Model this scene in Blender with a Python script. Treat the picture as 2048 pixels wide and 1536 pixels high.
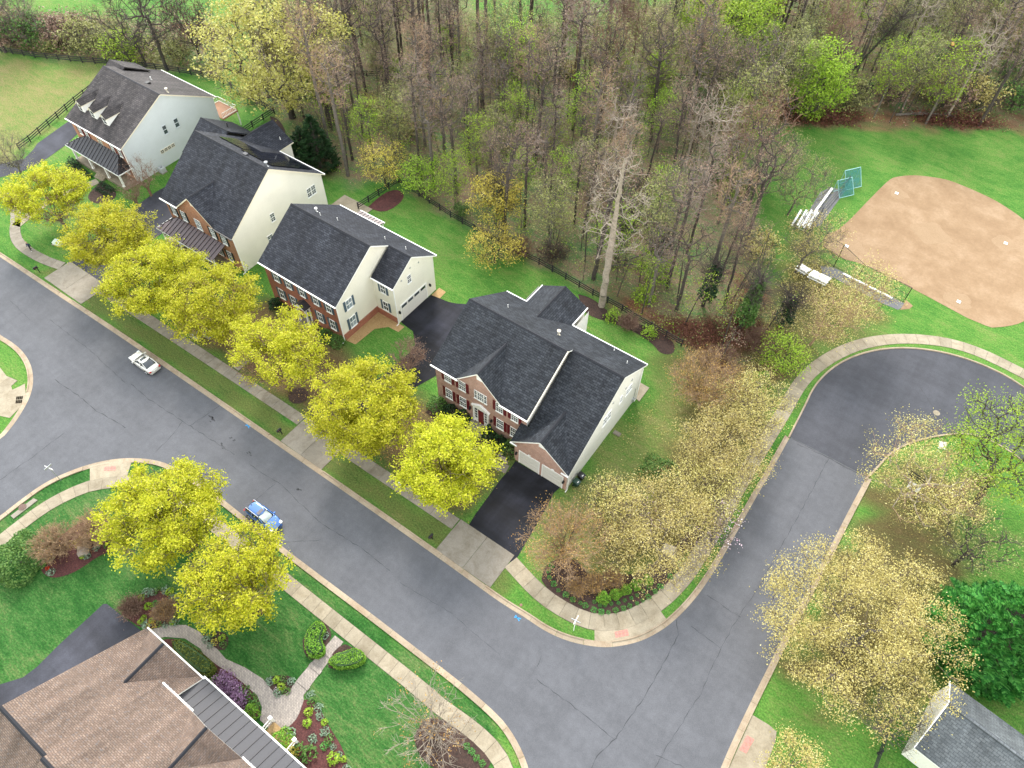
import bpy, math, random
import numpy as np
from mathutils import Vector, Matrix
from mathutils.geometry import tessellate_polygon

for o in list(bpy.data.objects):
    bpy.data.objects.remove(o)
SC = bpy.context.scene
COL = SC.collection
R = math.radians

# ---------------------------------------------------------------- camera
F_PX, PITCH, ROLL, YAW, CAM_H = 1450.0, R(52.73), R(1.08), R(34.6), 75.0
_cp, _sp, _cr, _sr = math.cos(PITCH), math.sin(PITCH), math.cos(ROLL), math.sin(ROLL)
_M = np.array([[math.cos(YAW), -math.sin(YAW), 0], [math.sin(YAW), math.cos(YAW), 0], [0, 0, 1]])
CF = _M @ np.array([0, _cp, -_sp])
_R0, _U0 = np.array([1., 0, 0]), np.array([0, _sp, _cp])
CR = _M @ (_cr * _R0 + _sr * _U0)
CU = _M @ (-_sr * _R0 + _cr * _U0)
CAMP = np.array([0, 0, CAM_H])

def G(px, py, z=0.0):
    """survey: the world point at height z that the photograph shows at (px, py)"""
    d = CF * F_PX + CR * (px - 1024) - CU * (py - 768)
    p = CAMP + d * (z - CAM_H) / d[2]
    return (float(p[0]), float(p[1]), float(p[2]))
def GL(pts, z=0.0):
    return [G(x, y, z)[:2] for x, y in pts]

cam_d = bpy.data.cameras.new('camera')
cam = bpy.data.objects.new('camera', cam_d); COL.objects.link(cam)
cam_d.sensor_fit = 'HORIZONTAL'; cam_d.sensor_width = 36.0; cam_d.lens = 36.0 * F_PX / 2048
cam_d.clip_start = 1.0; cam_d.clip_end = 6000
cam.matrix_world = Matrix(((CR[0], CU[0], -CF[0], 0), (CR[1], CU[1], -CF[1], 0), (CR[2], CU[2], -CF[2], CAM_H), (0, 0, 0, 1)))
SC.camera = cam

# ---------------------------------------------------------------- light: bright overcast, soft sun from behind the houses
SUN_AZ, SUN_EL = R(-42), R(40)
W = bpy.data.worlds.new('World'); SC.world = W; W.use_nodes = True
nt = W.node_tree; nt.nodes.clear()
sky = nt.nodes.new('ShaderNodeTexSky'); sky.sky_type = 'NISHITA'; sky.sun_disc = False
sky.sun_elevation = SUN_EL; sky.sun_rotation = SUN_AZ
sky.air_density = 2.6; sky.dust_density = 0.5; sky.ozone_density = 1.0; sky.altitude = 100
bg = nt.nodes.new('ShaderNodeBackground'); bg.inputs[1].default_value = 0.15
wo = nt.nodes.new('ShaderNodeOutputWorld')
hs = nt.nodes.new('ShaderNodeHueSaturation'); hs.inputs['Saturation'].default_value = 0.28     # thin overcast: a paler sky
nt.links.new(sky.outputs[0], hs.inputs['Color']); nt.links.new(hs.outputs[0], bg.inputs[0]); nt.links.new(bg.outputs[0], wo.inputs[0])
sd = bpy.data.lights.new('sun', 'SUN'); sd.energy = 1.3; sd.angle = R(16); sd.color = (1.0, 0.95, 0.87)
so = bpy.data.objects.new('sun', sd); COL.objects.link(so); so.location = (0, 0, 120)
_sdv = Vector((math.sin(SUN_AZ) * math.cos(SUN_EL), math.cos(SUN_AZ) * math.cos(SUN_EL), math.sin(SUN_EL)))
so.rotation_euler = (-_sdv).to_track_quat('-Z', 'Y').to_euler()
SC.view_settings.view_transform = 'Standard'; SC.view_settings.look = 'None'
SC.view_settings.exposure = 1.98; SC.view_settings.gamma = 1.0
SC.view_settings.use_curve_mapping = False

# ---------------------------------------------------------------- objects, names, labels
def tag(o, label=None, cat=None, group=None, kind=None):
    if label: o['label'] = label
    if cat: o['category'] = cat
    if group: o['group'] = group
    if kind: o['kind'] = kind
    return o
def thing(name, label, cat, loc=(0, 0, 0), rz=0.0, group=None, kind=None):
    o = bpy.data.objects.new(name, None); COL.objects.link(o)
    o.location = loc; o.rotation_euler = (0, 0, rz); o.empty_display_size = 0.5
    return tag(o, label, cat, group, kind)
def root_of(o):
    while o.parent: o = o.parent
    return o
def link_mesh(name, me, parent=None):
    o = bpy.data.objects.new(name, me); COL.objects.link(o)
    if parent: o.parent = parent
    return o
def children(o):
    return [c for c in bpy.data.objects if c.parent == o]
_kids = {}
def copy_tree(src, loc=None, rz=None, sc=None, label=None, group=None, parts=None):
    """copy a thing with its parts and their sub-parts; meshes stay shared"""
    c = src.copy(); COL.objects.link(c)
    if loc is not None: c.location = loc
    if rz is not None: c.rotation_euler = (0, 0, rz)
    if sc is not None: c.scale = sc if hasattr(sc, '__len__') else (sc, sc, sc)
    if label: c['label'] = label
    if group: c['group'] = group
    for ch in (parts if parts is not None else children(src)):
        d = ch.copy(); COL.objects.link(d); d.parent = c
        if parts is None:
            for g in children(ch):
                e = g.copy(); COL.objects.link(e); e.parent = d
    return c

# ---------------------------------------------------------------- materials
MATS = {}
def newmat(name):
    m = bpy.data.materials.new(name); m.use_nodes = True
    nt = m.node_tree; b = nt.nodes['Principled BSDF']
    MATS[name] = m
    return m, nt, b
def nd(nt, t, **kw):
    n = nt.nodes.new('ShaderNode' + t)
    for k, v in kw.items(): setattr(n, k, v)
    return n
def coord(nt, kind='object', scale=1.0):
    if kind == 'uv':
        out = nd(nt, 'TexCoord').outputs['UV']
    elif kind == 'world':
        out = nd(nt, 'NewGeometry').outputs['Position']
    else:
        out = nd(nt, 'TexCoord').outputs['Object']
    if scale != 1.0:
        mp = nd(nt, 'Mapping'); nt.links.new(out, mp.inputs[0])
        mp.inputs['Scale'].default_value = scale if hasattr(scale, '__len__') else (scale,) * 3
        out = mp.outputs[0]
    return out
def noise(nt, vec, scale, detail=4, rough=0.6, dist=0.0):
    n = nd(nt, 'TexNoise'); n.inputs['Scale'].default_value = scale
    n.inputs['Detail'].default_value = detail; n.inputs['Roughness'].default_value = rough
    n.inputs['Distortion'].default_value = dist
    nt.links.new(vec, n.inputs['Vector'])
    return n.outputs['Fac']
def ramp(nt, fac, stops):
    r = nd(nt, 'ValToRGB'); e = r.color_ramp.elements
    while len(e) < len(stops): e.new(0.5)
    for i, (p, c) in enumerate(stops):
        e[i].position = p; e[i].color = (c[0], c[1], c[2], 1) if hasattr(c, '__len__') else (c, c, c, 1)
    nt.links.new(fac, r.inputs[0])
    return r.outputs[0]
def mix(nt, a, b, fac, mode='MIX'):
    m = nd(nt, 'Mix', data_type='RGBA', blend_type=mode)
    for sock, val in ((m.inputs[6], a), (m.inputs[7], b), (m.inputs[0], fac)):
        if hasattr(val, 'is_linked') or isinstance(val, bpy.types.NodeSocket): nt.links.new(val, sock)
        elif hasattr(val, '__len__'): sock.default_value = (*val[:3], 1)
        else: sock.default_value = val
    return m.outputs[2]
def math_(nt, op, a, b=None, clamp=False):
    m = nd(nt, 'Math', operation=op); m.use_clamp = clamp
    for i, v in enumerate((a, b)):
        if v is None: continue
        if isinstance(v, bpy.types.NodeSocket): nt.links.new(v, m.inputs[i])
        else: m.inputs[i].default_value = v
    return m.outputs[0]
def bump(nt, b, h, strength=0.4, dist=0.05):
    n = nd(nt, 'Bump'); n.inputs['Strength'].default_value = strength; n.inputs['Distance'].default_value = dist
    nt.links.new(h, n.inputs['Height']); nt.links.new(n.outputs[0], b.inputs['Normal'])

def plain(name, col, rough=0.7, var=0.15, scale=6.0, metal=0.0, spec=0.4, kind='object'):
    m, nt, b = newmat(name)
    v = coord(nt, kind)
    n1 = noise(nt, v, scale, 5, 0.65)
    lo = tuple(c * (1 - var) for c in col); hi = tuple(min(1, c * (1 + var)) for c in col)
    nt.links.new(ramp(nt, n1, [(0.3, lo), (0.7, hi)]), b.inputs['Base Color'])
    b.inputs['Roughness'].default_value = rough; b.inputs['Metallic'].default_value = metal
    b.inputs['Specular IOR Level'].default_value = spec
    return m

def leafmat(name, stops, trans=0.35, rough=0.55):
    """each leaf (mesh island) takes its own tone; some light passes through"""
    m, nt, b = newmat(name)
    g = nd(nt, 'NewGeometry'); oi = nd(nt, 'ObjectInfo')
    c = ramp(nt, g.outputs['Random Per Island'], stops)
    p = noise(nt, coord(nt, 'object'), 0.45, 2)
    c = mix(nt, c, mix(nt, c, (0.86, 0.84, 0.8), 0.6, 'MULTIPLY'), ramp(nt, p, [(0.4, 0.0), (0.65, 1.0)]))
    hsv = nd(nt, 'HueSaturation'); nt.links.new(c, hsv.inputs['Color'])
    nt.links.new(math_(nt, 'ADD', math_(nt, 'MULTIPLY', oi.outputs['Random'], 0.014), 0.493), hsv.inputs['Hue'])
    nt.links.new(math_(nt, 'ADD', math_(nt, 'MULTIPLY', oi.outputs['Random'], 0.2), 0.9), hsv.inputs['Value'])
    c = hsv.outputs[0]
    nt.links.new(c, b.inputs['Base Color']); b.inputs['Roughness'].default_value = rough
    b.inputs['Specular IOR Level'].default_value = 0.25
    t = nd(nt, 'BsdfTranslucent'); nt.links.new(c, t.inputs['Color'])
    ms = nd(nt, 'MixShader'); ms.inputs[0].default_value = trans
    nt.links.new(b.outputs[0], ms.inputs[1]); nt.links.new(t.outputs[0], ms.inputs[2])
    nt.links.new(ms.outputs[0], nt.nodes['Material Output'].inputs[0])
    return m

def shingle(name, c_lo, c_hi, line=0.55, rough=0.8, spots=None, row=.27):
    m, nt, b = newmat(name)
    uv = coord(nt, 'uv')
    br = nd(nt, 'TexBrick'); nt.links.new(uv, br.inputs['Vector'])
    br.inputs['Scale'].default_value = 1.0; br.inputs['Brick Width'].default_value = row * 2; br.inputs['Row Height'].default_value = row
    br.inputs['Mortar Size'].default_value = 0.035; br.inputs['Mortar Smooth'].default_value = 0.6; br.inputs['Bias'].default_value = 0.0
    br.inputs['Color1'].default_value = (*c_lo, 1); br.inputs['Color2'].default_value = (*c_hi, 1)
    br.inputs['Mortar'].default_value = (*[c * line for c in c_lo], 1)
    mp = nd(nt, 'Mapping'); nt.links.new(uv, mp.inputs[0]); mp.inputs['Scale'].default_value = (1.0, 0.22, 1)
    streak = ramp(nt, noise(nt, mp.outputs[0], 0.55, 4, 0.7), [(0.3, 0.62), (0.7, 1.4)])
    c = mix(nt, br.outputs['Color'], streak, 1.0, 'MULTIPLY')
    fine = ramp(nt, noise(nt, uv, 9, 3, 0.7), [(0.3, 0.75), (0.7, 1.3)])
    c = mix(nt, c, fine, 1.0, 'MULTIPLY')
    if spots:
        c = mix(nt, c, spots, ramp(nt, noise(nt, uv, 4.0, 2), [(0.55, 0.0), (0.7, 0.5)]))
    nt.links.new(c, b.inputs['Base Color']); b.inputs['Roughness'].default_value = rough; b.inputs['Specular IOR Level'].default_value = 0.22
    bump(nt, b, br.outputs['Fac'], 0.5, -0.02)
    return m

def bricks(name, c1, c2, mortar):
    m, nt, b = newmat(name)
    uv = coord(nt, 'uv')
    br = nd(nt, 'TexBrick'); nt.links.new(uv, br.inputs['Vector'])
    br.inputs['Scale'].default_value = 1.0; br.inputs['Brick Width'].default_value = 0.23; br.inputs['Row Height'].default_value = 0.086
    br.inputs['Mortar Size'].default_value = 0.012; br.inputs['Bias'].default_value = -0.1
    br.inputs['Color1'].default_value = (*c1, 1); br.inputs['Color2'].default_value = (*c2, 1); br.inputs['Mortar'].default_value = (*mortar, 1)
    c = mix(nt, br.outputs['Color'], ramp(nt, noise(nt, uv, 1.3, 5, 0.7), [(0.3, 0.8), (0.7, 1.15)]), 1.0, 'MULTIPLY')
    nt.links.new(c, b.inputs['Base Color']); b.inputs['Roughness'].default_value = 0.85
    bump(nt, b, br.outputs['Fac'], 0.4, -0.01)
    return m

def siding(name, col):
    m, nt, b = newmat(name)
    uv = coord(nt, 'uv')
    sep = nd(nt, 'SeparateXYZ'); nt.links.new(uv, sep.inputs[0])
    fr = math_(nt, 'FRACT', math_(nt, 'MULTIPLY', sep.outputs['Y'], 1 / 0.16))
    line = ramp(nt, fr, [(0.0, 0.78), (0.10, 0.97), (1.0, 1.0)])
    dirt = ramp(nt, noise(nt, uv, 0.5, 4, 0.6), [(0.3, 0.93), (0.7, 1.0)])
    c = mix(nt, mix(nt, col, line, 1.0, 'MULTIPLY'), dirt, 1.0, 'MULTIPLY')
    nt.links.new(c, b.inputs['Base Color']); b.inputs['Roughness'].default_value = 0.55
    bump(nt, b, fr, 0.5, 0.03)
    return m

def asphalt(name, base, crackc=0.5, big=0.25):
    m, nt, b = newmat(name)
    w = coord(nt, 'world')
    n1 = noise(nt, w, 0.12, 5, 0.6, 0.6); n2 = noise(nt, w, 1.2, 6, 0.7); n3 = noise(nt, w, 14, 2, 0.5)
    c = mix(nt, ramp(nt, n1, [(0.3, tuple(x * (1 - big) for x in base)), (0.7, tuple(x * (1 + big * 0.7) for x in base))]),
            ramp(nt, n2, [(0.3, 0.88), (0.7, 1.1)]), 1.0, 'MULTIPLY')
    c = mix(nt, c, ramp(nt, n3, [(0.25, 0.8), (0.75, 1.2)]), 1.0, 'MULTIPLY')
    for sc3 in ((0.035, 0.55, 1), (0.55, 0.035, 1)):     # worn wheel lanes and joints along the carriageways
        mp = nd(nt, 'Mapping'); nt.links.new(w, mp.inputs[0]); mp.inputs['Scale'].default_value = sc3
        c = mix(nt, c, ramp(nt, noise(nt, mp.outputs[0], 1.0, 4, 0.6), [(0.3, 1 - big * 0.45), (0.7, 1 + big * 0.45)]), 1.0, 'MULTIPLY')
    nt.links.new(c, b.inputs['Base Color']); b.inputs['Roughness'].default_value = 0.85
    b.inputs['Specular IOR Level'].default_value = 0.3
    bump(nt, b, n3, 0.3, 0.01)
    return m

def concrete(name, base, stain=(0.55, 0.5, 0.42)):
    m, nt, b = newmat(name)
    w = coord(nt, 'world'); oi = nd(nt, 'ObjectInfo')
    n1 = noise(nt, w, 0.7, 6, 0.7, 0.5); n2 = noise(nt, w, 8, 4, 0.6)
    c = mix(nt, base, tuple(a * s for a, s in zip(base, stain)), ramp(nt, n1, [(0.42, 0.0), (0.75, 0.85)]))
    c = mix(nt, c, ramp(nt, n2, [(0.3, 0.86), (0.7, 1.1)]), 1.0, 'MULTIPLY')
    c = mix(nt, c, ramp(nt, oi.outputs['Random'], [(0.0, 0.86), (1.0, 1.08)]), 1.0, 'MULTIPLY')
    nt.links.new(c, b.inputs['Base Color']); b.inputs['Roughness'].default_value = 0.85
    return m

def glassmat(name, col, rough=0.08):
    m, nt, b = newmat(name)
    n = noise(nt, coord(nt, 'world'), 0.9, 2)
    nt.links.new(ramp(nt, n, [(0.35, col), (0.65, tuple(c * 2.2 + 0.01 for c in col))]), b.inputs['Base Color'])
    b.inputs['Roughness'].default_value = rough; b.inputs['Specular IOR Level'].default_value = 0.8
    return m

# --- ground: one sheet; where lawn, litter, dry field, wood floor lie comes from surveyed zones
def ground_mat():
    m, nt, b = newmat('lawn_ground')
    w = coord(nt, 'world')
    za = nd(nt, 'Attribute', attribute_name='zone_a'); zb = nd(nt, 'Attribute', attribute_name='zone_b')
    sa = nd(nt, 'SeparateColor'); nt.links.new(za.outputs['Color'], sa.inputs[0])
    sb = nd(nt, 'SeparateColor'); nt.links.new(zb.outputs['Color'], sb.inputs[0])
    mpg = nd(nt, 'Mapping'); nt.links.new(w, mpg.inputs[0]); mpg.inputs['Rotation'].default_value = (0, 0, R(28)); mpg.inputs['Scale'].default_value = (0.45, 1.3, 1)
    big = noise(nt, w, 0.10, 5, 0.62, 0.4); mid = noise(nt, mpg.outputs[0], 0.55, 6, 0.7, 0.5); fin = noise(nt, mpg.outputs[0], 3.6, 4, 0.7)
    hi = noise(nt, w, 5.5, 4, 0.75)
    t = math_(nt, 'ADD', math_(nt, 'MULTIPLY', big, 0.30), math_(nt, 'ADD', math_(nt, 'MULTIPLY', mid, 0.36), math_(nt, 'MULTIPLY', fin, 0.34)))
    lawn = ramp(nt, t, [(0.32, (0.022, 0.085, 0.014)), (0.43, (0.045, 0.145, 0.020)), (0.51, (0.082, 0.185, 0.030)), (0.58, (0.125, 0.19, 0.045)), (0.68, (0.19, 0.19, 0.07))])
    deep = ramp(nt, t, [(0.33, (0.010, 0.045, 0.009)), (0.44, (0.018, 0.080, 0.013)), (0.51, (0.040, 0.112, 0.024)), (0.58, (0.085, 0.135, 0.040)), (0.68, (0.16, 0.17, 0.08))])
    dry = ramp(nt, t, [(0.32, (0.055, 0.14, 0.022)), (0.42, (0.105, 0.165, 0.035)), (0.50, (0.165, 0.17, 0.055)), (0.60, (0.22, 0.18, 0.08))])
    lit = ramp(nt, t, [(0.30, (0.040, 0.062, 0.018)), (0.40, (0.075, 0.075, 0.024)), (0.47, (0.125, 0.088, 0.040)), (0.54, (0.095, 0.055, 0.028)), (0.60, (0.15, 0.095, 0.048)), (0.70, (0.22, 0.16, 0.085))])
    wood = ramp(nt, t, [(0.30, (0.045, 0.115, 0.035)), (0.40, (0.075, 0.17, 0.05)), (0.47, (0.13, 0.165, 0.07)), (0.53, (0.20, 0.145, 0.09)), (0.60, (0.15, 0.095, 0.065)), (0.68, (0.30, 0.225, 0.15))])
    red = ramp(nt, t, [(0.32, (0.035, 0.018, 0.012)), (0.45, (0.10, 0.043, 0.026)), (0.56, (0.20, 0.095, 0.045)), (0.66, (0.30, 0.17, 0.09))])
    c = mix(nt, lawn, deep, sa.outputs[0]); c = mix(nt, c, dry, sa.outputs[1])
    c = mix(nt, c, wood, sb.outputs[0]); c = mix(nt, c, red, sb.outputs[1]); c = mix(nt, c, lit, sa.outputs[2])
    c = mix(nt, c, ramp(nt, hi, [(0.28, 0.45), (0.5, 0.95), (0.72, 1.65)]), 1.0, 'MULTIPLY')
    nt.links.new(c, b.inputs['Base Color']); b.inputs['Roughness'].default_value = 0.9
    b.inputs['Specular IOR Level'].default_value = 0.15
    bump(nt, b, math_(nt, 'ADD', hi, math_(nt, 'MULTIPLY', fin, 2.0)), 0.6, 0.10)
    return m

def mulch(name, c1, c2, c3):
    m, nt, b = newmat(name)
    w = coord(nt, 'world'); n1 = noise(nt, w, 7.0, 5, 0.75); n2 = noise(nt, w, 0.7, 3)
    c = ramp(nt, math_(nt, 'ADD', math_(nt, 'MULTIPLY', n1, 0.75), math_(nt, 'MULTIPLY', n2, 0.25)), [(0.35, c1), (0.5, c2), (0.66, c3)])
    nt.links.new(c, b.inputs['Base Color']); b.inputs['Roughness'].default_value = 0.95
    bump(nt, b, n1, 0.8, 0.08)
    return m

def dirt(name):
    m, nt, b = newmat(name)
    w = coord(nt, 'world'); n1 = noise(nt, w, 0.22, 7, 0.72, 0.15); n2 = noise(nt, w, 3.0, 5, 0.75)
    c = ramp(nt, n1, [(0.3, (0.19, 0.115, 0.058)), (0.5, (0.235, 0.15, 0.082)), (0.7, (0.30, 0.205, 0.125))])
    c = mix(nt, c, ramp(nt, n2, [(0.3, 0.86), (0.7, 1.1)]), 1.0, 'MULTIPLY')
    nt.links.new(c, b.inputs['Base Color']); b.inputs['Roughness'].default_value = 0.95
    return m

def pavers(name):
    m, nt, b = newmat(name)
    w = coord(nt, 'world')
    br = nd(nt, 'TexBrick'); mp = nd(nt, 'Mapping'); nt.links.new(w, mp.inputs[0]); mp.inputs['Rotation'].default_value = (0, 0, R(45))
    nt.links.new(mp.outputs[0], br.inputs['Vector']); br.inputs['Scale'].default_value = 1.0
    br.inputs['Brick Width'].default_value = 0.30; br.inputs['Row Height'].default_value = 0.15; br.inputs['Mortar Size'].default_value = 0.014
    br.inputs['Color1'].default_value = (0.34, 0.29, 0.25, 1); br.inputs['Color2'].default_value = (0.25, 0.215, 0.19, 1); br.inputs['Mortar'].default_value = (0.14, 0.12, 0.10, 1)
    c = mix(nt, br.outputs['Color'], ramp(nt, noise(nt, w, 2.0, 5, 0.7), [(0.3, 0.82), (0.7, 1.12)]), 1.0, 'MULTIPLY')
    nt.links.new(c, b.inputs['Base Color']); b.inputs['Roughness'].default_value = 0.8
    bump(nt, b, br.outputs['Fac'], 0.5, -0.01)
    return m

def netmat(name, col, dens):
    m, nt, b = newmat(name)
    n = noise(nt, coord(nt, 'world'), 1.5, 2)
    b.inputs['Base Color'].default_value = (*col, 1); b.inputs['Roughness'].default_value = 0.7
    nt.links.new(ramp(nt, n, [(0.3, dens * 0.7), (0.7, dens * 1.3)]), b.inputs['Alpha'])
    return m

GROUND = ground_mat()
ASPH = asphalt('road_asphalt', (0.090, 0.091, 0.100), big=0.14)
ASPH2 = asphalt('fresh_asphalt', (0.052, 0.053, 0.062), big=0.22)
DRIVE = asphalt('driveway_asphalt', (0.0150, 0.0155, 0.022), big=0.85)
DRIVE2 = asphalt('worn_driveway_asphalt', (0.042, 0.043, 0.055), big=0.45)
CRACK = plain('crack_sealant', (0.030, 0.030, 0.034), 0.7)
CONC = concrete('concrete', (0.29, 0.245, 0.175))
CONCG = concrete('grey_concrete', (0.235, 0.205, 0.165))
KERB = concrete('kerb_concrete', (0.32, 0.255, 0.18), (0.62, 0.50, 0.40))
JOINT = plain('joint_dirt', (0.09, 0.08, 0.06), 0.95)
TACT = plain('red_tactile_paint', (0.55, 0.17, 0.14), 0.8, 0.25, 4)
BLUEP = plain('blue_spray_paint', (0.02, 0.25, 0.55), 0.8)
PAVER = pavers('herringbone_pavers')
MULCH = mulch('dark_mulch', (0.014, 0.008, 0.006), (0.042, 0.022, 0.016), (0.085, 0.045, 0.032))
MULCHR = mulch('red_mulch', (0.022, 0.008, 0.008), (0.075, 0.022, 0.020), (0.13, 0.045, 0.038))
TANMULCH = mulch('tan_gravel', (0.26, 0.16, 0.07), (0.36, 0.23, 0.10), (0.44, 0.30, 0.15))
DIRT = dirt('infield_dirt')
GRAVEL = mulch('dugout_gravel', (0.09, 0.09, 0.09), (0.13, 0.13, 0.135), (0.18, 0.175, 0.17))
WHITE = plain('white_trim', (0.80, 0.79, 0.76), 0.5, 0.03)
CREAMT = plain('cream_trim', (0.72, 0.65, 0.52), 0.5, 0.04)
SIDW = siding('white_siding', (0.80, 0.77, 0.72))
SIDC = siding('cream_siding', (0.80, 0.76, 0.65))
SIDI = siding('ivory_siding', (0.80, 0.755, 0.68))
SIDG = siding('pale_grey_siding', (0.60, 0.64, 0.67))
BRP = bricks('pink_brick', (0.42, 0.23, 0.18), (0.33, 0.16, 0.12), (0.46, 0.36, 0.30))
BRO = bricks('orange_brick', (0.40, 0.16, 0.075), (0.31, 0.115, 0.055), (0.36, 0.24, 0.17))
BRR = bricks('red_brick', (0.33, 0.095, 0.048), (0.25, 0.068, 0.038), (0.30, 0.17, 0.12))
SHD = shingle('charcoal_shingles', (0.014, 0.016, 0.021), (0.036, 0.040, 0.048), 0.5, spots=(0.036, 0.041, 0.044))
SHG = shingle('slate_shingles', (0.015, 0.0165, 0.023), (0.037, 0.040, 0.050), 0.5)
SHB = shingle('grey_brown_shingles', (0.036, 0.032, 0.034), (0.066, 0.058, 0.058), 0.6)
SHT = shingle('tan_shingles', (0.115, 0.080, 0.063), (0.17, 0.125, 0.10), 0.7, spots=(0.10, 0.105, 0.115), row=.17)
SHL = shingle('light_grey_shingles', (0.075, 0.083, 0.090), (0.115, 0.125, 0.132), 0.7)
RIDGE = plain('ridge_cap_shingle', (0.010, 0.011, 0.016), 0.85, 0.25)
RIDGEB = plain('brown_ridge_cap', (0.03, 0.028, 0.034), 0.8, 0.25)
METB = plain('plum_metal_roofing', (0.085, 0.052, 0.055), 0.45, 0.08, spec=0.6)
METG = plain('grey_metal_roofing', (0.055, 0.054, 0.061), 0.6, 0.06, spec=0.3)
METD = plain('dark_metal_seam', (0.028, 0.025, 0.028), 0.5)
GLASS = glassmat('window_glass', (0.030, 0.038, 0.045))
GLASSB = glassmat('pale_blind_glass', (0.14, 0.17, 0.19))
SHUTR = plain('dark_red_shutter', (0.115, 0.012, 0.016), 0.5, 0.1)
SHUTB = plain('blue_grey_shutter', (0.060, 0.095, 0.125), 0.5, 0.1)
SHUTK = plain('black_green_shutter', (0.018, 0.026, 0.026), 0.5, 0.1)
DOORR = plain('red_door_paint', (0.14, 0.012, 0.016), 0.35, 0.05)
GDOOR = plain('garage_door_paint', (0.62, 0.59, 0.54), 0.5, 0.05)
BLACK = plain('black_metal', (0.012, 0.012, 0.014), 0.5)
FENCE = plain('black_fence_board', (0.020, 0.019, 0.022), 0.75, 0.3)
GALV = plain('galvanised_metal', (0.45, 0.46, 0.47), 0.35, 0.08, metal=0.6)
ALU = plain('aluminium_plank', (0.80, 0.80, 0.78), 0.35, 0.05, metal=0.15)
SOLAR = plain('solar_glass', (0.006, 0.007, 0.012), 0.12, 0.2, spec=0.8)
WOODB = plain('deck_wood', (0.30, 0.15, 0.08), 0.7, 0.2)
BARK = plain('grey_bark', (0.115, 0.098, 0.082), 0.95, 0.35, 3)
BARKD = plain('dark_bark', (0.058, 0.047, 0.040), 0.95, 0.35, 3)
BARKL = plain('pale_bark', (0.30, 0.25, 0.20), 0.9, 0.3, 3)
BARKR = plain('reddish_bark', (0.20, 0.12, 0.085), 0.9, 0.3, 3)
BARKT = plain('tan_twigs', (0.30, 0.20, 0.12), 0.9, 0.3, 3)
TWIG = plain('pinkish_twigs', (0.24, 0.185, 0.155), 0.9, 0.3, 3)
TWIGD = plain('dark_twigs', (0.12, 0.09, 0.07), 0.9, 0.3, 3)
CUTW = plain('fresh_cut_wood', (0.62, 0.30, 0.11), 0.8, 0.15)
STONE = plain('garden_stone', (0.28, 0.23, 0.19), 0.9, 0.25, 4)
RUBBER = plain('tyre_rubber', (0.015, 0.015, 0.016), 0.8)
L_ZEL = leafmat('chartreuse_leaves', [(0.0, (0.30, 0.33, 0.012)), (0.4, (0.46, 0.48, 0.020)), (0.8, (0.60, 0.58, 0.035)), (1.0, (0.68, 0.63, 0.10))], 0.5)
L_YEL = leafmat('golden_leaves', [(0.0, (0.34, 0.27, 0.04)), (0.5, (0.54, 0.46, 0.07)), (1.0, (0.66, 0.57, 0.13))], 0.4)
L_OAK = leafmat('pale_yellow_leaves', [(0.0, (0.24, 0.23, 0.05)), (0.5, (0.45, 0.42, 0.10)), (1.0, (0.60, 0.56, 0.22))], 0.4)
L_TAN = leafmat('straw_leaves', [(0.0, (0.26, 0.21, 0.06)), (0.35, (0.46, 0.39, 0.12)), (0.8, (0.62, 0.54, 0.20)), (1.0, (0.68, 0.62, 0.32))], 0.35)
L_LIME = leafmat('lime_leaves', [(0.0, (0.16, 0.29, 0.02)), (0.5, (0.30, 0.46, 0.035)), (1.0, (0.44, 0.58, 0.08))], 0.45)
L_GRN = leafmat('mid_green_leaves', [(0.0, (0.05, 0.12, 0.025)), (0.5, (0.09, 0.20, 0.04)), (1.0, (0.19, 0.32, 0.08))], 0.35)
L_OLV = leafmat('olive_leaves', [(0.0, (0.15, 0.17, 0.05)), (0.5, (0.27, 0.28, 0.09)), (1.0, (0.40, 0.40, 0.16))], 0.35)
L_DRK = leafmat('dark_green_leaves', [(0.0, (0.008, 0.026, 0.008)), (0.6, (0.018, 0.055, 0.016)), (1.0, (0.05, 0.11, 0.035))], 0.2)
L_CON = leafmat('conifer_sprays', [(0.0, (0.015, 0.09, 0.015)), (0.5, (0.045, 0.20, 0.028)), (1.0, (0.13, 0.36, 0.07))], 0.25)
L_BOX = leafmat('boxwood_leaves', [(0.0, (0.07, 0.18, 0.015)), (0.5, (0.15, 0.32, 0.025)), (1.0, (0.28, 0.46, 0.06))], 0.3)
L_BUD = leafmat('reddish_buds', [(0.0, (0.17, 0.10, 0.075)), (0.6, (0.30, 0.19, 0.14)), (1.0, (0.42, 0.31, 0.22))], 0.3)
L_ORG = leafmat('orange_brown_leaves', [(0.0, (0.26, 0.14, 0.04)), (0.6, (0.46, 0.27, 0.08)), (1.0, (0.60, 0.42, 0.16))], 0.3)
L_RED = leafmat('red_brown_leaves', [(0.0, (0.07, 0.022, 0.014)), (0.6, (0.14, 0.05, 0.03)), (1.0, (0.22, 0.10, 0.055))], 0.2)
L_PNK = leafmat('pink_white_petals', [(0.0, (0.55, 0.34, 0.42)), (0.6, (0.72, 0.56, 0.62)), (1.0, (0.80, 0.74, 0.76))], 0.3)
L_LIL = leafmat('lilac_flowers', [(0.0, (0.16, 0.07, 0.15)), (0.6, (0.33, 0.19, 0.32)), (1.0, (0.50, 0.34, 0.48))], 0.3)
L_SIL = leafmat('silver_green_leaves', [(0.0, (0.09, 0.15, 0.09)), (0.6, (0.20, 0.29, 0.19)), (1.0, (0.33, 0.42, 0.31))], 0.2)
L_FLR = leafmat('scarlet_petals', [(0.0, (0.45, 0.02, 0.01)), (1.0, (0.65, 0.10, 0.01))], 0.2)
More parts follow.
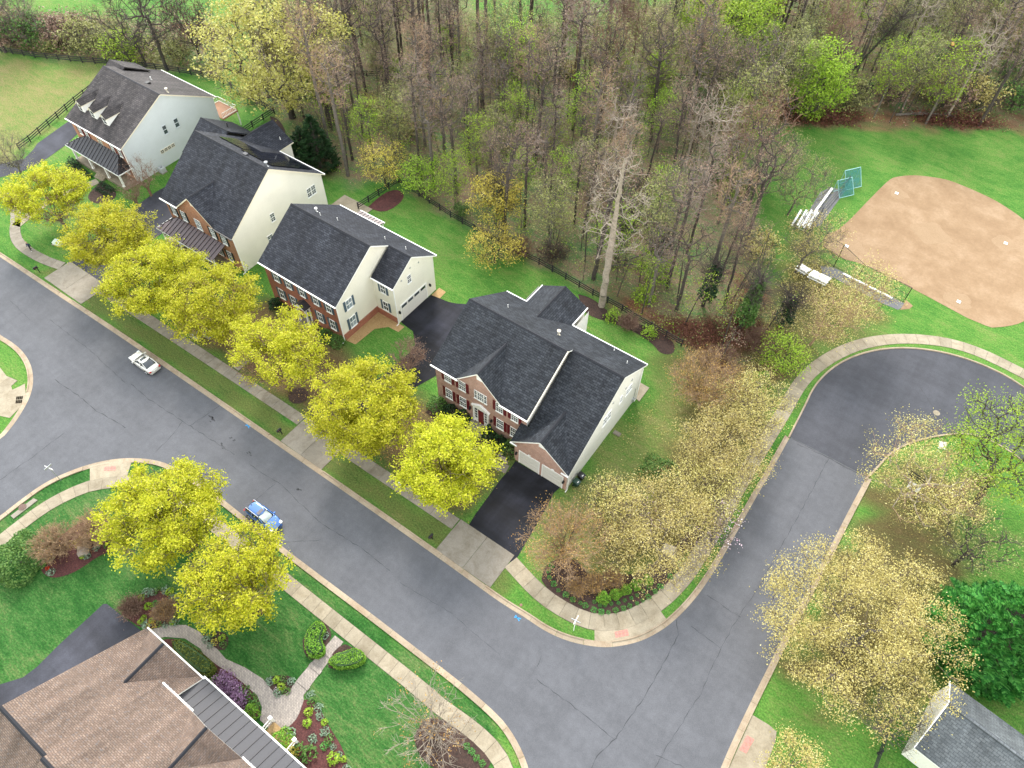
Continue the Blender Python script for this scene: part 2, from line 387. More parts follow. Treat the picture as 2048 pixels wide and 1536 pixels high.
# ---------------------------------------------------------------- mesh helpers
class MB:
    def __init__(s): s.v = []; s.f = []; s.m = []
    def poly(s, pts, m=0):
        n = len(s.v); s.v += [tuple(p) for p in pts]; s.f.append(tuple(range(n, n + len(pts)))); s.m.append(m)
    def box(s, x0, y0, z0, x1, y1, z1, m=0, M=None):
        n = len(s.v)
        P = [(x0, y0, z0), (x1, y0, z0), (x1, y1, z0), (x0, y1, z0), (x0, y0, z1), (x1, y0, z1), (x1, y1, z1), (x0, y1, z1)]
        if M is not None: P = [tuple(M @ Vector(p)) for p in P]
        s.v += P
        for q in ((0, 3, 2, 1), (4, 5, 6, 7), (0, 1, 5, 4), (1, 2, 6, 5), (2, 3, 7, 6), (3, 0, 4, 7)):
            s.f.append(tuple(n + i for i in q)); s.m.append(m)
    def bar(s, a, b, w, h, m=0):
        """a rectangular bar from a to b, w wide (level), h high"""
        a, b = Vector(a), Vector(b); d = b - a; L = d.length
        x = d.normalized(); up = Vector((0, 0, 1))
        if abs(x.z) > 0.97: up = Vector((0, 1, 0))
        y = up.cross(x).normalized(); z = x.cross(y)
        M = Matrix((x, y, z)).transposed().to_4x4(); M.translation = a
        s.box(0, -w / 2, -h / 2, L, w / 2, h / 2, m, M)
    def tube(s, a, b, r0, r1=None, n=6, m=0, caps=True):
        r1 = r0 if r1 is None else r1
        a, b = Vector(a), Vector(b); d = (b - a).normalized()
        up = Vector((0, 0, 1)) if abs(d.z) < 0.95 else Vector((1, 0, 0))
        u = d.cross(up).normalized(); w = d.cross(u)
        k = len(s.v)
        for c, r in ((a, r0), (b, r1)):
            for i in range(n):
                t = 2 * math.pi * i / n
                s.v.append(tuple(c + u * (r * math.cos(t)) + w * (r * math.sin(t))))
        for i in range(n):
            j = (i + 1) % n
            s.f.append((k + i, k + n + i, k + n + j, k + j)); s.m.append(m)
        if caps:
            s.f.append(tuple(k + i for i in range(n))); s.m.append(m)
            s.f.append(tuple(k + n + i for i in reversed(range(n)))); s.m.append(m)
    def prism(s, pts, z0, z1, m=0, side=None):
        """upright prism over a 2-D outline (counter-clockwise)"""
        side = m if side is None else side
        s.poly([(x, y, z1) for x, y in pts], m)
        n = len(pts)
        for i in range(n):
            (x0, y0), (x1, y1) = pts[i], pts[(i + 1) % n]
            s.poly([(x0, y0, z0), (x1, y1, z0), (x1, y1, z1), (x0, y0, z1)], side)
    def build(s, name, mats, parent=None, world=True, smooth=False, weld=False):
        off = Vector(root_of(parent).location) if (parent and world) else Vector((0, 0, 0))
        me = bpy.data.meshes.new(name)
        V = np.array(s.v, dtype=float) - np.array(off)
        me.from_pydata([tuple(p) for p in V], [], s.f)
        if not isinstance(mats, (list, tuple)): mats = [mats]
        for m in mats: me.materials.append(m)
        if len(mats) > 1: me.polygons.foreach_set('material_index', s.m)
        uvl = me.uv_layers.new(name='uv'); Z = Vector((0, 0, 1))
        for p in me.polygons:
            n = p.normal
            if abs(n.z) > 0.98: ux, vx = Vector((1, 0, 0)), Vector((0, 1, 0))
            else: ux = Z.cross(n).normalized(); vx = n.cross(ux)
            for li in p.loop_indices:
                c = me.vertices[me.loops[li].vertex_index].co + off
                uvl.data[li].uv = (c.dot(ux), c.dot(vx))
        if smooth: me.polygons.foreach_set('use_smooth', [True] * len(me.polygons))
        me.update()
        return link_mesh(name, me, parent)

def arr_mesh(name, V, Fq, mats, midx=None, smooth=False):
    """fast mesh from arrays; Fq (M,3) or (M,4)"""
    me = bpy.data.meshes.new(name)
    V = np.asarray(V, dtype=np.float32); Fq = np.asarray(Fq, dtype=np.int32)
    k = Fq.shape[1]
    me.vertices.add(len(V)); me.vertices.foreach_set('co', V.ravel())
    me.loops.add(Fq.size); me.loops.foreach_set('vertex_index', Fq.ravel())
    me.polygons.add(len(Fq)); me.polygons.foreach_set('loop_start', np.arange(0, Fq.size, k, dtype=np.int32))
    if not isinstance(mats, (list, tuple)): mats = [mats]
    for m in mats: me.materials.append(m)
    if midx is not None: me.polygons.foreach_set('material_index', np.asarray(midx, dtype=np.int32))
    if smooth: me.polygons.foreach_set('use_smooth', np.ones(len(Fq), dtype=bool))
    me.update(calc_edges=True)
    return me

def smooth_line(pts, step=1.0, iters=2):
    P = [Vector((p[0], p[1], 0)) for p in pts]
    for _ in range(iters):          # corner cutting, end points kept
        Q = [P[0]]
        for a, b in zip(P[:-1], P[1:]): Q += [a * 0.75 + b * 0.25, a * 0.25 + b * 0.75]
        Q.append(P[-1]); P = Q
    return resample([(p.x, p.y) for p in P], step)
def resample(pts, step):
    pts = np.array(pts, float); d = np.r_[0, np.cumsum(np.linalg.norm(np.diff(pts, axis=0), axis=1))]
    n = max(1, int(round(d[-1] / step))); t = np.linspace(0, d[-1], n + 1)
    return [(float(np.interp(q, d, pts[:, 0])), float(np.interp(q, d, pts[:, 1]))) for q in t]
def normals2(pts):
    p = np.array(pts, float); t = np.gradient(p, axis=0); t /= np.linalg.norm(t, axis=1)[:, None] + 1e-9
    return p, np.c_[-t[:, 1], t[:, 0]]
def offset_line(pts, d):
    p, n = normals2(pts)
    return [tuple(q) for q in p + n * d]
def flat(name, pts, z, mat, parent=None, kind='structure', thick=0.0):
    """a flat sheet over an outline (any winding), optionally a slab"""
    P = [Vector((x, y, 0)) for x, y in pts]
    tris = tessellate_polygon([P])
    V = [(p.x, p.y, z) for p in P]; Fc = []
    for a, b, c in tris:
        A, B, C = P[a], P[b], P[c]
        Fc.append((a, b, c) if (B - A).cross(C - A).z > 0 else (a, c, b))
    if thick:
        n = len(V); V += [(p.x, p.y, z - thick) for p in P]
        area = sum(P[i].x * P[(i + 1) % n].y - P[(i + 1) % n].x * P[i].y for i in range(n))
        for i in range(n):
            j = (i + 1) % n
            Fc.append((n + i, n + j, j, i) if area > 0 else (n + j, n + i, i, j))
    me = bpy.data.meshes.new(name); me.from_pydata(V, [], Fc); me.materials.append(mat); me.update()
    o = link_mesh(name, me, parent)
    if kind and not parent: o['kind'] = kind
    return o

# ---------------------------------------------------------------- the ground sheet with its zones
def sdist(P, poly):
    """signed distance (inside positive) from points to an outline"""
    poly = np.array(poly, float); n = len(poly)
    best = np.full(len(P), 1e9); ins = np.zeros(len(P), bool)
    for i in range(n):
        a, b = poly[i], poly[(i + 1) % n]; ab = b - a
        t = np.clip(((P - a) @ ab) / (ab @ ab + 1e-9), 0, 1)
        best = np.minimum(best, np.linalg.norm(P - (a + t[:, None] * ab), axis=1))
        cond = ((a[1] > P[:, 1]) != (b[1] > P[:, 1]))
        xin = (b[0] - a[0]) * (P[:, 1] - a[1]) / (b[1] - a[1] + 1e-12) + a[0]
        ins ^= cond & (P[:, 0] < xin)
    return np.where(ins, best, -best)

WOODS = GL([(500, 205), (552, 228), (600, 300), (650, 340), (700, 372), (760, 362), (798, 366), (900, 432), (1024, 503), (1144, 565), (1240, 620), (1340, 684), (1430, 742),
            (1500, 745), (1545, 690), (1570, 640), (1535, 560), (1520, 470), (1500, 380), (1500, 250), (1700, 252), (2048, 262), (2300, 290)]) + \
        [(45, 170), (40, 230), (-20, 240), (-60, 160), (-75, 137), (-110, 125), (-128, 108), (-130, 92)]
MEADOW_GAP = GL([(950, 100), (1200, 105), (1260, -80), (900, -80)])
HEDGEROW = GL([(-200, 60), (0, 95), (110, 118), (230, 124), (330, 138), (440, 158), (470, 60), (380, 50), (200, 40), (60, 30), (-100, 0)])
FIELD_L = GL([(-200, 130), (0, 112), (120, 125), (230, 135), (160, 200), (60, 285), (0, 350), (-250, 350)])
LITTER = [(-72, 27.6), (-26, 27.6), (-25.6, 38.5), (-38, 39.5), (-44, 36.0), (-55, 39.0), (-68, 39), (-80, 30.5)]
LITTER2 = [(-100, 22.9), (-17, 23.0), (-17, 26.0), (-100, 26.2)]
BACKYARD_DRY = GL([(1150, 960), (1290, 800), (1420, 700), (1560, 720), (1490, 960), (1330, 1120), (1150, 1140), (1040, 1120)])
RIGHT_LITTER = GL([(1630, 1190), (1730, 1000), (1800, 920), (1960, 960), (1930, 1100), (1890, 1220), (1880, 1370), (1800, 1420), (1640, 1400), (1575, 1330)])
PARK_EDGE = GL([(1480, 740), (1560, 560), (1600, 470), (1660, 540), (1720, 600), (1770, 640), (1680, 680), (1610, 730), (1560, 800)])
CLUSTER = GL([(1180, 1150), (1200, 1060), (1270, 990), (1370, 870), (1400, 780), (1300, 720), (1420, 680), (1560, 740), (1480, 950), (1390, 1100), (1310, 1150)])
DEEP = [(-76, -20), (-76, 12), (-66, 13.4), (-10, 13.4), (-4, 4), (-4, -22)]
REDLEAF = GL([(1190, 590), (1260, 620), (1345, 680), (1440, 735), (1520, 690), (1540, 590), (1480, 560), (1450, 650), (1330, 640), (1240, 585)])
REDBRUSH = GL([(1540, 215), (1800, 225), (2048, 235), (2048, 262), (1800, 252), (1530, 250)])
def axis(lo, hi, far, step):
    core = np.arange(lo, hi + step, step); out = np.geomspace(step * 1.6, far, 22)
    return np.r_[lo - out[::-1], core, hi + out]
gx_, gy_ = axis(-205, 62, 2400, 1.0), axis(-32, 262, 2400, 1.0)
XX, YY = np.meshgrid(gx_, gy_)
PG = np.c_[XX.ravel(), YY.ravel()]
rngG = np.random.default_rng(5)
wob = (np.sin(PG[:, 0] * 0.9 + 2 * np.sin(PG[:, 1] * 0.5)) + np.sin(PG[:, 1] * 1.3 + 1.5 * np.sin(PG[:, 0] * 0.7))) * 0.5
def zone(poly, soft=2.0, amp=0.8): return np.clip((sdist(PG, poly) + wob * amp) / soft + 0.5, 0, 1)
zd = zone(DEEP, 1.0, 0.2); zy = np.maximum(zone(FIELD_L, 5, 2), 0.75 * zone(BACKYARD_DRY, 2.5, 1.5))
zl = np.maximum.reduce([0.95 * zone(LITTER, 2.2, 0.9), 0.5 * zone(LITTER2, 0.8, 0.6), 0.85 * zone(RIGHT_LITTER, 3, 2), 0.8 * zone(PARK_EDGE, 4, 1.5), 0.7 * zone(CLUSTER, 3, 1.5)])
zw = np.maximum(zone(WOODS, 2.5, 1.0), zone(HEDGEROW, 3, 1.0)) * (1 - zone(MEADOW_GAP, 8, 3))
zr = np.maximum(zone(REDLEAF, 3, 1.5), 0.8 * zone(REDBRUSH, 4, 1.5))
ny, nx = XX.shape
idx = np.arange(nx * ny).reshape(ny, nx)
Fg = np.stack([idx[:-1, :-1], idx[:-1, 1:], idx[1:, 1:], idx[1:, :-1]], -1).reshape(-1, 4)
meg = arr_mesh('ground', np.c_[PG, np.zeros(len(PG))], Fg, GROUND)
for nm, cols in (('zone_a', (zd, zy, zl)), ('zone_b', (zw, zr, zr * 0))):
    at = meg.attributes.new(nm, 'FLOAT_COLOR', 'POINT')
    at.data.foreach_set('color', np.c_[cols[0], cols[1], cols[2], np.ones(len(PG))].astype(np.float32).ravel())
tag(link_mesh('ground', meg), kind='structure')

# ---------------------------------------------------------------- roads
EA = [(-190, 17.5), (-140, 20.2), (-120, 21.2), (-107.5, 21.7), (-93, 22.0), (-81.7, 22.3), (-66, 22.5), (-49, 22.6), (-36.5, 22.7), (-24.4, 22.7), (-17.2, 22.6)]
EA2 = GL([(1021, 1218), (1050, 1235), (1092, 1264), (1139, 1284), (1189, 1294), (1226, 1295), (1276, 1285), (1308, 1270), (1342, 1248), (1387, 1203), (1421, 1155), (1461, 1088), (1500, 1016), (1536, 954), (1579, 876)])
cc, rr = (17.48, 68.87), 17.62
EA3 = [(cc[0] + rr * math.cos(R(a)), cc[1] + rr * math.sin(R(a))) for a in range(188, 74, -6)] + [(25.5, 84.6), (33, 81), (46, 73), (70, 58)]
LINE_A1 = smooth_line(EA + EA2, 0.75)
LINE_A2 = smooth_line(EA2[-1:] + EA3, 0.75)
LINE_A = LINE_A1 + LINE_A2[1:]
EB1 = GL([(1400, 1640), (1441, 1536), (1467.5, 1474.5), (1508, 1390), (1534, 1339), (1552, 1301), (1630, 1152), (1656, 1103), (1691, 1033), (1733, 954)])
EB2 = [(10.35, 60.0), (10.4, 62.5), (10.9, 65.2), (12.2, 68.0), (14.2, 70.6), (15.6, 72.1), (17.7, 74.0), (20.5, 74.9), (25, 74), (33, 70), (44, 62), (66, 48)]
LINE_B1 = smooth_line(EB1, 0.75); LINE_B2 = smooth_line([(9.75, 60.0)] + EB2[1:], 0.75)
EC = GL([(0, 1032), (50, 993), (87, 967), (125, 948), (175, 929), (225, 918), (270, 915.5), (312, 920), (345, 931), (400, 964)]) + [(-49.6, 13.8), (-40, 13.65), (-34, 13.7), (-26, 13.8), (-19.5, 13.8)] + \
     GL([(907, 1353), (947, 1386), (988, 1422), (1016, 1452), (1041, 1494), (1056, 1531), (1075, 1600)])
LINE_C = smooth_line([(-68.9, -40), (-68.7, -10)] + EC, 0.75)
ED = GL([(0, 670), (20, 681.5), (40, 696.5), (57, 718), (65.5, 741), (67, 768), (60, 795), (45, 823), (25, 853), (0, 882)])
LINE_D = smooth_line([(-190, 8.5), (-120, 12.2)] + ED + [(-79.5, -6), (-79.5, -40)], 0.75)
road = LINE_A1[:-1] + [(0.35, 60.5), (9.75, 60.5)] + [p for p in LINE_B1[::-1]] + [(-4.2, -30)] + LINE_C[::-1] + LINE_D[::-1]
flat('road', road, 0.012, ASPH)
bulb = LINE_A2[::1] + LINE_B2[::-1] + [(9.75, 60.506), (0.35, 60.506)]
flat('road', bulb, 0.016, ASPH2)
# cracks and seams in the asphalt
def ribbon(mb, pts, w, z, jit=0.0, seed=0):
    rg = random.Random(seed); p = resample(pts, 0.5)
    p = [(x + rg.uniform(-jit, jit), y + rg.uniform(-jit, jit)) for x, y in p]
    q, n = normals2(p)
    for i in range(len(q) - 1):
        w0, w1 = w * (0.6 + 0.4 * math.sin(i * 1.7)) , w * (0.6 + 0.4 * math.sin(i * 1.7 + 1.7))
        a, b = q[i], q[i + 1]
        mb.poly([(*(a - n[i] * w0), z), (*(b - n[i + 1] * w1), z), (*(b + n[i + 1] * w1), z), (*(a + n[i] * w0), z)])
mb = MB()
CRACKS = [([(1352, 1240), (1357, 1268), (1330, 1320), (1290, 1392), (1232, 1476)], .045), ([(1074, 1360), (1110, 1385), (1180, 1438), (1228, 1478)], .04), ([(1232, 1476), (1195, 1510), (1170, 1560)], .05),
          ([(1383, 1253), (1440, 1295)], .035), ([(1415, 1190), (1480, 1235)], .035), ([(1524, 1163), (1470, 1245), (1440, 1300), (1400, 1390), (1330, 1500), (1310, 1536)], .03),
          ([(1625, 918), (1657, 918), (1600, 1025), (1524, 1163)][1:], .035), ([(1595, 888), (1660, 917), (1700, 940)], .035), ([(110, 760), (155, 790), (190, 820), (252, 856)], .06), ([(262, 768), (300, 800), (365, 842), (470, 910)], .045),
          ([(365, 842), (345, 870), (310, 905)], .04), ([(0, 960), (60, 918), (130, 865)], .04), ([(380, 852), (440, 812)], .04), ([(500, 930), (560, 968), (640, 1045), (720, 1095), (780, 1142)], .04),
          ([(100, 640), (180, 700), (250, 765)], .035), ([(20, 600), (60, 640)], .03), ([(512, 1000), (550, 968)], .03), ([(1073, 1335), (1083, 1310)], .03), ([(800, 1165), (900, 1225), (1000, 1310)], .022),
          ([(1725, 950), (1605, 835)], .0), ([(1310, 1510), (1370, 1536)], .03), ([(1840, 775), (1867, 815), (1875, 832), (1893, 868)], .04), ([(1880, 815), (1960, 800)], .03), ([(640, 1080), (560, 1085)], .03)]
for k, (pts, w) in enumerate(CRACKS):
    if w: ribbon(mb, GL(pts), w, 0.021, 0.07, k)
ribbon(mb, [(0.55, 60.4), (9.6, 60.3)], 0.05, 0.021, 0.02, 77)
for i in range(26):
    rg = random.Random(i); x, y = G(*[(420, 835), (425, 842), (462, 880), (445, 890), (500, 905), (594, 980)][i % 6])[:2]
    x += rg.uniform(-.4, .4); y += rg.uniform(-.3, .3); mb.poly([(x - .16, y - .05, .021), (x + .1, y - .09, .021), (x + .18, y + .05, .021), (x - .08, y + .08, .021)])
tag(mb.build('asphalt_crack', CRACK), kind='structure')
mb = MB()
for (px, py) in ((1035, 1236), (496, 852)):
    x, y = G(px, py)[:2]
    for s in (-1, 1): mb.bar((x - .35, y - .12 * s, .02), (x + .35, y + .15 * s, .02), .09, .004)
tag(mb.build('paint_mark', BLUEP), kind='structure')

# ---------------------------------------------------------------- kerbs: one piece every three metres
def kerb(line, side, name, gutter=0.45, top=0.16, h=0.13, seg=3.0, skip=(), parent=None):
    """pieces along the road edge; side=+1: kerb lies left of the line"""
    K = parent or tag(thing(name, None, None), kind='structure')
    pts = resample(line, 0.75); per = max(1, int(round(seg / 0.75)))
    for i in range(0, len(pts) - 1, per):
        q = pts[i:i + per + 1]
        if len(q) < 2: continue
        p, n = normals2(pts[max(0, i - 1):i + per + 2]); s0 = i - max(0, i - 1)
        p, n = p[s0:s0 + len(q)], n[s0:s0 + len(q)] * side
        t0 = (p[1] - p[0]) / np.linalg.norm(p[1] - p[0]); t1 = (p[-1] - p[-2]) / np.linalg.norm(p[-1] - p[-2])
        p = p.copy(); p[0] += t0 * 0.014; p[-1] -= t1 * 0.014
        x, y = p.mean(0)
        hh = h
        for (a, b, c, d) in skip:
            if a < x < c and b < y < d: hh = 0.035
        prof = [(0.0, -0.1), (0.0, 0.022), (gutter, 0.03), (gutter + 0.03, hh), (gutter + top, hh), (gutter + top, -0.1)]
        mb = MB()
        rows = [[(p[k][0] + n[k][0] * u, p[k][1] + n[k][1] * u, z) for u, z in prof] for k in range(len(p))]
        for a, b in zip(rows[:-1], rows[1:]):
            for j in range(len(prof) - 1):
                mb.poly([a[j], a[j + 1], b[j + 1], b[j]] if side < 0 else [a[j], b[j], b[j + 1], a[j + 1]])
        for rw, fl in ((rows[0], side > 0), (rows[-1], side < 0)): mb.poly(rw if fl else rw[::-1])
        mb.build('kerb_section', KERB, K)
    return K
APRONS = [(-99.5, 22, -89.5, 24), (-50.5, 22, -43, 24), (-25.8, 22, -18.4, 24)]
kerb(LINE_A1, 1, 'kerb', skip=APRONS + [(-6.5, 19, -2.2, 25.6)])
kerb(LINE_A2, 1, 'kerb', gutter=0.02, top=0.2)
kerb(LINE_B1, -1, 'kerb', skip=[(-6, 20, 8, 31.5)]); kerb(LINE_B2, -1, 'kerb', gutter=0.02, top=0.2)
kerb([p for p in LINE_C if p[1] > -26], -1, 'kerb', skip=[(-66.5, 7, -61.5, 13)])
kerb([p for p in LINE_D if -150 < p[0] and p[1] > -26], -1, 'kerb', skip=[(-83, 1, -76, 10)])

# ---------------------------------------------------------------- pavements: slab by slab
def slabs(line, width, name, mat, seg=1.52, gap=0.03, z=0.052, curve=True):
    K = tag(thing(name, None, None), kind='structure')
    base = smooth_line(line, 0.4) if curve else resample(line, 0.4)
    L, Rr = offset_line(base, width / 2 + .02), offset_line(base, -width / 2 - .02)
    flat('joint_bed', L + Rr[::-1], 0.014, JOINT, K)
    pts = resample(base, seg)
    p, n = normals2(pts)
    for i in range(len(p) - 1):
        a, b = p[i], p[i + 1]; t = (b - a) / np.linalg.norm(b - a)
        a, b = a + t * gap / 2, b - t * gap / 2
        q = [a - n[i] * width / 2, b - n[i + 1] * width / 2, b + n[i + 1] * width / 2, a + n[i] * width / 2]
        mb = MB(); mb.prism([tuple(c) for c in q], -0.05, z)
        mb.build('slab', mat, K)
    return K
S1a = [(-132, 29.5), (-122, 30.2), (-118.2, 30.0), (-115.6, 29.2), (-113.2, 27.8), (-110.8, 26.0), (-108.2, 25.0), (-105.2, 24.8), (-101.2, 25.2), (-98.5, 25.9)]
slabs(S1a, 1.5, 'pavement', CONCG)
slabs([(-89.5, 26.4), (-70, 26.7), (-50.3, 26.9)], 1.5, 'pavement', CONCG)
slabs([(-43.2, 26.9), (-26.0, 27.0)], 1.5, 'pavement', CONCG)
S1c = [(-18.3, 26.9)] + GL([(1078, 1187), (1129, 1221), (1171, 1241), (1210, 1247), (1255, 1240), (1300, 1217), (1335, 1191), (1371, 1152), (1395, 1115), (1424, 1068), (1453, 1018), (1487, 954), (1545, 860), (1571, 818), (1598, 768), (1628, 737), (1662, 713.5), (1705, 693), (1748.5, 682), (1796, 677), (1848, 678.5), (1905, 686.5), (1961, 705), (2011, 729), (2090, 770)])
slabs(S1c, 1.75, 'pavement', CONC)
S2 = [(-74.2, -12)] + GL([(-60, 1128), (0, 1083), (75, 1023.5), (125, 994), (179, 971), (212, 966), (250, 962), (275, 963)]) + [(-56, 10.8), (-50, 11.1), (-34, 11.0), (-17, 11.0)] + GL([(875, 1410), (939, 1454), (984, 1494), (1008, 1531), (1025, 1590)])
slabs(S2, 1.55, 'pavement', CONC)
slabs(GL([(-60, 755), (0, 765), (20, 775)]) , 2.4, 'pavement', CONC)
# driveway aprons: two or three poured slabs each; ramps with red tactile pads
def apron(x0, x1, y0, y1, mat, n=2):
    K = tag(thing('driveway_apron', None, None), kind='structure')
    for i in range(n):
        a, b = x0 + (x1 - x0) * i / n, x0 + (x1 - x0) * (i + 1) / n
        mb = MB(); mb.prism([(a + .02, y0), (b - .02, y0), (b - .02, y1), (a + .02, y1)], -.05, 0.055); mb.build('slab', mat, K)
apron(-98.4, -89.6, 22.9, 27.2, CONCG, 2); apron(-50.2, -43.3, 23.25, 27.7, CONCG, 2); apron(-25.9, -18.4, 23.3, 27.8, CONCG, 2)
def pad(name, px, z, mat, thick=.08): return flat(name, GL(px), z, mat, thick=thick)
def tact(px, z):
    P = GL(px); a, b, c, d = [Vector((*q, z)) for q in P]
    K = tag(thing('tactile_pad', None, None), kind='structure')
    for i in range(4):
        for j in range(2):
            def q(u, v): return (a * (1 - u) + b * u) * (1 - v) + (d * (1 - u) + c * u) * v
            u0, u1, v0, v1 = i / 4 + .02, (i + 1) / 4 - .02, j / 2 + .03, (j + 1) / 2 - .03
            mb = MB(); mb.prism([tuple(q(*t)[:2]) for t in ((u0, v0), (u1, v0), (u1, v1), (u0, v1))], z - .03, z); 
            o = mb.build('tile', TACT, K)
pad('kerb_ramp', [(180, 932), (222, 923), (264, 922), (253, 956), (215, 960), (180, 966)], 0.032, CONC); tact([(209, 934), (232, 932), (232, 941), (208, 942)], 0.05)
pad('kerb_ramp', [(1189, 1250), (1189, 1284), (1228, 1287), (1272, 1279), (1303, 1265), (1334, 1240), (1315, 1214), (1260, 1244), (1214, 1254)], 0.032, CONC); tact([(1229, 1264), (1255, 1258), (1258, 1271), (1231, 1276)], 0.05)
pad('kerb_ramp', [(-60, 735), (0, 735), (18, 758), (25, 780), (50, 768), (52, 790), (40, 815), (20, 836), (0, 832), (-60, 850)], 0.05, CONC); tact([(33, 793), (47, 792), (44, 807), (31, 808)], 0.05)
pad('kerb_ramp', [(1505, 1430), (1538, 1450), (1553, 1463), (1551, 1482), (1529, 1540), (1490, 1600), (1430, 1600), (1458, 1536)], 0.032, CONC); tact([(1494, 1470), (1509, 1478), (1492, 1508), (1478, 1500)], 0.05)
pad('storm_drain_slab', [(22, 1032), (68, 997), (76, 1001), (28, 1038)], 0.10, CONCG, .15)
# driveways
flat('driveway', GL([(929, 1064), (950, 1030), (1002, 958), (1020, 938), (1031, 922), (1121, 974), (1108, 986), (1085, 1030), (1027, 1128)]), 0.03, DRIVE)
flat('driveway', [(-50.0, 27.65), (-43.4, 27.65), (-43.2, 36), (-41, 43), (-39.5, 48.5), (-39.2, 54.5), (-44, 55.2)] + GL([(940, 609), (912, 607), (897, 604), (868, 592), (862, 590), (800, 642), (806, 648), (826, 663), (830, 690), (820, 705)]) + [(-47.0, 37.5), (-49.2, 33)], 0.03, DRIVE)
flat('driveway', [(-98.2, 27.15), (-89.8, 27.15)] + [(-92.6, 37), (-92.4, 50), (-97.2, 52), (-101, 52), (-101.5, 45), (-100.8, 36)], 0.03, DRIVE2)
flat('driveway', GL([(0, 355), (-60, 345), (0, 328), (48, 318), (66, 300), (75, 287), (141, 240), (175, 228), (200, 232), (157, 266), (132, 290), (80, 327), (40, 345)]), 0.03, DRIVE2)
flat('driveway', GL([(-60, 1395), (0, 1369), (46, 1355), (74, 1334), (120, 1288), (207, 1208), (214, 1208), (283, 1262)]) + [(-41.5, -2.5), (-41.5, -16), (-55, -20)], 0.03, DRIVE2)
# paver paths at the brown-roofed house, concrete paths elsewhere
flat('paver_path', GL([(303, 1259), (335, 1250), (372, 1250), (398, 1263), (430, 1293), (452, 1318), (490, 1335), (526, 1358), (545, 1380), (558, 1391), (572, 1388), (585, 1372), (597, 1356), (670, 1271), (687, 1284), (620, 1373), (607, 1391), (608, 1410), (600, 1435), (575, 1455), (548, 1466), (520, 1440), (524, 1415), (515, 1392), (480, 1362), (440, 1345), (420, 1325), (400, 1297), (370, 1277), (330, 1274), (312, 1278)]), 0.035, PAVER)
mb = MB()
for px, py in ((631, 1337), (607, 1369), (652, 1305)):
    x, y = G(px, py)[:2]; mb.box(x - .75, y - .2, .02, x + .75, y + .2, .11)
tag(mb.build('path_step', PAVER), kind='structure')
slabs([(-25.4, 36.2), (-28.5, 35.6), (-31.9, 36.0), (-31.9, 38.4)], 1.15, 'path', CONCG, 1.3)
slabs([(-111.4, 41.2), (-112.2, 37.0), (-113.5, 33.0), (-112, 27)], 1.5, 'path', CONC, 1.4)
slabs([(-63.3, 27.7), (-63.3, 38.5)], 1.2, 'path', CONCG, 1.4)
flat('patio', [(-19.6, 54.75), (-17.6, 54.2), (-17.6, 56.9), (-20.6, 57.0)], 0.10, CONC, thick=.15)
flat('patio', [(-76.5, 58.9), (-70.5, 58.9), (-70.5, 62.3), (-76.5, 62.3)], 0.10, CONC, thick=.15)
# planting beds
def bed(px, mat, z=0.040, world=None): return flat('mulch_bed', smooth_line((world or GL(px)) + (world or GL(px))[:1], 0.6, 2)[:-1], z, mat)
bed([(80, 1130), (84, 1147), (103, 1157), (130, 1153), (162, 1138), (200, 1110), (240, 1097), (240, 1060), (220, 1042), (165, 1042), (135, 1060), (110, 1085), (84, 1110)], MULCHR)
bed([(243, 1229), (253, 1206), (277, 1188), (316, 1176), (350, 1186), (364, 1212), (358, 1247), (318, 1254), (290, 1262)], MULCHR)
bed([(405, 1272), (425, 1262), (452, 1264), (460, 1282), (448, 1306), (424, 1292)], MULCH)
bed([(325, 1280), (350, 1276), (400, 1300), (432, 1330), (470, 1352), (512, 1388), (522, 1415), (515, 1440), (480, 1440), (397, 1355), (340, 1300)], MULCHR)
bed([(608, 1400), (630, 1398), (662, 1460), (686, 1495), (700, 1545), (690, 1580), (610, 1545), (548, 1471), (592, 1446)], MULCHR)
bed([(530, 1358), (550, 1350), (594, 1353), (578, 1390), (548, 1389)], MULCH)
bed([(605, 1282), (619, 1252), (644, 1236), (668, 1268), (650, 1296), (629, 1325), (608, 1310)], MULCH)
bed([(657, 1335), (655, 1318), (686, 1284), (707, 1297), (735, 1310), (733, 1326), (678, 1342)], MULCH)
bed([(1083, 1160), (1088, 1132), (1120, 1114), (1160, 1122), (1178, 1155), (1222, 1148), (1275, 1150), (1308, 1128), (1340, 1100), (1400, 1040), (1420, 1020), (1395, 1093), (1352, 1150), (1312, 1194), (1268, 1220), (1222, 1236), (1188, 1236), (1145, 1217), (1095, 1180)], MULCH)
bed([(828, 1475), (845, 1440), (878, 1434), (935, 1462), (968, 1495), (990, 1545), (875, 1545), (836, 1510)], MULCH)
bed([(1156, 588), (1186, 597), (1214, 622), (1248, 636), (1346, 676), (1352, 708), (1322, 710), (1306, 688), (1270, 664), (1240, 652), (1212, 642), (1182, 634), (1163, 618)], MULCH)
bed(None, MULCH, world=[(-38.6, 36.9), (-33.2, 36.7), (-33.0, 39.6), (-38.6, 39.6)]); bed(None, MULCH, world=[(-30.6, 36.6), (-25.7, 36.9), (-25.3, 39.6), (-30.6, 39.6)])
bed(None, MULCH, world=[(-118.6, 41.9), (-112.6, 41.4), (-113.2, 38.6), (-118, 40.2)]); bed(None, MULCH, world=[(-110.8, 41.3), (-105.4, 41.3), (-105.6, 37.6), (-109.4, 37.2)])
bed(None, MULCH, world=[(-68, 38.3), (-56, 38.3), (-56, 39.6), (-68, 39.6)])
bed([(540, 232), (560, 240), (575, 270), (560, 300), (545, 262)], MULCH); bed([(735, 415), (770, 384), (800, 378), (812, 398), (770, 428)], MULCHR)
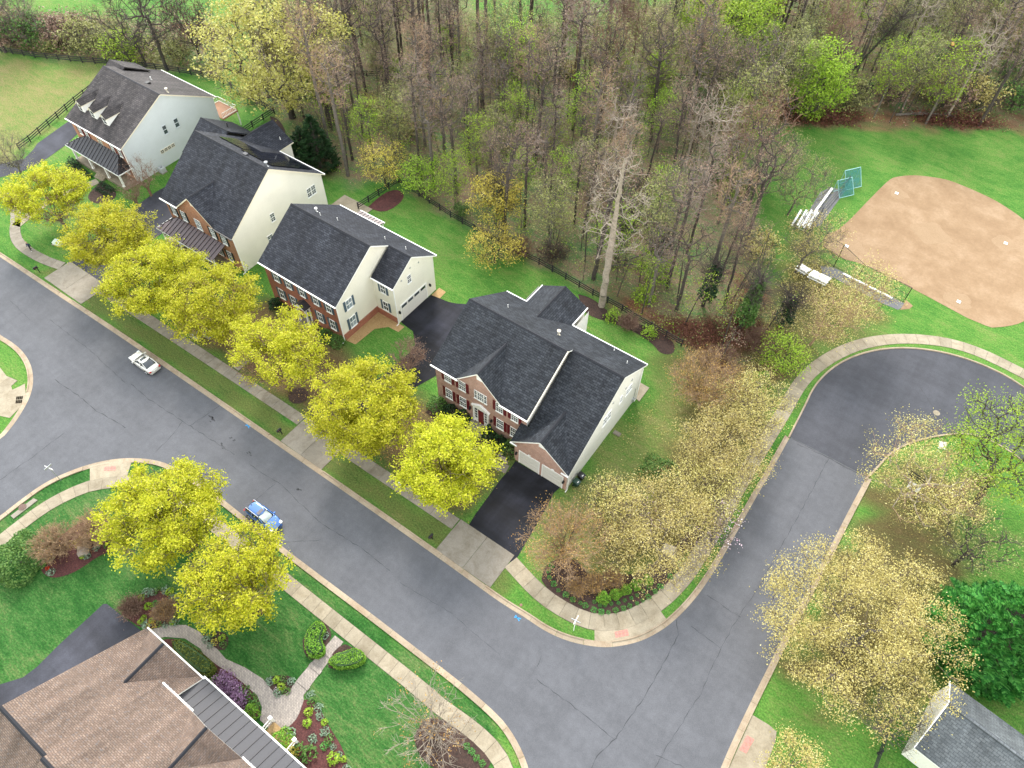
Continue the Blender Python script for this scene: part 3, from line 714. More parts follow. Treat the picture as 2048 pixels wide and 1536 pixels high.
for (x, y, rad) in ((-53.4, 29.4, 1.3), (-37.0, 7.6, 1.2), (-48.5, 7.8, 1.2)): flat('mulch_bed', [(x + rad * math.cos(t * .628), y + rad * math.sin(t * .628)) for t in range(10)], .047, MULCH)
flat('gravel_bed', [(-54.9, 39.8), (-53.4, 40.0), (-53.2, 43.6), (-51.9, 45.0), (-50.2, 45.1), (-50.1, 46.3), (-54.9, 46.3)], 0.05, TANMULCH)
flat('gravel_bed', [(-51.0, 53.2), (-49.6, 53.4), (-49.7, 54.9), (-51.0, 55.0)], 0.05, TANMULCH)
# the ball field
flat('infield', smooth_line(GL([(1646, 494), (1648, 478), (1656, 467), (1681, 459), (1753, 384), (1779, 359), (1790, 354), (1823, 350), (1856, 353), (1895, 359), (1937, 376), (1986, 398), (2018, 418), (2048, 439), (2085, 475), (2105, 540), (2095, 610), (2048, 645), (2011, 654), (1971, 656), (1825, 577), (1721, 526), (1686, 519), (1646, 494)]), .8, 1)[:-1], 0.03, DIRT)
MOUND = mulch('pale_raked_dirt', (0.215, 0.138, 0.075), (0.255, 0.168, 0.095), (0.29, 0.197, 0.118))
for px, py, rx in ((1862, 468, 3.0), (1693, 493, 2.6), (1917, 600, 2.0), (2008, 487, 1.8), (1796, 388, 1.6)):
    x, y = G(px, py)[:2]; rq = random.Random(px)
    flat('scuffed_dirt', smooth_line([(x + rx * rq.uniform(.6, 1.25) * math.cos(t * .524), y + rx * rq.uniform(.6, 1.25) * math.sin(t * .524)) for t in range(13)], .4)[:-1], .034, MOUND)
flat('dugout_floor', GL([(1640, 532), (1668, 535), (1813, 609), (1796, 620), (1762, 606), (1668, 556), (1650, 560)]), 0.03, GRAVEL)
flat('dugout_floor', GL([(1660, 375), (1692, 380), (1640, 452), (1612, 460), (1600, 452), (1640, 385)]), 0.03, GRAVEL)
flat('dirt_patch', GL([(1812, 600), (1826, 612), (1818, 618), (1800, 620)]), 0.034, DIRT)
mb = MB()
for px, py in ((1693, 493), (1793, 387), (2011, 487), (1917, 604)):
    x, y = G(px, py)[:2]; mb.box(x - .24, y - .24, .02, x + .24, y + .24, .08)
tag(mb.build('base_plate', WHITE), kind='structure')
# ---------------------------------------------------------------- house kit
def roof_solid(name, planes, mats, parent, thick=0.2):
    """planes: sloping outlines; a fascia closes every edge that no other plane shares"""
    def key(p): return tuple(round(c, 2) for c in p)
    edges = {}
    for pl in planes:
        for i in range(len(pl)):
            k = frozenset((key(pl[i]), key(pl[(i + 1) % len(pl)]))); edges[k] = edges.get(k, 0) + 1
    mb = MB()
    for pl in planes:
        n = Vector((0, 0, 0))
        for i in range(len(pl)):
            n += Vector(pl[i]).cross(Vector(pl[(i + 1) % len(pl)]))
        if n.z < 0: pl = pl[::-1]
        mb.poly(pl, 0); mb.poly([(x, y, z - thick) for x, y, z in pl[::-1]], 1)
        for i in range(len(pl)):
            a, b = pl[i], pl[(i + 1) % len(pl)]
            if edges[frozenset((key(a), key(b)))] == 1:
                mb.poly([b, a, (a[0], a[1], a[2] - thick), (b[0], b[1], b[2] - thick)], 1)
    return mb.build(name, mats, parent)
def ridge_cap(parent, lines, mat, w=0.34):
    for a, b in lines:
        mb = MB(); a, b = Vector(a), Vector(b)
        d = (b - a).normalized(); s = d.cross(Vector((0, 0, 1))).normalized() * w / 2
        up = Vector((0, 0, .045)); dn = Vector((0, 0, -.07))
        mb.poly([a + s + dn, b + s + dn, b + up, a + up]); mb.poly([a + up, b + up, b - s + dn, a - s + dn])
        mb.poly([a + s + dn, a + up, a - s + dn]); mb.poly([b - s + dn, b + up, b + s + dn])
        mb.build('ridge_cap', mat, parent)
def gutter(parent, a, b, out, mat=WHITE):
    """eaves gutter, hung just outside the fascia"""
    mb = MB(); o = Vector(out) * 0.075; mb.bar(Vector(a) + o + Vector((0, 0, -.09)), Vector(b) + o + Vector((0, 0, -.09)), .14, .14)
    mb.build('gutter', mat, parent)
def downspout(parent, x, y, z1, mat=WHITE):
    mb = MB(); mb.box(x - .05, y - .05, .05, x + .05, y + .05, z1); mb.bar((x, y, .1), (x + .0, y - .45, .05), .1, .08); mb.build('downspout', mat, parent)
def face_fn(face, pos):
    if face == 'F': return lambda u, d, z: (u, pos - d, z)         # faces -y
    if face == 'R': return lambda u, d, z: (pos + d, u, z)         # faces +x
    if face == 'B': return lambda u, d, z: (u, pos + d, z)
def fbox(mb, fn, u0, u1, z0, z1, d0, d1, m=0):
    a, b = fn(u0, d0, z0), fn(u1, d1, z1)
    mb.box(*[min(p, q) for p, q in zip(a, b)], *[max(p, q) for p, q in zip(a, b)], m)
def window(parent, face, pos, u, z, w, h, shutter=None, cols=3, rows=4, frame=WHITE, glass=GLASS, sw=0.42, name='window', sill=True):
    fn = face_fn(face, pos); mb = MB(); t = 0.065 if w > .8 else .045
    x0, x1, z0, z1 = u - w / 2, u + w / 2, z - h / 2, z + h / 2
    for a in ((x0, x0 + t, z0, z1), (x1 - t, x1, z0, z1), (x0 + t, x1 - t, z1 - t, z1), (x0 + t, x1 - t, z0, z0 + t)): fbox(mb, fn, *a, 0.0, .09)
    mr = .045 if rows > 1 else .018; fbox(mb, fn, x0 + t, x1 - t, z - mr, z + mr, .0, .075)
    for i in range(1, cols):
        c = x0 + t + (w - 2 * t) * i / cols; fbox(mb, fn, c - .02, c + .02, z0 + t, z - .05, .02, .055); fbox(mb, fn, c - .02, c + .02, z + .05, z1 - t, .02, .055)
    for half, za, zb in ((0, z0 + t, z - .05), (1, z + .05, z1 - t)):
        for i in range(1, max(1, rows // 2)):
            c = za + (zb - za) * i / (rows // 2); fbox(mb, fn, x0 + t, x1 - t, c - .018, c + .018, .02, .05)
    if sill: fbox(mb, fn, x0 - .06, x1 + .06, z0 - .09, z0 - .002, .0, .14)
    wd = mb.build(name, frame, parent)
    mb = MB(); fbox(mb, fn, x0 + t + .002, x1 - t - .002, z0 + t + .002, z1 - t - .002, -.02, .03); mb.build('pane', glass, wd)
    if shutter:
        for s in (-1, 1):
            c = u + s * (w / 2 + sw / 2 + .03); mb = MB(); fbox(mb, fn, c - sw / 2, c + sw / 2, z0 - .02, z1 + .02, .0, .06)
            for k in range(2):
                fbox(mb, fn, c - sw / 2 + .06, c + sw / 2 - .06, z0 + .08 + k * h / 2, z0 + h / 2 - .08 + k * h / 2, .06, .08)
            mb.build('shutter', shutter, parent)
    return wd
def garage_door(parent, face, pos, u, w, h, z0=0.03, mat=GDOOR, lights=False):
    fn = face_fn(face, pos); mb = MB()
    for a in ((u - w / 2 - .12, u - w / 2, z0, z0 + h), (u + w / 2, u + w / 2 + .12, z0, z0 + h), (u - w / 2 - .12, u + w / 2 + .12, z0 + h, z0 + h + .14)): fbox(mb, fn, *a, .0, .07)
    fbox(mb, fn, u - w / 2, u + w / 2, z0, z0 + h, -.02, .012)
    gd = mb.build('garage_door', WHITE, parent)
    for k in range(4):
        mb = MB(); za, zb = z0 + h * k / 4 + .012, z0 + h * (k + 1) / 4 - .012
        fbox(mb, fn, u - w / 2 + .01, u + w / 2 - .01, za, zb, .012, .035)
        for c in range(4):
            a = u - w / 2 + w * (c + .12) / 4; b_ = u - w / 2 + w * (c + .88) / 4; fbox(mb, fn, a, b_, za + .1, zb - .1, .035, .05, 1 if (lights and k == 3) else 0)
        mb.build('door_section', [mat, GLASS], gd)
    return gd
def lamp_fixture(parent, face, pos, u, z):
    fn = face_fn(face, pos); mb = MB(); fbox(mb, fn, u - .06, u + .06, z - .2, z + .1, .0, .05); fbox(mb, fn, u - .1, u + .1, z - .25, z + .12, .1, .3); fbox(mb, fn, u - .05, u + .05, z + .12, z + .2, .05, .25)
    mb.build('wall_lantern', BLACK, parent)
def gable_vent(parent, face, pos, u, z, w, h, mat=WHITE):
    fn = face_fn(face, pos); mb = MB(); fbox(mb, fn, u - w / 2, u + w / 2, z - h / 2, z + h / 2, .0, .05)
    k = int(h / .11)
    for i in range(k): fbox(mb, fn, u - w / 2 + .05, u + w / 2 - .05, z - h / 2 + .06 + i * .11, z - h / 2 + .11 + i * .11, .05, .08)
    mb.build('gable_vent', mat, parent)
def pipe_vent(parent, x, y, z, h=.45, r=.05, mat=WHITE, cap=False):
    mb = MB(); mb.tube((x, y, z - .3), (x, y, z + h), r, r, 8)
    mb.tube((x, y, z - .12), (x, y, z + .06), r * 2.4, r * 1.2, 8)
    if cap: mb.tube((x, y, z + h + .02), (x, y, z + h + .16), r * 2.2, r * 2.2, 8); mb.tube((x, y, z + h + .16), (x, y, z + h + .3), r * 2.2, .01, 8)
    mb.build('roof_vent', mat, parent)
def seam_panels(parent, xb0, xb1, yb, zb, xt0, xt1, yt, zt, n, mat, seam=METD, endmat=None):
    """standing-seam roof: each metal sheet its own piece; slanted ends are hips"""
    nz = Vector((0, -(zt - zb), (yt - yb))).normalized()
    if nz.z < 0: nz = -nz
    def P(x, t): return Vector((x, yb + (yt - yb) * t, zb + (zt - zb) * t))
    def tl(x):
        t = 1.0
        if xt0 > xb0: t = min(t, (x - xb0) / (xt0 - xb0))
        if xt1 < xb1: t = min(t, (xb1 - x) / (xb1 - xt1))
        return max(0.0, t)
    for i in range(n):
        a, b = xb0 + (xb1 - xb0) * i / n + .015, xb0 + (xb1 - xb0) * (i + 1) / n - .015
        xs = [a] + [x for x in (xt0, xt1) if a < x < b] + [b]
        top = [P(x, tl(x)) for x in xs]; bot = [P(b, 0), P(a, 0)]
        ring = [bot[1], bot[0]] + top[::-1]
        mb = MB(); mb.poly([p + nz * .06 for p in ring] if (yt > yb) else [p + nz * .06 for p in ring][::-1]); 
        m = len(ring)
        for k in range(m):
            p, q = ring[k], ring[(k + 1) % m]; mb.poly([p + nz * .06, p - nz * .04, q - nz * .04, q + nz * .06])
        if tl(b) > .03 and i < n - 1: mb.bar(P(b + .015, 0) + nz * .07, P(b + .015, tl(b)) + nz * .07, .05, .11, 1)
        mb.build('roof_panel', [mat, seam], parent)
def hip_end(parent, a, b, c, n, mat, seam=METD):
    mb = MB(); mb.poly([a, b, c]); mb.poly([c, b, a])
    A, B, C = Vector(a), Vector(b), Vector(c)
    for i in range(1, n):
        p = A + (B - A) * i / n; mb.bar(p + Vector((0, 0, .04)), p.lerp(C, .0) + (C - p) * min(1, (1 - abs(2 * i / n - 1)) * 1.0) * .9 + Vector((0, 0, .04)), .04, .06, 1)
    mb.build('roof_panel', [mat, seam], parent)
def column(parent, x, y, z0, z1, w=.26, mat=WHITE):
    mb = MB(); mb.box(x - w / 2, y - w / 2, z0, x + w / 2, y + w / 2, z1); mb.box(x - w * .7, y - w * .7, z0, x + w * .7, y + w * .7, z0 + .2); mb.box(x - w * .7, y - w * .7, z1 - .16, x + w * .7, y + w * .7, z1)
    mb.build('porch_column', mat, parent)
def front_plane(x0, x1, ye, ze, yr, zr, gables=()):
    """front roof slope (rising towards +y) with cross gables let in: returns planes, gable ridges"""
    s = (zr - ze) / (yr - ye); low = [(x0, ye, ze)]; planes = []; ridges = []
    for gx, hw, zg in gables:
        yv = ye + (zg - ze) / s
        low += [(gx - hw, ye, ze), (gx, yv, zg), (gx + hw, ye, ze)]
        planes += [[(gx - hw, ye, ze), (gx, ye, zg), (gx, yv, zg)], [(gx, ye, zg), (gx + hw, ye, ze), (gx, yv, zg)]]
        ridges.append(((gx, ye, zg), (gx, yv, zg)))
    low.append((x1, ye, ze))
    q = []
    for p in low:
        if not q or (Vector(p) - Vector(q[-1])).length > .01: q.append(p)
    return [q + [(x1, yr, zr), (x0, yr, zr)]] + planes, ridges

# ================================================================ the brick house with burgundy shutters (in the middle)
H = thing('brick_house', 'pink brick house with burgundy shutters, red door and two garage doors beside the tall corner', 'house', (-29, 46, 0))
MAIN_P, ridg = front_plane(-39.05, -24.88, 39.3, 7.0, 47.2, 11.65, [(-31.95, 3.3, 10.35)])
back = [(-39.05, 47.2, 11.65), (-24.88, 47.2, 11.65), (-24.88, 54.9, 6.6), (-28.8, 54.9, 6.6), (-32.3, 52.0, 8.5), (-35.8, 54.9, 6.6), (-39.05, 54.9, 6.6)]
sb = (11.65 - 6.6) / 7.7
wing_planes = [[(-35.8, 54.9, 6.6), (-32.3, 52.0, 8.5), (-32.3, 58.6, 8.5), (-35.8, 58.6, 6.6)], [(-32.3, 52.0, 8.5), (-28.8, 54.9, 6.6), (-28.8, 58.6, 6.6), (-32.3, 58.6, 8.5)]]
roof = roof_solid('roof', MAIN_P + [back] + wing_planes, [SHD, WHITE], H)
ridge_cap(roof, [((-39.05, 47.2, 11.65), (-24.88, 47.2, 11.65)), ((-32.3, 52.0, 8.5), (-32.3, 58.6, 8.5))] + ridg, RIDGE)
yr2, zr2 = 48.3, 10.93
gw, rd2 = front_plane(-25.95, -17.95, 37.5, 4.1, yr2, zr2, [(-21.95, 3.99, 7.4)])
s2 = (zr2 - 4.1) / (yr2 - 37.5)
gw[0] = [(-25.95, 37.5, 4.1), (-25.94, 37.5, 4.1), (-21.95, 37.5 + 3.3 / s2, 7.4), (-17.96, 37.5, 4.1), (-17.95, 37.5, 4.1), (-17.95, yr2, zr2), (-24.9, yr2, zr2), (-24.9, 39.62, 4.1 + s2 * 2.12), (-25.95, 39.62, 4.1 + s2 * 2.12)]
roof2 = roof_solid('roof', gw + [[(-24.9, yr2, zr2), (-17.95, yr2, zr2), (-17.95, 54.9, 6.6), (-24.9, 54.9, 6.6)]], [SHD, WHITE], H)
ridge_cap(roof2, [((-24.9, yr2, zr2), (-17.95, yr2, zr2))] + rd2, RIDGE)
mb = MB()  # pink brick: front with its gable, garage front with its gable
fy = 39.66
mb.poly([(-38.7, fy, 0), (-25.2, fy, 0), (-25.2, fy, 6.85), (-28.65, fy, 6.95), (-31.95, fy, 10.1), (-35.25, fy, 6.95), (-38.7, fy, 6.85)])
gy0 = 37.9
mb.poly([(-25.6, gy0, 0), (-18.26, gy0, 0), (-18.26, gy0, 4.0), (-21.95, gy0, 7.15), (-25.6, gy0, 4.1)])
mb.poly([(-25.6, fy, 0), (-25.6, gy0, 0), (-25.6, gy0, 4.2), (-25.6, fy, 5.2)])
mb.build('brick_wall', BRP, H)
mb = MB()  # white siding: sides, back, wing
mb.poly([(-38.7, 54.5, 0), (-38.7, fy, 0), (-38.7, fy, 6.9), (-38.7, 47.2, 11.4), (-38.7, 54.5, 6.6)])
mb.poly([(-18.26, gy0, 0), (-18.26, 54.5, 0), (-18.26, 54.5, 6.62), (-18.26, yr2, zr2 - .22), (-18.26, gy0, 4.15)])
mb.poly([(-25.2, 39.67, 4.9), (-25.2, 54.4, 6.6), (-25.2, 47.2, 11.4), (-25.2, 39.67, 6.95)])
mb.poly([(-18.26, 54.5, 0), (-28.4, 54.5, 0), (-28.4, 54.5, 6.6), (-18.26, 54.5, 6.6)]); mb.poly([(-36.0, 54.5, 0), (-38.7, 54.5, 0), (-38.7, 54.5, 6.6), (-36.0, 54.5, 6.6)])
mb.poly([(-28.4, 54.5, 0), (-28.4, 58.3, 0), (-28.4, 58.3, 6.5), (-28.4, 54.5, 6.5)][::-1]); mb.poly([(-36.2, 58.3, 0), (-36.2, 54.5, 0), (-36.2, 54.5, 6.5), (-36.2, 58.3, 6.5)])
mb.poly([(-29.0, 54.5, 0), (-29.0, 58.3, 0), (-29.0, 58.3, 6.55), (-29.0, 54.5, 6.55)]); mb.poly([(-29.0, 58.3, 0), (-35.6, 58.3, 0), (-35.6, 58.3, 6.5), (-32.3, 58.3, 8.3), (-29.0, 58.3, 6.5)])
mb.build('wall', SIDW, H)
for u in (-36.77, -34.57, -29.05, -26.86):
    window(H, 'F', fy, u, 5.78, 1.02, 1.72, SHUTR); 
for u in (-36.79, -34.6, -28.98, -26.93):
    window(H, 'F', fy, u, 2.45, 1.05, 1.85, SHUTR)
window(H, 'F', fy, -31.82, 5.75, .95, 1.55, None)
for s in (-1, 1): window(H, 'F', fy, -31.82 + s * .72, 5.75, .40, 1.55, None, cols=1)
gable_vent(H, 'F', fy, -31.92, 9.25, .75, .85); gable_vent(H, 'F', gy0, -21.9, 6.35, .8, .85)
fnF = face_fn('F', fy); mb = MB()   # entrance: pilasters, sidelights, pediment
fbox(mb, fnF, -33.0, -32.78, .2, 3.2, 0, .18); fbox(mb, fnF, -30.86, -30.64, .2, 3.2, 0, .18); fbox(mb, fnF, -33.1, -30.54, 3.2, 3.42, 0, .24); fbox(mb, fnF, -32.36, -32.28, .2, 3.0, 0, .12); fbox(mb, fnF, -31.36, -31.28, .2, 3.0, 0, .12); fbox(mb, fnF, -32.78, -30.86, 3.0, 3.2, 0, .12)
for yy in (fy - .26, fy - .002): mb.poly([(-33.15, yy, 3.42), (-30.49, yy, 3.42), (-31.82, yy, 4.1)])
mb.poly([(-33.2, fy - .3, 3.44), (-31.82, fy - .3, 4.16), (-31.82, fy, 4.16), (-33.2, fy, 3.44)]); mb.poly([(-31.82, fy - .3, 4.16), (-30.44, fy - .3, 3.44), (-30.44, fy, 3.44), (-31.82, fy, 4.16)])
ent = mb.build('door_surround', WHITE, H)
mb = MB(); fbox(mb, fnF, -32.28, -31.36, .22, 3.0, 0, .07)
for k in range(3):
    for j in range(2): fbox(mb, fnF, -32.2 + j * .4, -31.87 + j * .4, .4 + k * .85, 1.1 + k * .85, .07, .09)
dr = mb.build('front_door', DOORR, H); mb = MB(); fbox(mb, fnF, -31.46, -31.42, 1.15, 1.3, .07, .14); mb.build('handle', GALV, dr)
for s, (a, b_) in enumerate(((-32.78, -32.36), (-31.28, -30.86))):
    mb = MB(); fbox(mb, fnF, a + .04, b_ - .04, .9, 2.9, 0, .06); 
    for k in range(4): fbox(mb, fnF, a, b_, .85 + k * .52, .92 + k * .52, .06, .09, 1)
    fbox(mb, fnF, a, b_, .22, .85, 0, .09, 1); mb.build('sidelight', [GLASS, WHITE], ent)
mb = MB(); mb.box(-33.2, 38.3, 0, -30.4, fy, .2); mb.box(-32.9, 37.95, 0, -30.7, 38.3, .1); mb.build('door_step', CONCG, H)
for u, z in ((-33.45, 2.35), (-30.2, 2.3)): lamp_fixture(H, 'F', fy, u, z)
for u in (-25.25, -18.62): lamp_fixture(H, 'F', gy0, u, 1.85)
for u in (-23.47, -20.2):
    garage_door(H, 'F', gy0, u, 2.72, 2.5)
    mb = MB(); fbox(mb, face_fn('F', gy0), u - .17, u + .17, 2.66, 2.95, .03, .12); mb.build('keystone', WHITE, H)
gutter(H, (-39.05, 39.3, 7.0), (-34.9, 39.3, 7.0), (0, -1, 0)); gutter(H, (-28.9, 39.3, 7.0), (-24.88, 39.3, 7.0), (0, -1, 0)); gutter(H, (-17.95, 54.9, 6.6), (-28.8, 54.9, 6.6), (0, 1, 0)); gutter(H, (-39.05, 54.9, 6.6), (-35.8, 54.9, 6.6), (0, 1, 0))
for a, b_ in (((-25.95, 37.5, 4.1), (-25.0, 37.5, 4.1)), ((-18.9, 37.5, 4.1), (-17.95, 37.5, 4.1))): gutter(H, a, b_, (0, -1, 0))
mb = MB(); mb.bar((-24.86, 39.3, 7.03), (-24.86, 47.2, 11.68), .1, .22); mb.build('rake_board', CREAMT, H)
for x in (-35.82, -28.78): mb = MB(); mb.bar((x, 54.9, 6.6), (x, 58.6, 6.6), .12, .16); mb.build('gutter', WHITE, H)
window(H, 'R', -18.26, 51.17, 5.4, 1.5, 1.15, None, 2, 2); window(H, 'R', -18.26, 49.28, 5.5, .65, 1.1, None, 1, 2)
window(H, 'R', -18.26, 45.6, 5.3, .9, 1.5, None, 2, 2); window(H, 'R', -18.26, 46.55, 5.3, .9, 1.5, None, 2, 2)
for y, z in ((51.55, 6.9), (50.2, 6.7), (47.1, 7.2)):
    mb = MB(); fbox(mb, face_fn('R', -18.26), y - .12, y + .12, z - .12, z + .12, 0, .08); mb.build('wall_vent', GALV, H)
mb = MB(); fbox(mb, face_fn('R', -18.26), 53.2, 53.65, .5, 1.1, 0, .2); mb.tube((-18.15, 53.4, 1.1), (-18.15, 53.4, 3.2), .04, .04, 6); mb.build('electric_meter', GALV, H)
for (x, y) in ((-18.15, 38.1), (-18.15, 54.3)): downspout(H, x, y, 3.9 if y < 40 else 6.3)
def rz_back(y): return 11.65 - (y - 47.2) * sb
pipe_vent(H, -35.6, 50.4, rz_back(50.4), .45); pipe_vent(H, -28.0, 50.2, rz_back(50.2), .6, .11, CREAMT, True); pipe_vent(H, -19.6, 52.3, rz_back(52.3), .4); pipe_vent(H, -22.2, 54.0, rz_back(54.0), .25)
mb = MB(); mb.box(-29.4, 54.5, 2.7, -23.2, 57.5, 2.85); mb.box(-29.5, 57.5, 2.62, -23.1, 57.62, 2.95, 1); mb.box(-23.2, 54.5, 2.62, -23.1, 57.5, 2.95, 1)
for x in (-29.2, -26.3, -23.3): mb.box(x - .08, 57.3, 0, x + .08, 57.46, 2.7, 1)
mb.build('porch_roof', [SHL, WHITE], H)

# ================================================================ cream house with blue shutters
H = thing('brick_house', 'cream house with orange-red brick front, blue-grey shutters and a double garage at its right end', 'house', (-62, 46, 0))
ze, zr = 7.05, 11.9
P3 = [[(-68.95, 39.3, ze), (-54.7, 39.3, ze), (-54.7, 46.9, zr), (-68.95, 46.9, zr)], [(-68.95, 46.9, zr), (-54.7, 46.9, zr), (-54.7, 54.85, 6.5), (-68.95, 54.85, 6.5)]]
r1 = roof_solid('roof', P3, [SHG, WHITE], H); ridge_cap(r1, [((-68.95, 46.9, zr), (-54.7, 46.9, zr))], RIDGE)
sl = (zr - 6.5) / 7.95; yw3 = 50.05; zw3 = zr - (yw3 - 46.9) * sl
r2 = roof_solid('roof', [[(-54.7, 45.95, 7.15), (-50.85, 45.95, 7.15), (-50.85, yw3, zw3), (-54.7, yw3, zw3)], [(-54.7, yw3, zw3), (-50.85, yw3, zw3), (-50.85, 54.85, 6.5), (-54.7, 54.85, 6.5)]], [SHG, WHITE], H)
ridge_cap(r2, [((-54.7, yw3, zw3), (-50.85, yw3, zw3))], RIDGE)
mb = MB(); mb.poly([(-68.5, 39.67, 0), (-55.0, 39.67, 0), (-55.0, 39.67, 6.95), (-68.5, 39.67, 6.95)])
mb.build('brick_wall', BRR, H)
mb = MB(); mb.box(-55.02, 39.66, 0, -54.9, 46.36, 1.15); mb.box(-54.9, 46.27, 0, -51.19, 46.39, 1.0); mb.build('brick_plinth', BRR, H)
mb = MB()
mb.poly([(-55.0, 39.67, 0), (-55.0, 54.5, 0), (-55.0, 54.5, 6.6), (-55.0, 46.9, zr - .22), (-55.0, 39.67, 7.0)])
mb.poly([(-55.0, 46.39, 0), (-51.2, 46.39, 0), (-51.2, 46.39, 7.15), (-55.0, 46.39, 7.15)])
mb.poly([(-51.2, 46.39, 0), (-51.2, 54.5, 0), (-51.2, 54.5, 6.6), (-51.2, yw3, zw3 - .2), (-51.2, 46.39, 7.2)])
mb.poly([(-51.2, 54.5, 0), (-68.5, 54.5, 0), (-68.5, 54.5, 6.6), (-51.2, 54.5, 6.6)]); mb.poly([(-68.5, 54.5, 0), (-68.5, 39.67, 0), (-68.5, 39.67, 7), (-68.5, 46.9, zr - .22), (-68.5, 54.5, 6.6)])
mb.build('wall', SIDC, H)
for u in (-66.36, -64.05, -61.5, -58.95, -56.6): window(H, 'F', 39.67, u, 5.5, .95, 1.65, SHUTB, 2, 2, sw=.38)
for u in (-66.36, -64.05, -59.0, -56.65): window(H, 'F', 39.67, u, 2.25, .98, 1.8, SHUTB, 2, 2, sw=.38)
mb = MB(); fbox(mb, face_fn('F', 39.67), -62.2, -60.9, .3, 3.2, 0, .15, 0); fbox(mb, face_fn('F', 39.67), -62.0, -61.1, .3, 2.7, .15, .18, 1); mb.build('front_door', [WHITE, SHUTK], H)
mb = MB(); mb.poly([(-62.5, 38.6, 3.3), (-60.6, 38.6, 3.3), (-61.55, 38.6, 4.0)]); mb.box(-62.5, 38.6, 3.1, -60.6, 39.67, 3.3); mb.poly([(-62.6, 38.5, 3.3), (-61.55, 38.5, 4.05), (-61.55, 39.67, 4.05), (-62.6, 39.67, 3.3)], 1); mb.poly([(-61.55, 38.5, 4.05), (-60.5, 38.5, 3.3), (-60.5, 39.67, 3.3), (-61.55, 39.67, 4.05)], 1); mb.build('door_canopy', [WHITE, METD], H)
for x in (-62.4, -60.7): column(H, x, 38.75, .3, 3.1, .2)
mb = MB(); mb.box(-62.7, 38.4, 0, -60.4, 39.67, .3); mb.box(-62.5, 38.0, 0, -60.6, 38.4, .15); mb.build('door_step', CONCG, H)
window(H, 'R', -55.0, 41.75, 5.55, 1.15, 1.7, SHUTB, 2, 2, sw=.36, glass=GLASSB); window(H, 'R', -55.0, 41.72, 2.2, 1.15, 1.9, SHUTB, 2, 2, sw=.36, glass=GLASSB)
window(H, 'F', 46.39, -53.17, 5.55, .95, 1.6, SHUTB, 2, 2, sw=.36); window(H, 'F', 46.39, -53.2, 2.25, .95, 1.7, SHUTB, 2, 2, sw=.36)
window(H, 'R', -51.2, 49.45, 6.15, .75, 1.35, None, 2, 4)
garage_door(H, 'R', -51.2, 49.85, 5.3, 2.75, lights=True)
for u in (46.72, 53.2): lamp_fixture(H, 'R', -51.2, u, 2.05)
for y, z in ((51.6, 7.5), (49.9, 7.8), (48.0, 6.9)):
    mb = MB(); fbox(mb, face_fn('R', -51.2), y - .1, y + .1, z - .1, z + .1, 0, .08); mb.build('wall_vent', GALV, H)
gutter(H, (-68.95, 39.3, ze), (-54.7, 39.3, ze), (0, -1, 0)); gutter(H, (-50.85, 54.85, 6.5), (-68.95, 54.85, 6.5), (0, 1, 0)); gutter(H, (-54.7, 45.95, 7.15), (-50.85, 45.95, 7.15), (0, -1, 0))
downspout(H, -54.9, 39.55, 6.8); downspout(H, -51.1, 46.25, 6.9)
def rb3(y): return zr - (y - 46.9) * sl
for x, y, c in ((-66.2, 48.6, True), (-64.9, 48.1, False), (-63.2, 49.4, False), (-56.7, 51.4, False), (-53.3, 51.7, False)): pipe_vent(H, x, y, rb3(y), .45, .10 if c else .05, WHITE, c)
seam_panels(H, -69.0, -64.3, 58.6, 2.9, -69.0, -64.3, 54.6, 3.6, 8, METB); mb = MB(); mb.box(-69.1, 58.6, 2.75, -64.2, 58.75, 2.95)
for x in (-68.9, -66.6, -64.4): mb.box(x - .08, 58.3, 0, x + .08, 58.46, 2.8)
mb.build('awning_frame', WHITE, H)

# ================================================================ ivory house with solar roof and plum porch roof
H = thing('brick_house', 'ivory house with orange brick front, plum porch roof and solar panels behind', 'house', (-84, 48, 0))
yf, ye, ze, yr, zr, yb, zb = 40.85, 40.45, 6.65, 49.45, 13.0, 58.6, 6.7
P2, rd = front_plane(-91.05, -75.6, ye, ze, yr, zr, [(-83.4, 4.0, 10.05)])
r1 = roof_solid('roof', P2 + [[(-91.05, yr, zr), (-75.6, yr, zr), (-75.6, yb, zb), (-91.05, yb, zb)]], [SHG, CREAMT], H)
ridge_cap(r1, [((-91.05, yr, zr), (-75.6, yr, zr))] + rd, RIDGE)
r2 = roof_solid('roof', [[(-92.9, 57.5, 6.6), (-89.2, 54.5, 9.1), (-89.2, 61.7, 9.1), (-92.9, 61.7, 6.6)], [(-89.2, 54.5, 9.1), (-85.4, 57.5, 6.6), (-85.4, 61.7, 6.6), (-89.2, 61.7, 9.1)]], [SHG, CREAMT], H)
ridge_cap(r2, [((-89.2, 54.5, 9.1), (-89.2, 61.7, 9.1))], RIDGE)
r3 = roof_solid('roof', [[(-97.2, 49.6, 6.7), (-91.0, 49.6, 6.7), (-91.0, 54.6, 10.1), (-97.2, 54.6, 10.1)], [(-97.2, 54.6, 10.1), (-91.0, 54.6, 10.1), (-91.0, 59.6, 6.7), (-97.2, 59.6, 6.7)]], [SHG, SHG], H)
ridge_cap(r3, [((-97.2, 54.6, 10.1), (-91.0, 54.6, 10.1))], RIDGE)
mb = MB(); mb.poly([(-90.7, yf, 0), (-75.9, yf, 0), (-75.9, yf, 6.55), (-79.4, yf, 6.6), (-83.4, yf, 9.8), (-87.4, yf, 6.6), (-90.7, yf, 6.55)]); mb.build('brick_wall', BRO, H)
mb = MB()
mb.poly([(-75.9, yf, 0), (-75.9, 58.2, 0), (-75.9, 58.2, 6.8), (-75.9, yr, zr - .22), (-75.9, yf, 6.75)])
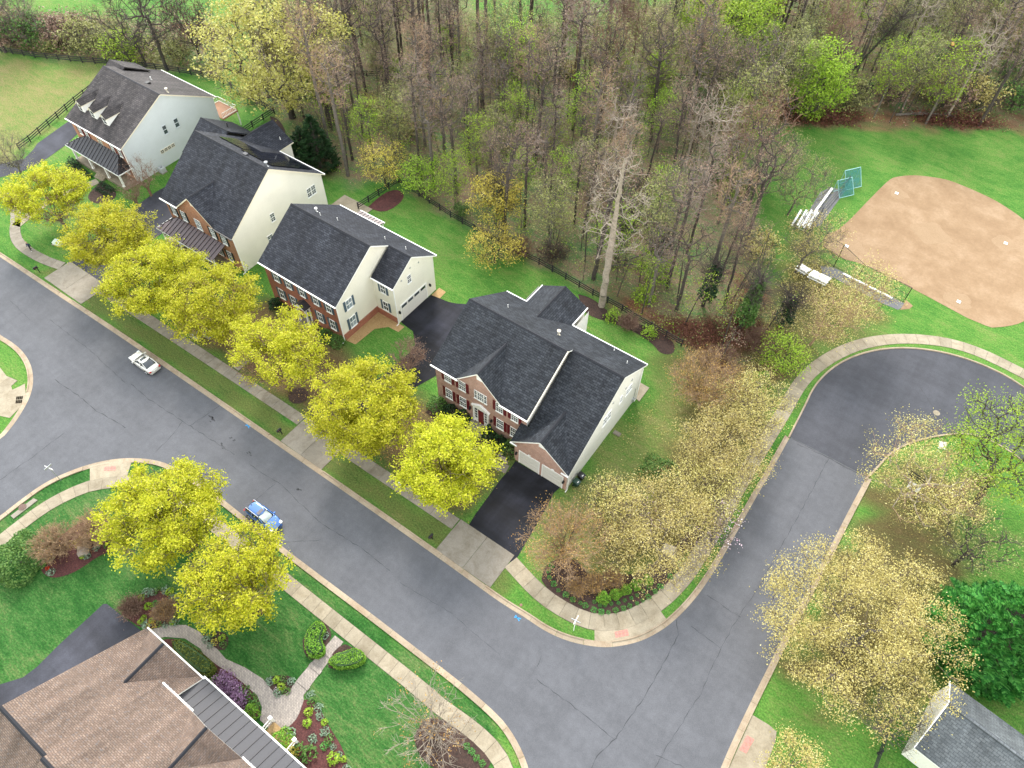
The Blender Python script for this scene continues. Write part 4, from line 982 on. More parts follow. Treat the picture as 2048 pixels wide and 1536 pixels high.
mb.poly([(-90.7, 58.2, 0), (-90.7, yf, 0), (-90.7, yf, 6.75), (-90.7, yr, zr - .22), (-90.7, 58.2, 6.8)]); mb.poly([(-75.9, 58.2, 0), (-90.7, 58.2, 0), (-90.7, 58.2, 6.8), (-75.9, 58.2, 6.8)])
mb.poly([(-85.8, 58.2, 0), (-85.8, 61.4, 0), (-85.8, 61.4, 6.7), (-85.8, 58.2, 6.7)]); mb.poly([(-85.8, 61.4, 0), (-92.5, 61.4, 0), (-92.5, 61.4, 6.7), (-89.2, 61.4, 8.9), (-85.8, 61.4, 6.7)]); mb.poly([(-92.5, 61.4, 0), (-92.5, 58.2, 0), (-92.5, 58.2, 6.7), (-92.5, 61.4, 6.7)])
mb.poly([(-96.9, 50.0, 0), (-90.7, 50.0, 0), (-90.7, 50.0, 6.8), (-96.9, 50.0, 6.8)]); mb.poly([(-96.9, 59.2, 0), (-96.9, 50.0, 0), (-96.9, 50.0, 6.8), (-96.9, 54.6, 9.9), (-96.9, 59.2, 6.8)]); mb.poly([(-90.7, 59.2, 0), (-96.9, 59.2, 0), (-96.9, 59.2, 6.8), (-90.7, 59.2, 6.8)])
mb.build('wall', SIDI, H)
for u in (-89.2, -86.95, -80.65, -78.3): window(H, 'F', yf, u, 5.0, .95, 1.75, SHUTK, 2, 4, sw=.36, glass=GLASSB)
window(H, 'F', yf, -83.75, 5.0, 1.25, 1.75, None, 2, 4, glass=GLASSB)
for u in (-88.9, -86.6, -80.6, -78.4): window(H, 'F', yf, u, 1.8, .95, 1.8, SHUTK, 2, 4, sw=.36)
mb = MB(); fbox(mb, face_fn('F', yf), -84.4, -83.2, .5, 2.7, 0, .1); mb.build('front_door', DOORR, H)
gable_vent(H, 'F', yf, -83.4, 8.9, .7, .9, CREAMT)
gutter(H, (-91.05, ye, ze), (-87.2, ye, ze), (0, -1, 0)); gutter(H, (-79.6, ye, ze), (-75.6, ye, ze), (0, -1, 0), METD); gutter(H, (-75.6, yb, zb), (-85.3, yb, zb), (0, 1, 0)); downspout(H, -75.8, 40.75, 6.4)
seam_panels(H, -90.9, -78.6, 38.0, 2.75, -89.0, -78.6, yf, 3.75, 17, METB); hip_end(H, (-90.9, 38.0, 2.75), (-90.9, yf, 2.75), (-89.0, yf, 3.75), 4, METB)
mb = MB(); mb.bar((-90.9, 37.98, 2.66), (-78.6, 37.98, 2.66), .1, .16); mb.bar((-90.92, 38, 2.66), (-90.92, yf, 2.66), .1, .16); mb.build('fascia', WHITE, H)
mb = MB(); mb.box(-90.5, 38.2, 0, -78.8, yf, .45); mb.box(-84.7, 37.6, 0, -83.0, 38.2, .25); mb.build('porch_floor', CONC, H)
for x in (-90.3, -86.6, -82.0, -79.0): column(H, x, 38.4, .45, 2.6)
window(H, 'R', -75.9, 55.25, 5.25, .85, 1.55, None, 2, 4); window(H, 'R', -75.9, 56.15, 5.25, .85, 1.55, None, 2, 4)
window(H, 'R', -75.9, 47.93, 5.45, .8, 1.4, None, 2, 4); window(H, 'R', -75.9, 46.5, 2.4, 1.0, 1.4, None, 2, 4)
sr = (zr - zb) / (yb - yr)
def rb2(y): return zr - (y - yr) * sr
nrm = Vector((0, sr, 1)).normalized()
for (x0, x1, y0, y1, nx_, ny_) in ((-88.9, -83.6, 51.6, 54.2, 4, 2), (-83.4, -77.0, 51.0, 57.6, 5, 4)):   # solar panels
    for i in range(nx_):
        for j in range(ny_):
            a, b_ = x0 + (x1 - x0) * i / nx_ + .03, x0 + (x1 - x0) * (i + 1) / nx_ - .03
            c, d = y0 + (y1 - y0) * j / ny_ + .03, y0 + (y1 - y0) * (j + 1) / ny_ - .03
            mb = MB(); q = [Vector((a, c, rb2(c))), Vector((b_, c, rb2(c))), Vector((b_, d, rb2(d))), Vector((a, d, rb2(d)))]
            mb.poly([p + nrm * .15 for p in q])
            for k in range(4): mb.poly([q[k] + nrm * .15, q[k] + nrm * .08, q[(k + 1) % 4] + nrm * .08, q[(k + 1) % 4] + nrm * .15])
            mb.build('solar_panel', SOLAR, H)
pipe_vent(H, -76.9, 50.2, rb2(50.2), .55, .12, GALV, True); pipe_vent(H, -93.6, 56.4, 8.9, .7, .08, BLACK); pipe_vent(H, -86.6, 60.3, 7.4, .4)
mb = MB(); mb.box(-81.6, 50.0, rb2(50) - .25, -80.9, 50.5, rb2(50) + .10); mb.build('ridge_vent', METG, H)

# ================================================================ grey house with three dormers
H = thing('brick_house', 'pale grey sided house with three roof dormers, brick front and grey metal porch roof', 'house', (-112, 54, 0))
yf, ye, ze, yr, zr, yb, zb = 44.76, 44.35, 6.75, 53.9, 11.4, 63.1, 6.5
r1 = roof_solid('roof', [[(-119.6, ye, ze), (-105.3, ye, ze), (-105.3, yr, zr), (-119.6, yr, zr)], [(-119.6, yr, zr), (-105.3, yr, zr), (-105.3, yb, zb), (-119.6, yb, zb)]], [SHB, CREAMT], H)
ridge_cap(r1, [((-119.6, yr, zr), (-105.3, yr, zr))], RIDGEB)
sf = (zr - ze) / (yr - ye); sbk = (zr - zb) / (yb - yr)
r4 = roof_solid('roof', [[(-121.6, 53.2, 9.0), (-117.6, 53.2, 9.0), (-117.6, 56.2, 10.8), (-121.6, 56.2, 10.8)], [(-121.6, 56.2, 10.8), (-117.6, 56.2, 10.8), (-117.6, 60.2, 8.4), (-121.6, 60.2, 8.4)]], [SHB, SHB], H)
mb = MB(); mb.poly([(-119.3, yf, 0), (-105.6, yf, 0), (-105.6, yf, 6.75), (-119.3, yf, 6.75)]); mb.build('brick_wall', BRO, H)
mb = MB()
mb.poly([(-105.6, yf, 0), (-105.6, 62.7, 0), (-105.6, 62.7, 6.55), (-105.6, yr, zr - .22), (-105.6, yf, 6.8)]); mb.poly([(-119.3, 62.7, 0), (-119.3, yf, 0), (-119.3, yf, 6.8), (-119.3, yr, zr - .22), (-119.3, 62.7, 6.55)]); mb.poly([(-105.6, 62.7, 0), (-119.3, 62.7, 0), (-119.3, 62.7, 6.55), (-105.6, 62.7, 6.55)])
mb.poly([(-121.3, 53.6, 0), (-119.3, 53.6, 0), (-119.3, 53.6, 9.1), (-121.3, 53.6, 9.1)]); mb.poly([(-121.3, 59.8, 0), (-121.3, 53.6, 0), (-121.3, 53.6, 9.1), (-121.3, 56.2, 10.6), (-121.3, 59.8, 8.5)])
mb.build('wall', SIDG, H)
for u in (-117.3, -115.5, -108.8, -106.9): window(H, 'F', yf, u, 5.3, .85, 1.6, SHUTR, 2, 4, sw=.34)
window(H, 'F', yf, -112.1, 5.3, 1.1, 1.6, None, 2, 4, frame=CREAMT)
for u in (-117.0, -115.0, -109.0, -107.2): window(H, 'F', yf, u, 2.1, .85, 1.8, SHUTR, 2, 4, sw=.34)
mb = MB(); fbox(mb, face_fn('F', yf), -112.6, -111.6, .6, 2.7, 0, .1); mb.build('front_door', DOORR, H)
window(H, 'R', -105.6, 54.86, 5.8, .85, 1.55, None, 1, 2, frame=SIDG); window(H, 'R', -105.6, 52.55, 5.75, .75, 1.5, None, 1, 2, frame=SIDG)
for y in (50.64, 51.37, 52.06, 52.78): window(H, 'R', -105.6, y, 2.7, .62, .62, None, 2, 1, frame=CREAMT, sill=False)
gutter(H, (-119.6, ye, ze), (-105.3, ye, ze), (0, -1, 0)); gutter(H, (-105.3, yb, zb), (-119.6, yb, zb), (0, 1, 0)); downspout(H, -105.5, 44.6, 6.5)
for dx in (-117.2, -114.0, -110.9):     # dormers
    hw, y0 = .66, 46.45; z0 = ze + (y0 - ye) * sf; zt = 9.1; zp = 9.75; y1 = ye + (zt - ze) / sf; y2 = ye + (zp - ze) / sf
    mb = MB(); mb.poly([(dx - hw, y0, z0), (dx + hw, y0, z0), (dx + hw, y0, zt), (dx, y0, zp), (dx - hw, y0, zt)])
    mb.poly([(dx + hw, y0, z0), (dx + hw, y1, zt), (dx + hw, y0, zt)]); mb.poly([(dx - hw, y0, z0), (dx - hw, y0, zt), (dx - hw, y1, zt)])
    dm = mb.build('dormer', WHITE, H)
    roof_solid('roof', [[(dx - hw - .1, y0 - .2, zt - .1), (dx, y0 - .2, zp), (dx, y2, zp), (dx - hw - .1, y1 - .25, zt - .1)], [(dx, y0 - .2, zp), (dx + hw + .1, y0 - .2, zt - .1), (dx + hw + .1, y1 - .25, zt - .1), (dx, y2, zp)]], [SHB, CREAMT], dm, .12)
    mb = MB(); fbox(mb, face_fn('F', y0), dx - .45, dx + .45, z0 + .15, zt - .02, 0, .06, 0); fbox(mb, face_fn('F', y0), dx - .36, dx + .36, z0 + .24, zt - .1, .06, .075, 1); fbox(mb, face_fn('F', y0), dx - .36, dx + .36, (z0 + zt) / 2 - .03, (z0 + zt) / 2 + .03, .075, .09, 0); mb.build('window', [WHITE, GLASS], dm)
seam_panels(H, -119.4, -105.5, 42.25, 3.0, -116.2, -107.8, yf, 4.6, 18, METG); hip_end(H, (-105.5, 42.25, 3.0), (-105.5, yf, 3.0), (-107.8, yf, 4.6), 5, SHB, SHB); hip_end(H, (-119.4, 42.25, 3.0), (-119.4, yf, 3.0), (-116.2, yf, 4.6), 5, SHB, SHB)
mb = MB(); mb.bar((-119.4, 42.22, 2.92), (-105.5, 42.22, 2.92), .1, .16); mb.bar((-105.48, 42.2, 2.92), (-105.48, yf, 2.92), .1, .16); mb.bar((-119.42, 42.2, 2.92), (-119.42, yf, 2.92), .1, .16); mb.build('fascia', WHITE, H)
mb = MB(); mb.box(-118.6, 42.3, 0, -105.6, yf, .6); mb.build('porch_floor', CONC, H)
for i, (y0, z1) in enumerate(((42.02, .42), (41.74, .27), (41.46, .13))):
    mb = MB(); mb.box(-112.8, y0, 0, -110.6, 42.3 - i * .28, z1); mb.build('step', CONC, H)
for x in (-118.2, -113.9, -109.7, -105.9): column(H, x, 42.5, .6, 2.85)
def rb1(y): return zr - (y - yr) * sbk
pipe_vent(H, -113.2, 57.5, rb1(57.5), .5, .08); pipe_vent(H, -106.6, 55.9, rb1(55.9), .55, .11, CREAMT, True)
mb = MB(); mb.box(-111.3, 55.2, rb1(55.5) - .2, -110.6, 55.9, rb1(55.5) + .2); mb.build('roof_vent', BLACK, H)
mb = MB(); mb.box(-109.5, 62.7, 2.6, -104.6, 66.0, 2.8); mb.build('deck', WOODB, H)
mb = MB()
for a, b_ in (((-104.7, 62.8), (-104.7, 65.9)), ((-104.7, 65.9), (-109.4, 65.9)), ((-109.4, 65.9), (-109.4, 62.8))):
    for z in (2.95, 3.75): mb.bar((*a, z), (*b_, z), .07, .07)
    for p in resample([a, b_], .3): mb.box(p[0] - .02, p[1] - .02, 2.8, p[0] + .02, p[1] + .02, 3.75)
for x, y in ((-104.7, 65.8), (-109.3, 65.8)): mb.box(x - .08, y - .08, 0, x + .08, y + .08, 2.6)
mb.build('deck_railing', WHITE, H)

# ================================================================ tan-roofed house in the lower left corner
H = thing('house', 'house with tan shingle roof and grey metal porch roof facing the paver circle', 'house', (-34, -8, 0))
s5 = .67; yE, zE = -0.75, 3.2; yR, zR = -11.9, zE + s5 * 11.15
p5, rd = front_plane(-42.66, -34.4, yE, zE, yR, zR, [(-38.5, 3.75, 6.1)])
p5[0] = [q for q in p5[0]]
r1 = roof_solid('roof', p5 + [[(-42.66, yR, zR), (-34.4, yR, zR), (-34.4, -23, zE), (-42.66, -23, zE)]], [SHT, WHITE], H)
ridge_cap(r1, [((-42.66, yR, zR), (-34.4, yR, zR))] + rd, RIDGE)
yM, zM = -3.1, 6.05; yR2 = -11.9; zR2 = zM + s5 * (yM - yR2)
p6, rd = front_plane(-35.7, -14.6, yM, zM, yR2, zR2, [(-28.4, 3.3, 8.75), (-19.5, 3.3, 8.75)])
r2 = roof_solid('roof', p6 + [[(-35.7, yR2, zR2), (-14.6, yR2, zR2), (-14.6, -20.6, zM), (-35.7, -20.6, zM)]], [SHT, WHITE], H)
ridge_cap(r2, [((-35.7, yR2, zR2), (-14.6, yR2, zR2))] + rd, RIDGE)
mb = MB()
mb.poly([(-34.8, -1.1, 0), (-42.3, -1.1, 0), (-42.3, -1.1, 3.25), (-38.5, -1.1, 5.9), (-34.8, -1.1, 3.25)])
mb.poly([(-42.3, -1.1, 0), (-42.3, -22.6, 0), (-42.3, -22.6, 3.3), (-42.3, yR, zR - .25), (-42.3, -1.1, 3.3)])
mb.poly([(-34.8, -22.6, 0), (-34.8, -1.1, 0), (-34.8, -1.1, 3.2), (-34.8, yR, zR - .3), (-34.8, -22.6, 3.2)])
mb.poly([(-15, -3.4, 0), (-35.4, -3.4, 0), (-35.4, -3.4, 6.05), (-31.7, -3.4, 6.0), (-28.4, -3.4, 8.5), (-25.1, -3.4, 6.0), (-22.8, -3.4, 6.0), (-19.5, -3.4, 8.5), (-16.2, -3.4, 6.0), (-15, -3.4, 6.05)])
mb.poly([(-15, -20.3, 0), (-15, -3.4, 0), (-15, -3.4, 6.05), (-15, yR2, zR2 - .25), (-15, -20.3, 6.05)]); mb.poly([(-35.4, -3.4, 0), (-35.4, -20.3, 0), (-35.4, -20.3, 6.05), (-35.4, yR2, zR2 - .25), (-35.4, -3.4, 6.05)])
mb.build('wall', SIDW, H)
seam_panels(H, -34.6, -14.0, -0.62, 2.95, -34.6, -14.0, -3.4, 4.15, 22, METG)
gutter(H, (-14.0, -0.60, 2.98), (-34.6, -0.60, 2.98), (0, 1, 0)); gutter(H, (-34.3, yE, zE), (-42.66, yE, zE), (0, 1, 0))
for x0, x1 in ((-35.7, -31.6), (-25.2, -22.7)):
    gutter(H, (x1, yM, zM), (x0, yM, zM), (0, 1, 0))
    for x in np.arange(x0 + .2, x1, .42):
        mb = MB(); mb.box(x - .03, yM, zM - .08, x + .03, yM + .17, zM + .02); mb.build('gutter_bracket', WHITE, H)
mb = MB(); mb.box(-34.4, -3.4, 0, -14.4, -0.8, .5); mb.build('porch_floor', CONC, H)
mb = MB(); mb.box(-27.2, -0.8, 0, -24.2, .55, .35); mb.build('porch_step', TANMULCH, H)
for x in (-34.2, -30.6, -27.3, -24.1, -20.2, -16): column(H, x, -1.0, .5, 2.8)
for x in (-27.3, -24.1):
    mb = MB(); mb.box(x - .12, .45, 0, x + .12, .69, 1.5); mb.box(x - .17, .4, 1.5, x + .17, .74, 1.58)
    for z in (.6, 1.3): mb.bar((x, -.9, z), (x, .5, z), .08, .07)
    for y in np.arange(-.75, .45, .17): mb.box(x - .025, y - .025, .6, x + .025, y + .025, 1.3)
    mb.build('stair_railing', WHITE, H)

# ================================================================ grey-roofed building in the lower right corner
H = thing('garage_building', 'white building with weathered grey shingle roof beside the big evergreen', 'garage', (22.65, 32.85, 0), R(-7.5))
L_, D_ = 13.0, 7.45; yc = 4.2
mb = MB()
for (x0, x1, face) in ((0, L_, 0),):
    mb.poly([(0, 0, 0), (L_, 0, 0), (L_, 0, 2.85), (0, 0, 2.85)]); mb.poly([(L_, D_, 0), (0, D_, 0), (0, D_, 3.1), (L_, D_, 3.1)])
    mb.poly([(0, D_, 0), (0, 0, 0), (0, 0, 2.85), (0, yc, 5.6), (0, D_, 3.1)]); mb.poly([(L_, 0, 0), (L_, D_, 0), (L_, D_, 3.1), (L_, yc, 5.6), (L_, 0, 2.85)])
mb.build('wall', SIDW, H, world=False)
o = roof_solid('roof', [[(-.05, -.1, 2.95), (L_ + .3, -.1, 2.95), (L_ + .3, yc, 5.75), (-.05, yc, 5.75)], [(-.05, yc, 5.75), (L_ + .3, yc, 5.75), (L_ + .3, D_ + .3, 3.05), (-.05, D_ + .3, 3.05)]], [SHL, WHITE], None)
o.parent = H
mb = MB(); mb.bar((-.05, yc, 5.8), (L_ + .3, yc, 5.8), .3, .05); mb.build('ridge_cap', SHL, H, world=False)
mb = MB(); mb.bar((-.08, -.1, 2.9), (-.08, yc, 5.7), .08, .2); mb.bar((-.08, yc, 5.7), (-.08, D_ + .3, 3.0), .08, .2); mb.build('rake_board', WHITE, H, world=False)
# ---------------------------------------------------------------- plants
def leaf_quads(P, size, rng, up=0.4, aspect=0.6):
    """diamond-ish leaves at points P, random facing with an upward bias"""
    n = len(P); N = rng.normal(size=(n, 3)); N[:, 2] = np.abs(N[:, 2]) + up * 1.5; N /= np.linalg.norm(N, axis=1)[:, None]
    T = rng.normal(size=(n, 3)); T -= (T * N).sum(1)[:, None] * N; T /= np.linalg.norm(T, axis=1)[:, None] + 1e-9
    B = np.cross(N, T); s = (size * rng.uniform(0.6, 1.35, n))[:, None]
    V = np.stack([P - T * s * .5, P + B * s * aspect * .5 + N * s * .08, P + T * s * .5, P - B * s * aspect * .5 + N * s * .08], 1).reshape(-1, 3)
    return V, np.arange(4 * n).reshape(n, 4)
def tubes(segs, nmin=3):
    """segs rows: x0 y0 z0 x1 y1 z1 r0 r1 -> open prisms"""
    S = np.asarray(segs, float)
    Vs, Fs, Ms, off = [], [], [], 0
    for k, sel in ((6, S[:, 6] > .10), (4, (S[:, 6] <= .10) & (S[:, 6] > .04)), (3, S[:, 6] <= .04)):
        A = S[sel]
        if not len(A): continue
        a, b = A[:, 0:3], A[:, 3:6]; d = b - a; L = np.linalg.norm(d, axis=1)[:, None] + 1e-9; d = d / L
        up = np.where(np.abs(d[:, 2:3]) < .9, np.array([[0, 0, 1.]]), np.array([[1., 0, 0]]))
        u = np.cross(d, up); u /= np.linalg.norm(u, axis=1)[:, None]; w = np.cross(d, u)
        t = np.arange(k) * 2 * np.pi / k
        ring = u[:, None, :] * np.cos(t)[None, :, None] + w[:, None, :] * np.sin(t)[None, :, None]
        V = np.concatenate([a[:, None] + ring * A[:, 6][:, None, None], b[:, None] + ring * A[:, 7][:, None, None]], 1)
        i = np.arange(k); j = (i + 1) % k
        F1 = np.stack([i, k + i, k + j, j], 1)
        F = F1[None] + (np.arange(len(A)) * 2 * k)[:, None, None] + off
        Vs.append(V.reshape(-1, 3)); Fs.append(F.reshape(-1, 4)); off += len(A) * 2 * k; Ms.append(np.full(len(A) * k, 0 if k > 3 else 1))
    tubes.midx = np.concatenate(Ms)
    return np.concatenate(Vs), np.concatenate(Fs)

def crown_points(rng, n, rad, zc, rz, form, base=0.0, shell=0.0):
    out = []
    while len(out) < n:
        p = rng.uniform(-1, 1, 3)
        r = np.linalg.norm(p)
        if r > 1 or r < shell * rng.uniform(.6, 1): continue
        if form == 'vase':       # narrow below, wide and domed above
            h = (p[2] + 1) / 2; w = min(1.0, .25 + 1.25 * h) if h < .6 else 1.0
            q = p * np.array([w, w, 1])
        elif form == 'cone':
            h = (p[2] + 1) / 2; q = np.array([p[0] * (1.05 - h), p[1] * (1.05 - h), p[2]])
        else: q = p
        out.append((q[0] * rad, q[1] * rad, zc + q[2] * rz))
    return np.array(out)
def skeleton(rng, targets, trunk, bf=.35, jit=.12):
    """branches by growing towards the targets: near first, short detours preferred"""
    nodes = [np.array(p, float) for p in trunk]; par = [-1] + list(range(len(trunk) - 1)); plen = [0.0]
    for i in range(1, len(nodes)): plen.append(plen[-1] + np.linalg.norm(nodes[i] - nodes[i - 1]) * .25)
    top = np.array(trunk[-1]); order = np.argsort(np.linalg.norm(targets - np.array([top[0], top[1], top[2] * .8]), axis=1))
    for t in targets[order]:
        N = np.array(nodes); d = np.linalg.norm(N - t, axis=1)
        down = np.clip(N[:, 2] - t[2], 0, None)      # branches rise
        c = d + bf * np.array(plen) + down * 1.2
        k = int(np.argmin(c))
        mid = (nodes[k] + t) / 2 + rng.normal(size=3) * d[k] * jit + np.array([0, 0, -.06 * d[k]])
        nodes.append(mid); par.append(k); plen.append(plen[k] + d[k] / 2)
        nodes.append(t); par.append(len(nodes) - 2); plen.append(plen[-1] + d[k] / 2)
    return np.array(nodes), np.array(par)
def tree_meshes(name, seed, height, rad, base, form='round', n=170, trunk_r=.22, trunk_h=None, lean=(0, 0), bark=None, leaf=None, leaves=0, leaf_size=.25,
                clump=.55, per=20, twigs=4, twig_l=1.0, twig_r=.013, shell=.55, bf=.35, up=.4, stems=1, flat_z=.55, leaf_prob=1.0, jit=.12, trunk_top=None, rz=None, aspect=.6, minr=.014, open_low=0.0, twigmat=None, rexp=.5, bare_side=None):
    rng = np.random.default_rng(seed)
    zc = (base + height) / 2; rz = rz or (height - base) / 2
    T = crown_points(rng, n, rad, zc, rz, form, shell=shell)
    T[:, 0] += lean[0] * T[:, 2] / height; T[:, 1] += lean[1] * T[:, 2] / height
    th = trunk_h or base * 1.1 + .2; tt = trunk_top or th
    k = max(2, int(tt / 1.2) + 1); zt = np.linspace(0, tt, k)
    trunk = np.c_[lean[0] * zt / height + rng.normal(size=k) * .05 * (zt > 0), lean[1] * zt / height + rng.normal(size=k) * .05 * (zt > 0), zt]
    N, par = skeleton(rng, T, trunk, bf, jit)
    cnt = np.zeros(len(N)); leafnode = np.ones(len(N), bool)
    for i in range(len(N) - 1, 0, -1):
        if par[i] >= 0: leafnode[par[i]] = False
    cnt[leafnode] = 1.0
    for i in range(len(N) - 1, 0, -1): cnt[par[i]] += cnt[i]
    rdd = np.maximum(minr, trunk_r * np.power(cnt / cnt[0], rexp))
    rdd[:k] = np.maximum(rdd[:k], trunk_r * np.linspace(1.15, .75 if tt == th else .35, k))
    segs = [(*N[par[i]], *N[i], min(rdd[par[i]], rdd[i] * 1.6), rdd[i]) for i in range(1, len(N))]
    for s in range(1, stems):
        a = rng.uniform(0, 6.28); segs.append((.12 * math.cos(a), .12 * math.sin(a), 0, *N[min(len(N) - 1, k + 2 * s)], trunk_r * .6, trunk_r * .4))
    tips = N[k:][1::2]; tipdir = (N[k:][1::2] - N[par[np.arange(k, len(N))][1::2]])
    tipdir /= np.linalg.norm(tipdir, axis=1)[:, None] + 1e-9
    tw_end = []
    for p, d in zip(tips, tipdir):
        for _ in range(twigs):
            q = d * .7 + rng.normal(size=3) * .55 + np.array([0, 0, .22]); q /= np.linalg.norm(q)
            L = twig_l * rng.uniform(.5, 1.3); s0 = p - d * rng.uniform(0, .8) * twig_l
            e = s0 + q * L; segs.append((*s0, *e, twig_r, twig_r * .5)); tw_end.append(e)
            if twigs > 2 and rng.random() < .8:
                q2 = q + rng.normal(size=3) * .5; q2 /= np.linalg.norm(q2); e2 = s0 + q * L * .5 + q2 * L * .5; segs.append((*(s0 + q * L * .5), *e2, twig_r * .8, twig_r * .4)); tw_end.append(e2)
    V, F = tubes(segs); bm_ = arr_mesh(name + '_trunk', V, F, [bark, twigmat or bark], tubes.midx)
    lm = None
    if leaf is not None and leaves:
        C = np.array(tw_end) if len(tw_end) else tips
        C = C[C[:, 2] > open_low]
        if bare_side:       # one side and the underside have not leafed out yet
            q = C[:, 0] / rad * bare_side[0] + C[:, 1] / rad * bare_side[1] - (C[:, 2] / height - .62) * 2.2 + rng.normal(size=len(C)) * .12
            C = C[(q < bare_side[2]) | (rng.random(len(C)) < .12)]
        m = max(1, int(leaves / per)); C = C[rng.integers(0, len(C), m)] + rng.normal(size=(m, 3)) * .15
        if leaf_prob < 1:
            f = np.sin(C[:, 0] * 1.1 + seed) + np.sin(C[:, 1] * 1.2 + seed * 2) + np.sin(C[:, 2] * 1.4)
            C = C[(f > -1.0 + 1.5 * (1 - leaf_prob)) | (rng.random(len(C)) < .4 * leaf_prob)]
        P = np.repeat(C, per, 0) + rng.normal(size=(len(C) * per, 3)) * np.array([clump, clump, clump * flat_z])
        LV, LF = leaf_quads(P, leaf_size, rng, up, aspect); lm = arr_mesh(name + '_leaves', LV, LF, leaf)
    return bm_, lm
def place_tree(kind, meshes, label, loc, group=None, cat='tree', rz=0.0, sc=1.0, crown='crown', trunk='trunk'):
    t = thing(kind, label, cat, loc, rz, group); t.scale = sc if hasattr(sc, '__len__') else (sc, sc, sc)
    o = link_mesh(trunk, meshes[0], t)
    if meshes[1]: link_mesh(crown, meshes[1], t)
    return t
def at(px, py, z=0.0):
    """the ground point under something seen at (px, py) at height z"""
    x, y, _ = G(px, py, z); return (x, y, 0)

# --- the nine chartreuse street trees
ST = [(-105.2, 31.2, 6.6, 8.8, .72, 'chartreuse street tree at the left picture edge beside the curved pavement'),
      (-90.2, 31.0, 6.5, 9.2, 1.0, 'full chartreuse street tree beside the driveway of the solar-roofed house'),
      (-78.4, 29.3, 6.9, 9.2, .96, 'full chartreuse street tree up the kerb from the silver sedan, before the plum porch roof'),
      (-69.0, 31.0, 6.6, 9.0, .66, 'chartreuse street tree with a see-through brown lower side in front of the cream house corner'),
      (-55.8, 30.2, 6.3, 9.2, .62, 'chartreuse street tree with bare fanned branches showing on its right, before the cream house'),
      (-41.3, 29.8, 6.9, 10.0, 1.05, 'biggest and densest chartreuse street tree, left of the pink brick house'),
      (-29.1, 29.9, 5.9, 9.6, 1.05, 'dense chartreuse street tree in front of the red front door'),
      (-49.2, 7.9, 6.5, 9.4, .97, 'chartreuse street tree behind the blue car, over the bed with the boulder'),
      (-38.0, 7.6, 5.6, 9.0, .95, 'golden-green street tree overhanging the hood of the blue car')]
for i, (x, y, r, h, dens, lab) in enumerate(ST):
    lf = L_ZEL
    me = tree_meshes('street_tree', 100 + i, h + .4, r * .96, 1.8, 'vase', n=330, trunk_r=.24, trunk_h=1.7, bark=BARK, twigmat=BARKR if dens < .8 else TWIGD, leaf=lf, leaves=int(42000 * max(dens, .72) * (r / 6.5) ** 2), leaf_size=.24,
                     clump=.36, per=40, twigs=4, twig_l=1.1, twig_r=.018, shell=.72, bf=.7, up=.55, flat_z=.42, leaf_prob=.88 if dens > .8 else .8, jit=.07, minr=.02, open_low=h * .32, bare_side=(.95, -.45, .35) if dens < .8 else None)
    place_tree('street_tree', me, lab, (x, y, 0), 'street trees along the kerb', rz=i * 1.3)

# --- other trees that stand alone
def solo(kind, px, py, label, z=0.0, group=None, **kw):
    seed = int(px * 7 + py * 13)
    return place_tree(kind, tree_meshes(kind, seed, **kw), label, at(px, py, z), group)
# pale straw-leaved trees between the brick house and the side road
STRAW = dict(bark=BARK, twigmat=TWIGD, leaf=L_TAN, leaf_size=.165, clump=.45, twigs=5, twig_l=.9, twig_r=.015, shell=.4, stems=3, flat_z=.9, per=11)
for px, py, z, h, r, lv, lab in ((1318, 1062, 4, 7.2, 6.6, 16500, 'straw-leaved tree nearest the round boxwoods on the corner'), (1442, 902, 4, 7.5, 5.6, 14000, 'straw-leaved tree midway along the side road pavement'),
                                 (1500, 808, 3.5, 6.8, 4.6, 10000, 'straw-leaved tree at the upper end of the side road pavement'), (1232, 1010, 3, 5.2, 3.6, 4800, 'lowest straw-leaved tree, nearest the two wheeled bins'), (1400, 990, 3, 5.8, 4.4, 7500, 'low straw-leaved tree behind the one nearest the boxwoods')):
    solo('straw_leaved_tree', px, py, lab, z, 'straw-leaved trees beside the side road', height=h, rad=r, base=1.0, n=190, trunk_r=.17, leaves=lv, **STRAW)
solo('straw_leaved_tree', 1722, 1262, 'widest straw-leaved tree, right of the side road by the dark evergreen', 5, 'straw-leaved trees beside the side road', height=10, rad=9.4, base=1.4, n=340, trunk_r=.3, leaves=40000, **STRAW)
solo('straw_leaved_tree', 1842, 960, 'open straw-leaved tree with pale limbs beside the white sign board', 4, 'straw-leaved trees beside the side road', height=9, rad=7.2, base=2.0, n=170, trunk_r=.24, bark=BARKL, twigmat=BARKT, leaf=L_TAN, leaves=9500, leaf_size=.16, clump=.5, per=9, twigs=5, twig_l=1.2, twig_r=.016, shell=.4, flat_z=.9)
solo('straw_leaved_tree', 1590, 1535, 'small straw-leaved tree beside the red tactile pad at the bottom edge', 2, 'straw-leaved trees beside the side road', height=4.5, rad=2.6, base=1.0, n=80, trunk_r=.1, bark=BARK, leaf=L_TAN, leaves=3600, leaf_size=.16, clump=.4, per=10, twigs=3, twig_l=.7, shell=.35)
solo('bare_tree', 1785, 1440, 'small dark twiggy tree by the fence end beside the grey-roofed building', 3, height=6, rad=2.8, base=1.2, n=110, trunk_r=.13, bark=BARK, leaf=L_TAN, leaves=700, leaf_size=.16, per=5, twigs=5, twig_l=.9, twig_r=.016, shell=.3)
solo('leafing_tree', 1945, 1020, 'dark-trunked tree with fresh green leaves at the right picture edge', 0, height=12.5, rad=6.4, base=4.5, n=200, trunk_r=.36, lean=(-1.6, 5.0), bark=BARKD, leaf=L_LIME, leaves=9500, leaf_size=.2, clump=.5, per=12, twigs=4, twig_l=1.1, twig_r=.018, shell=.35)
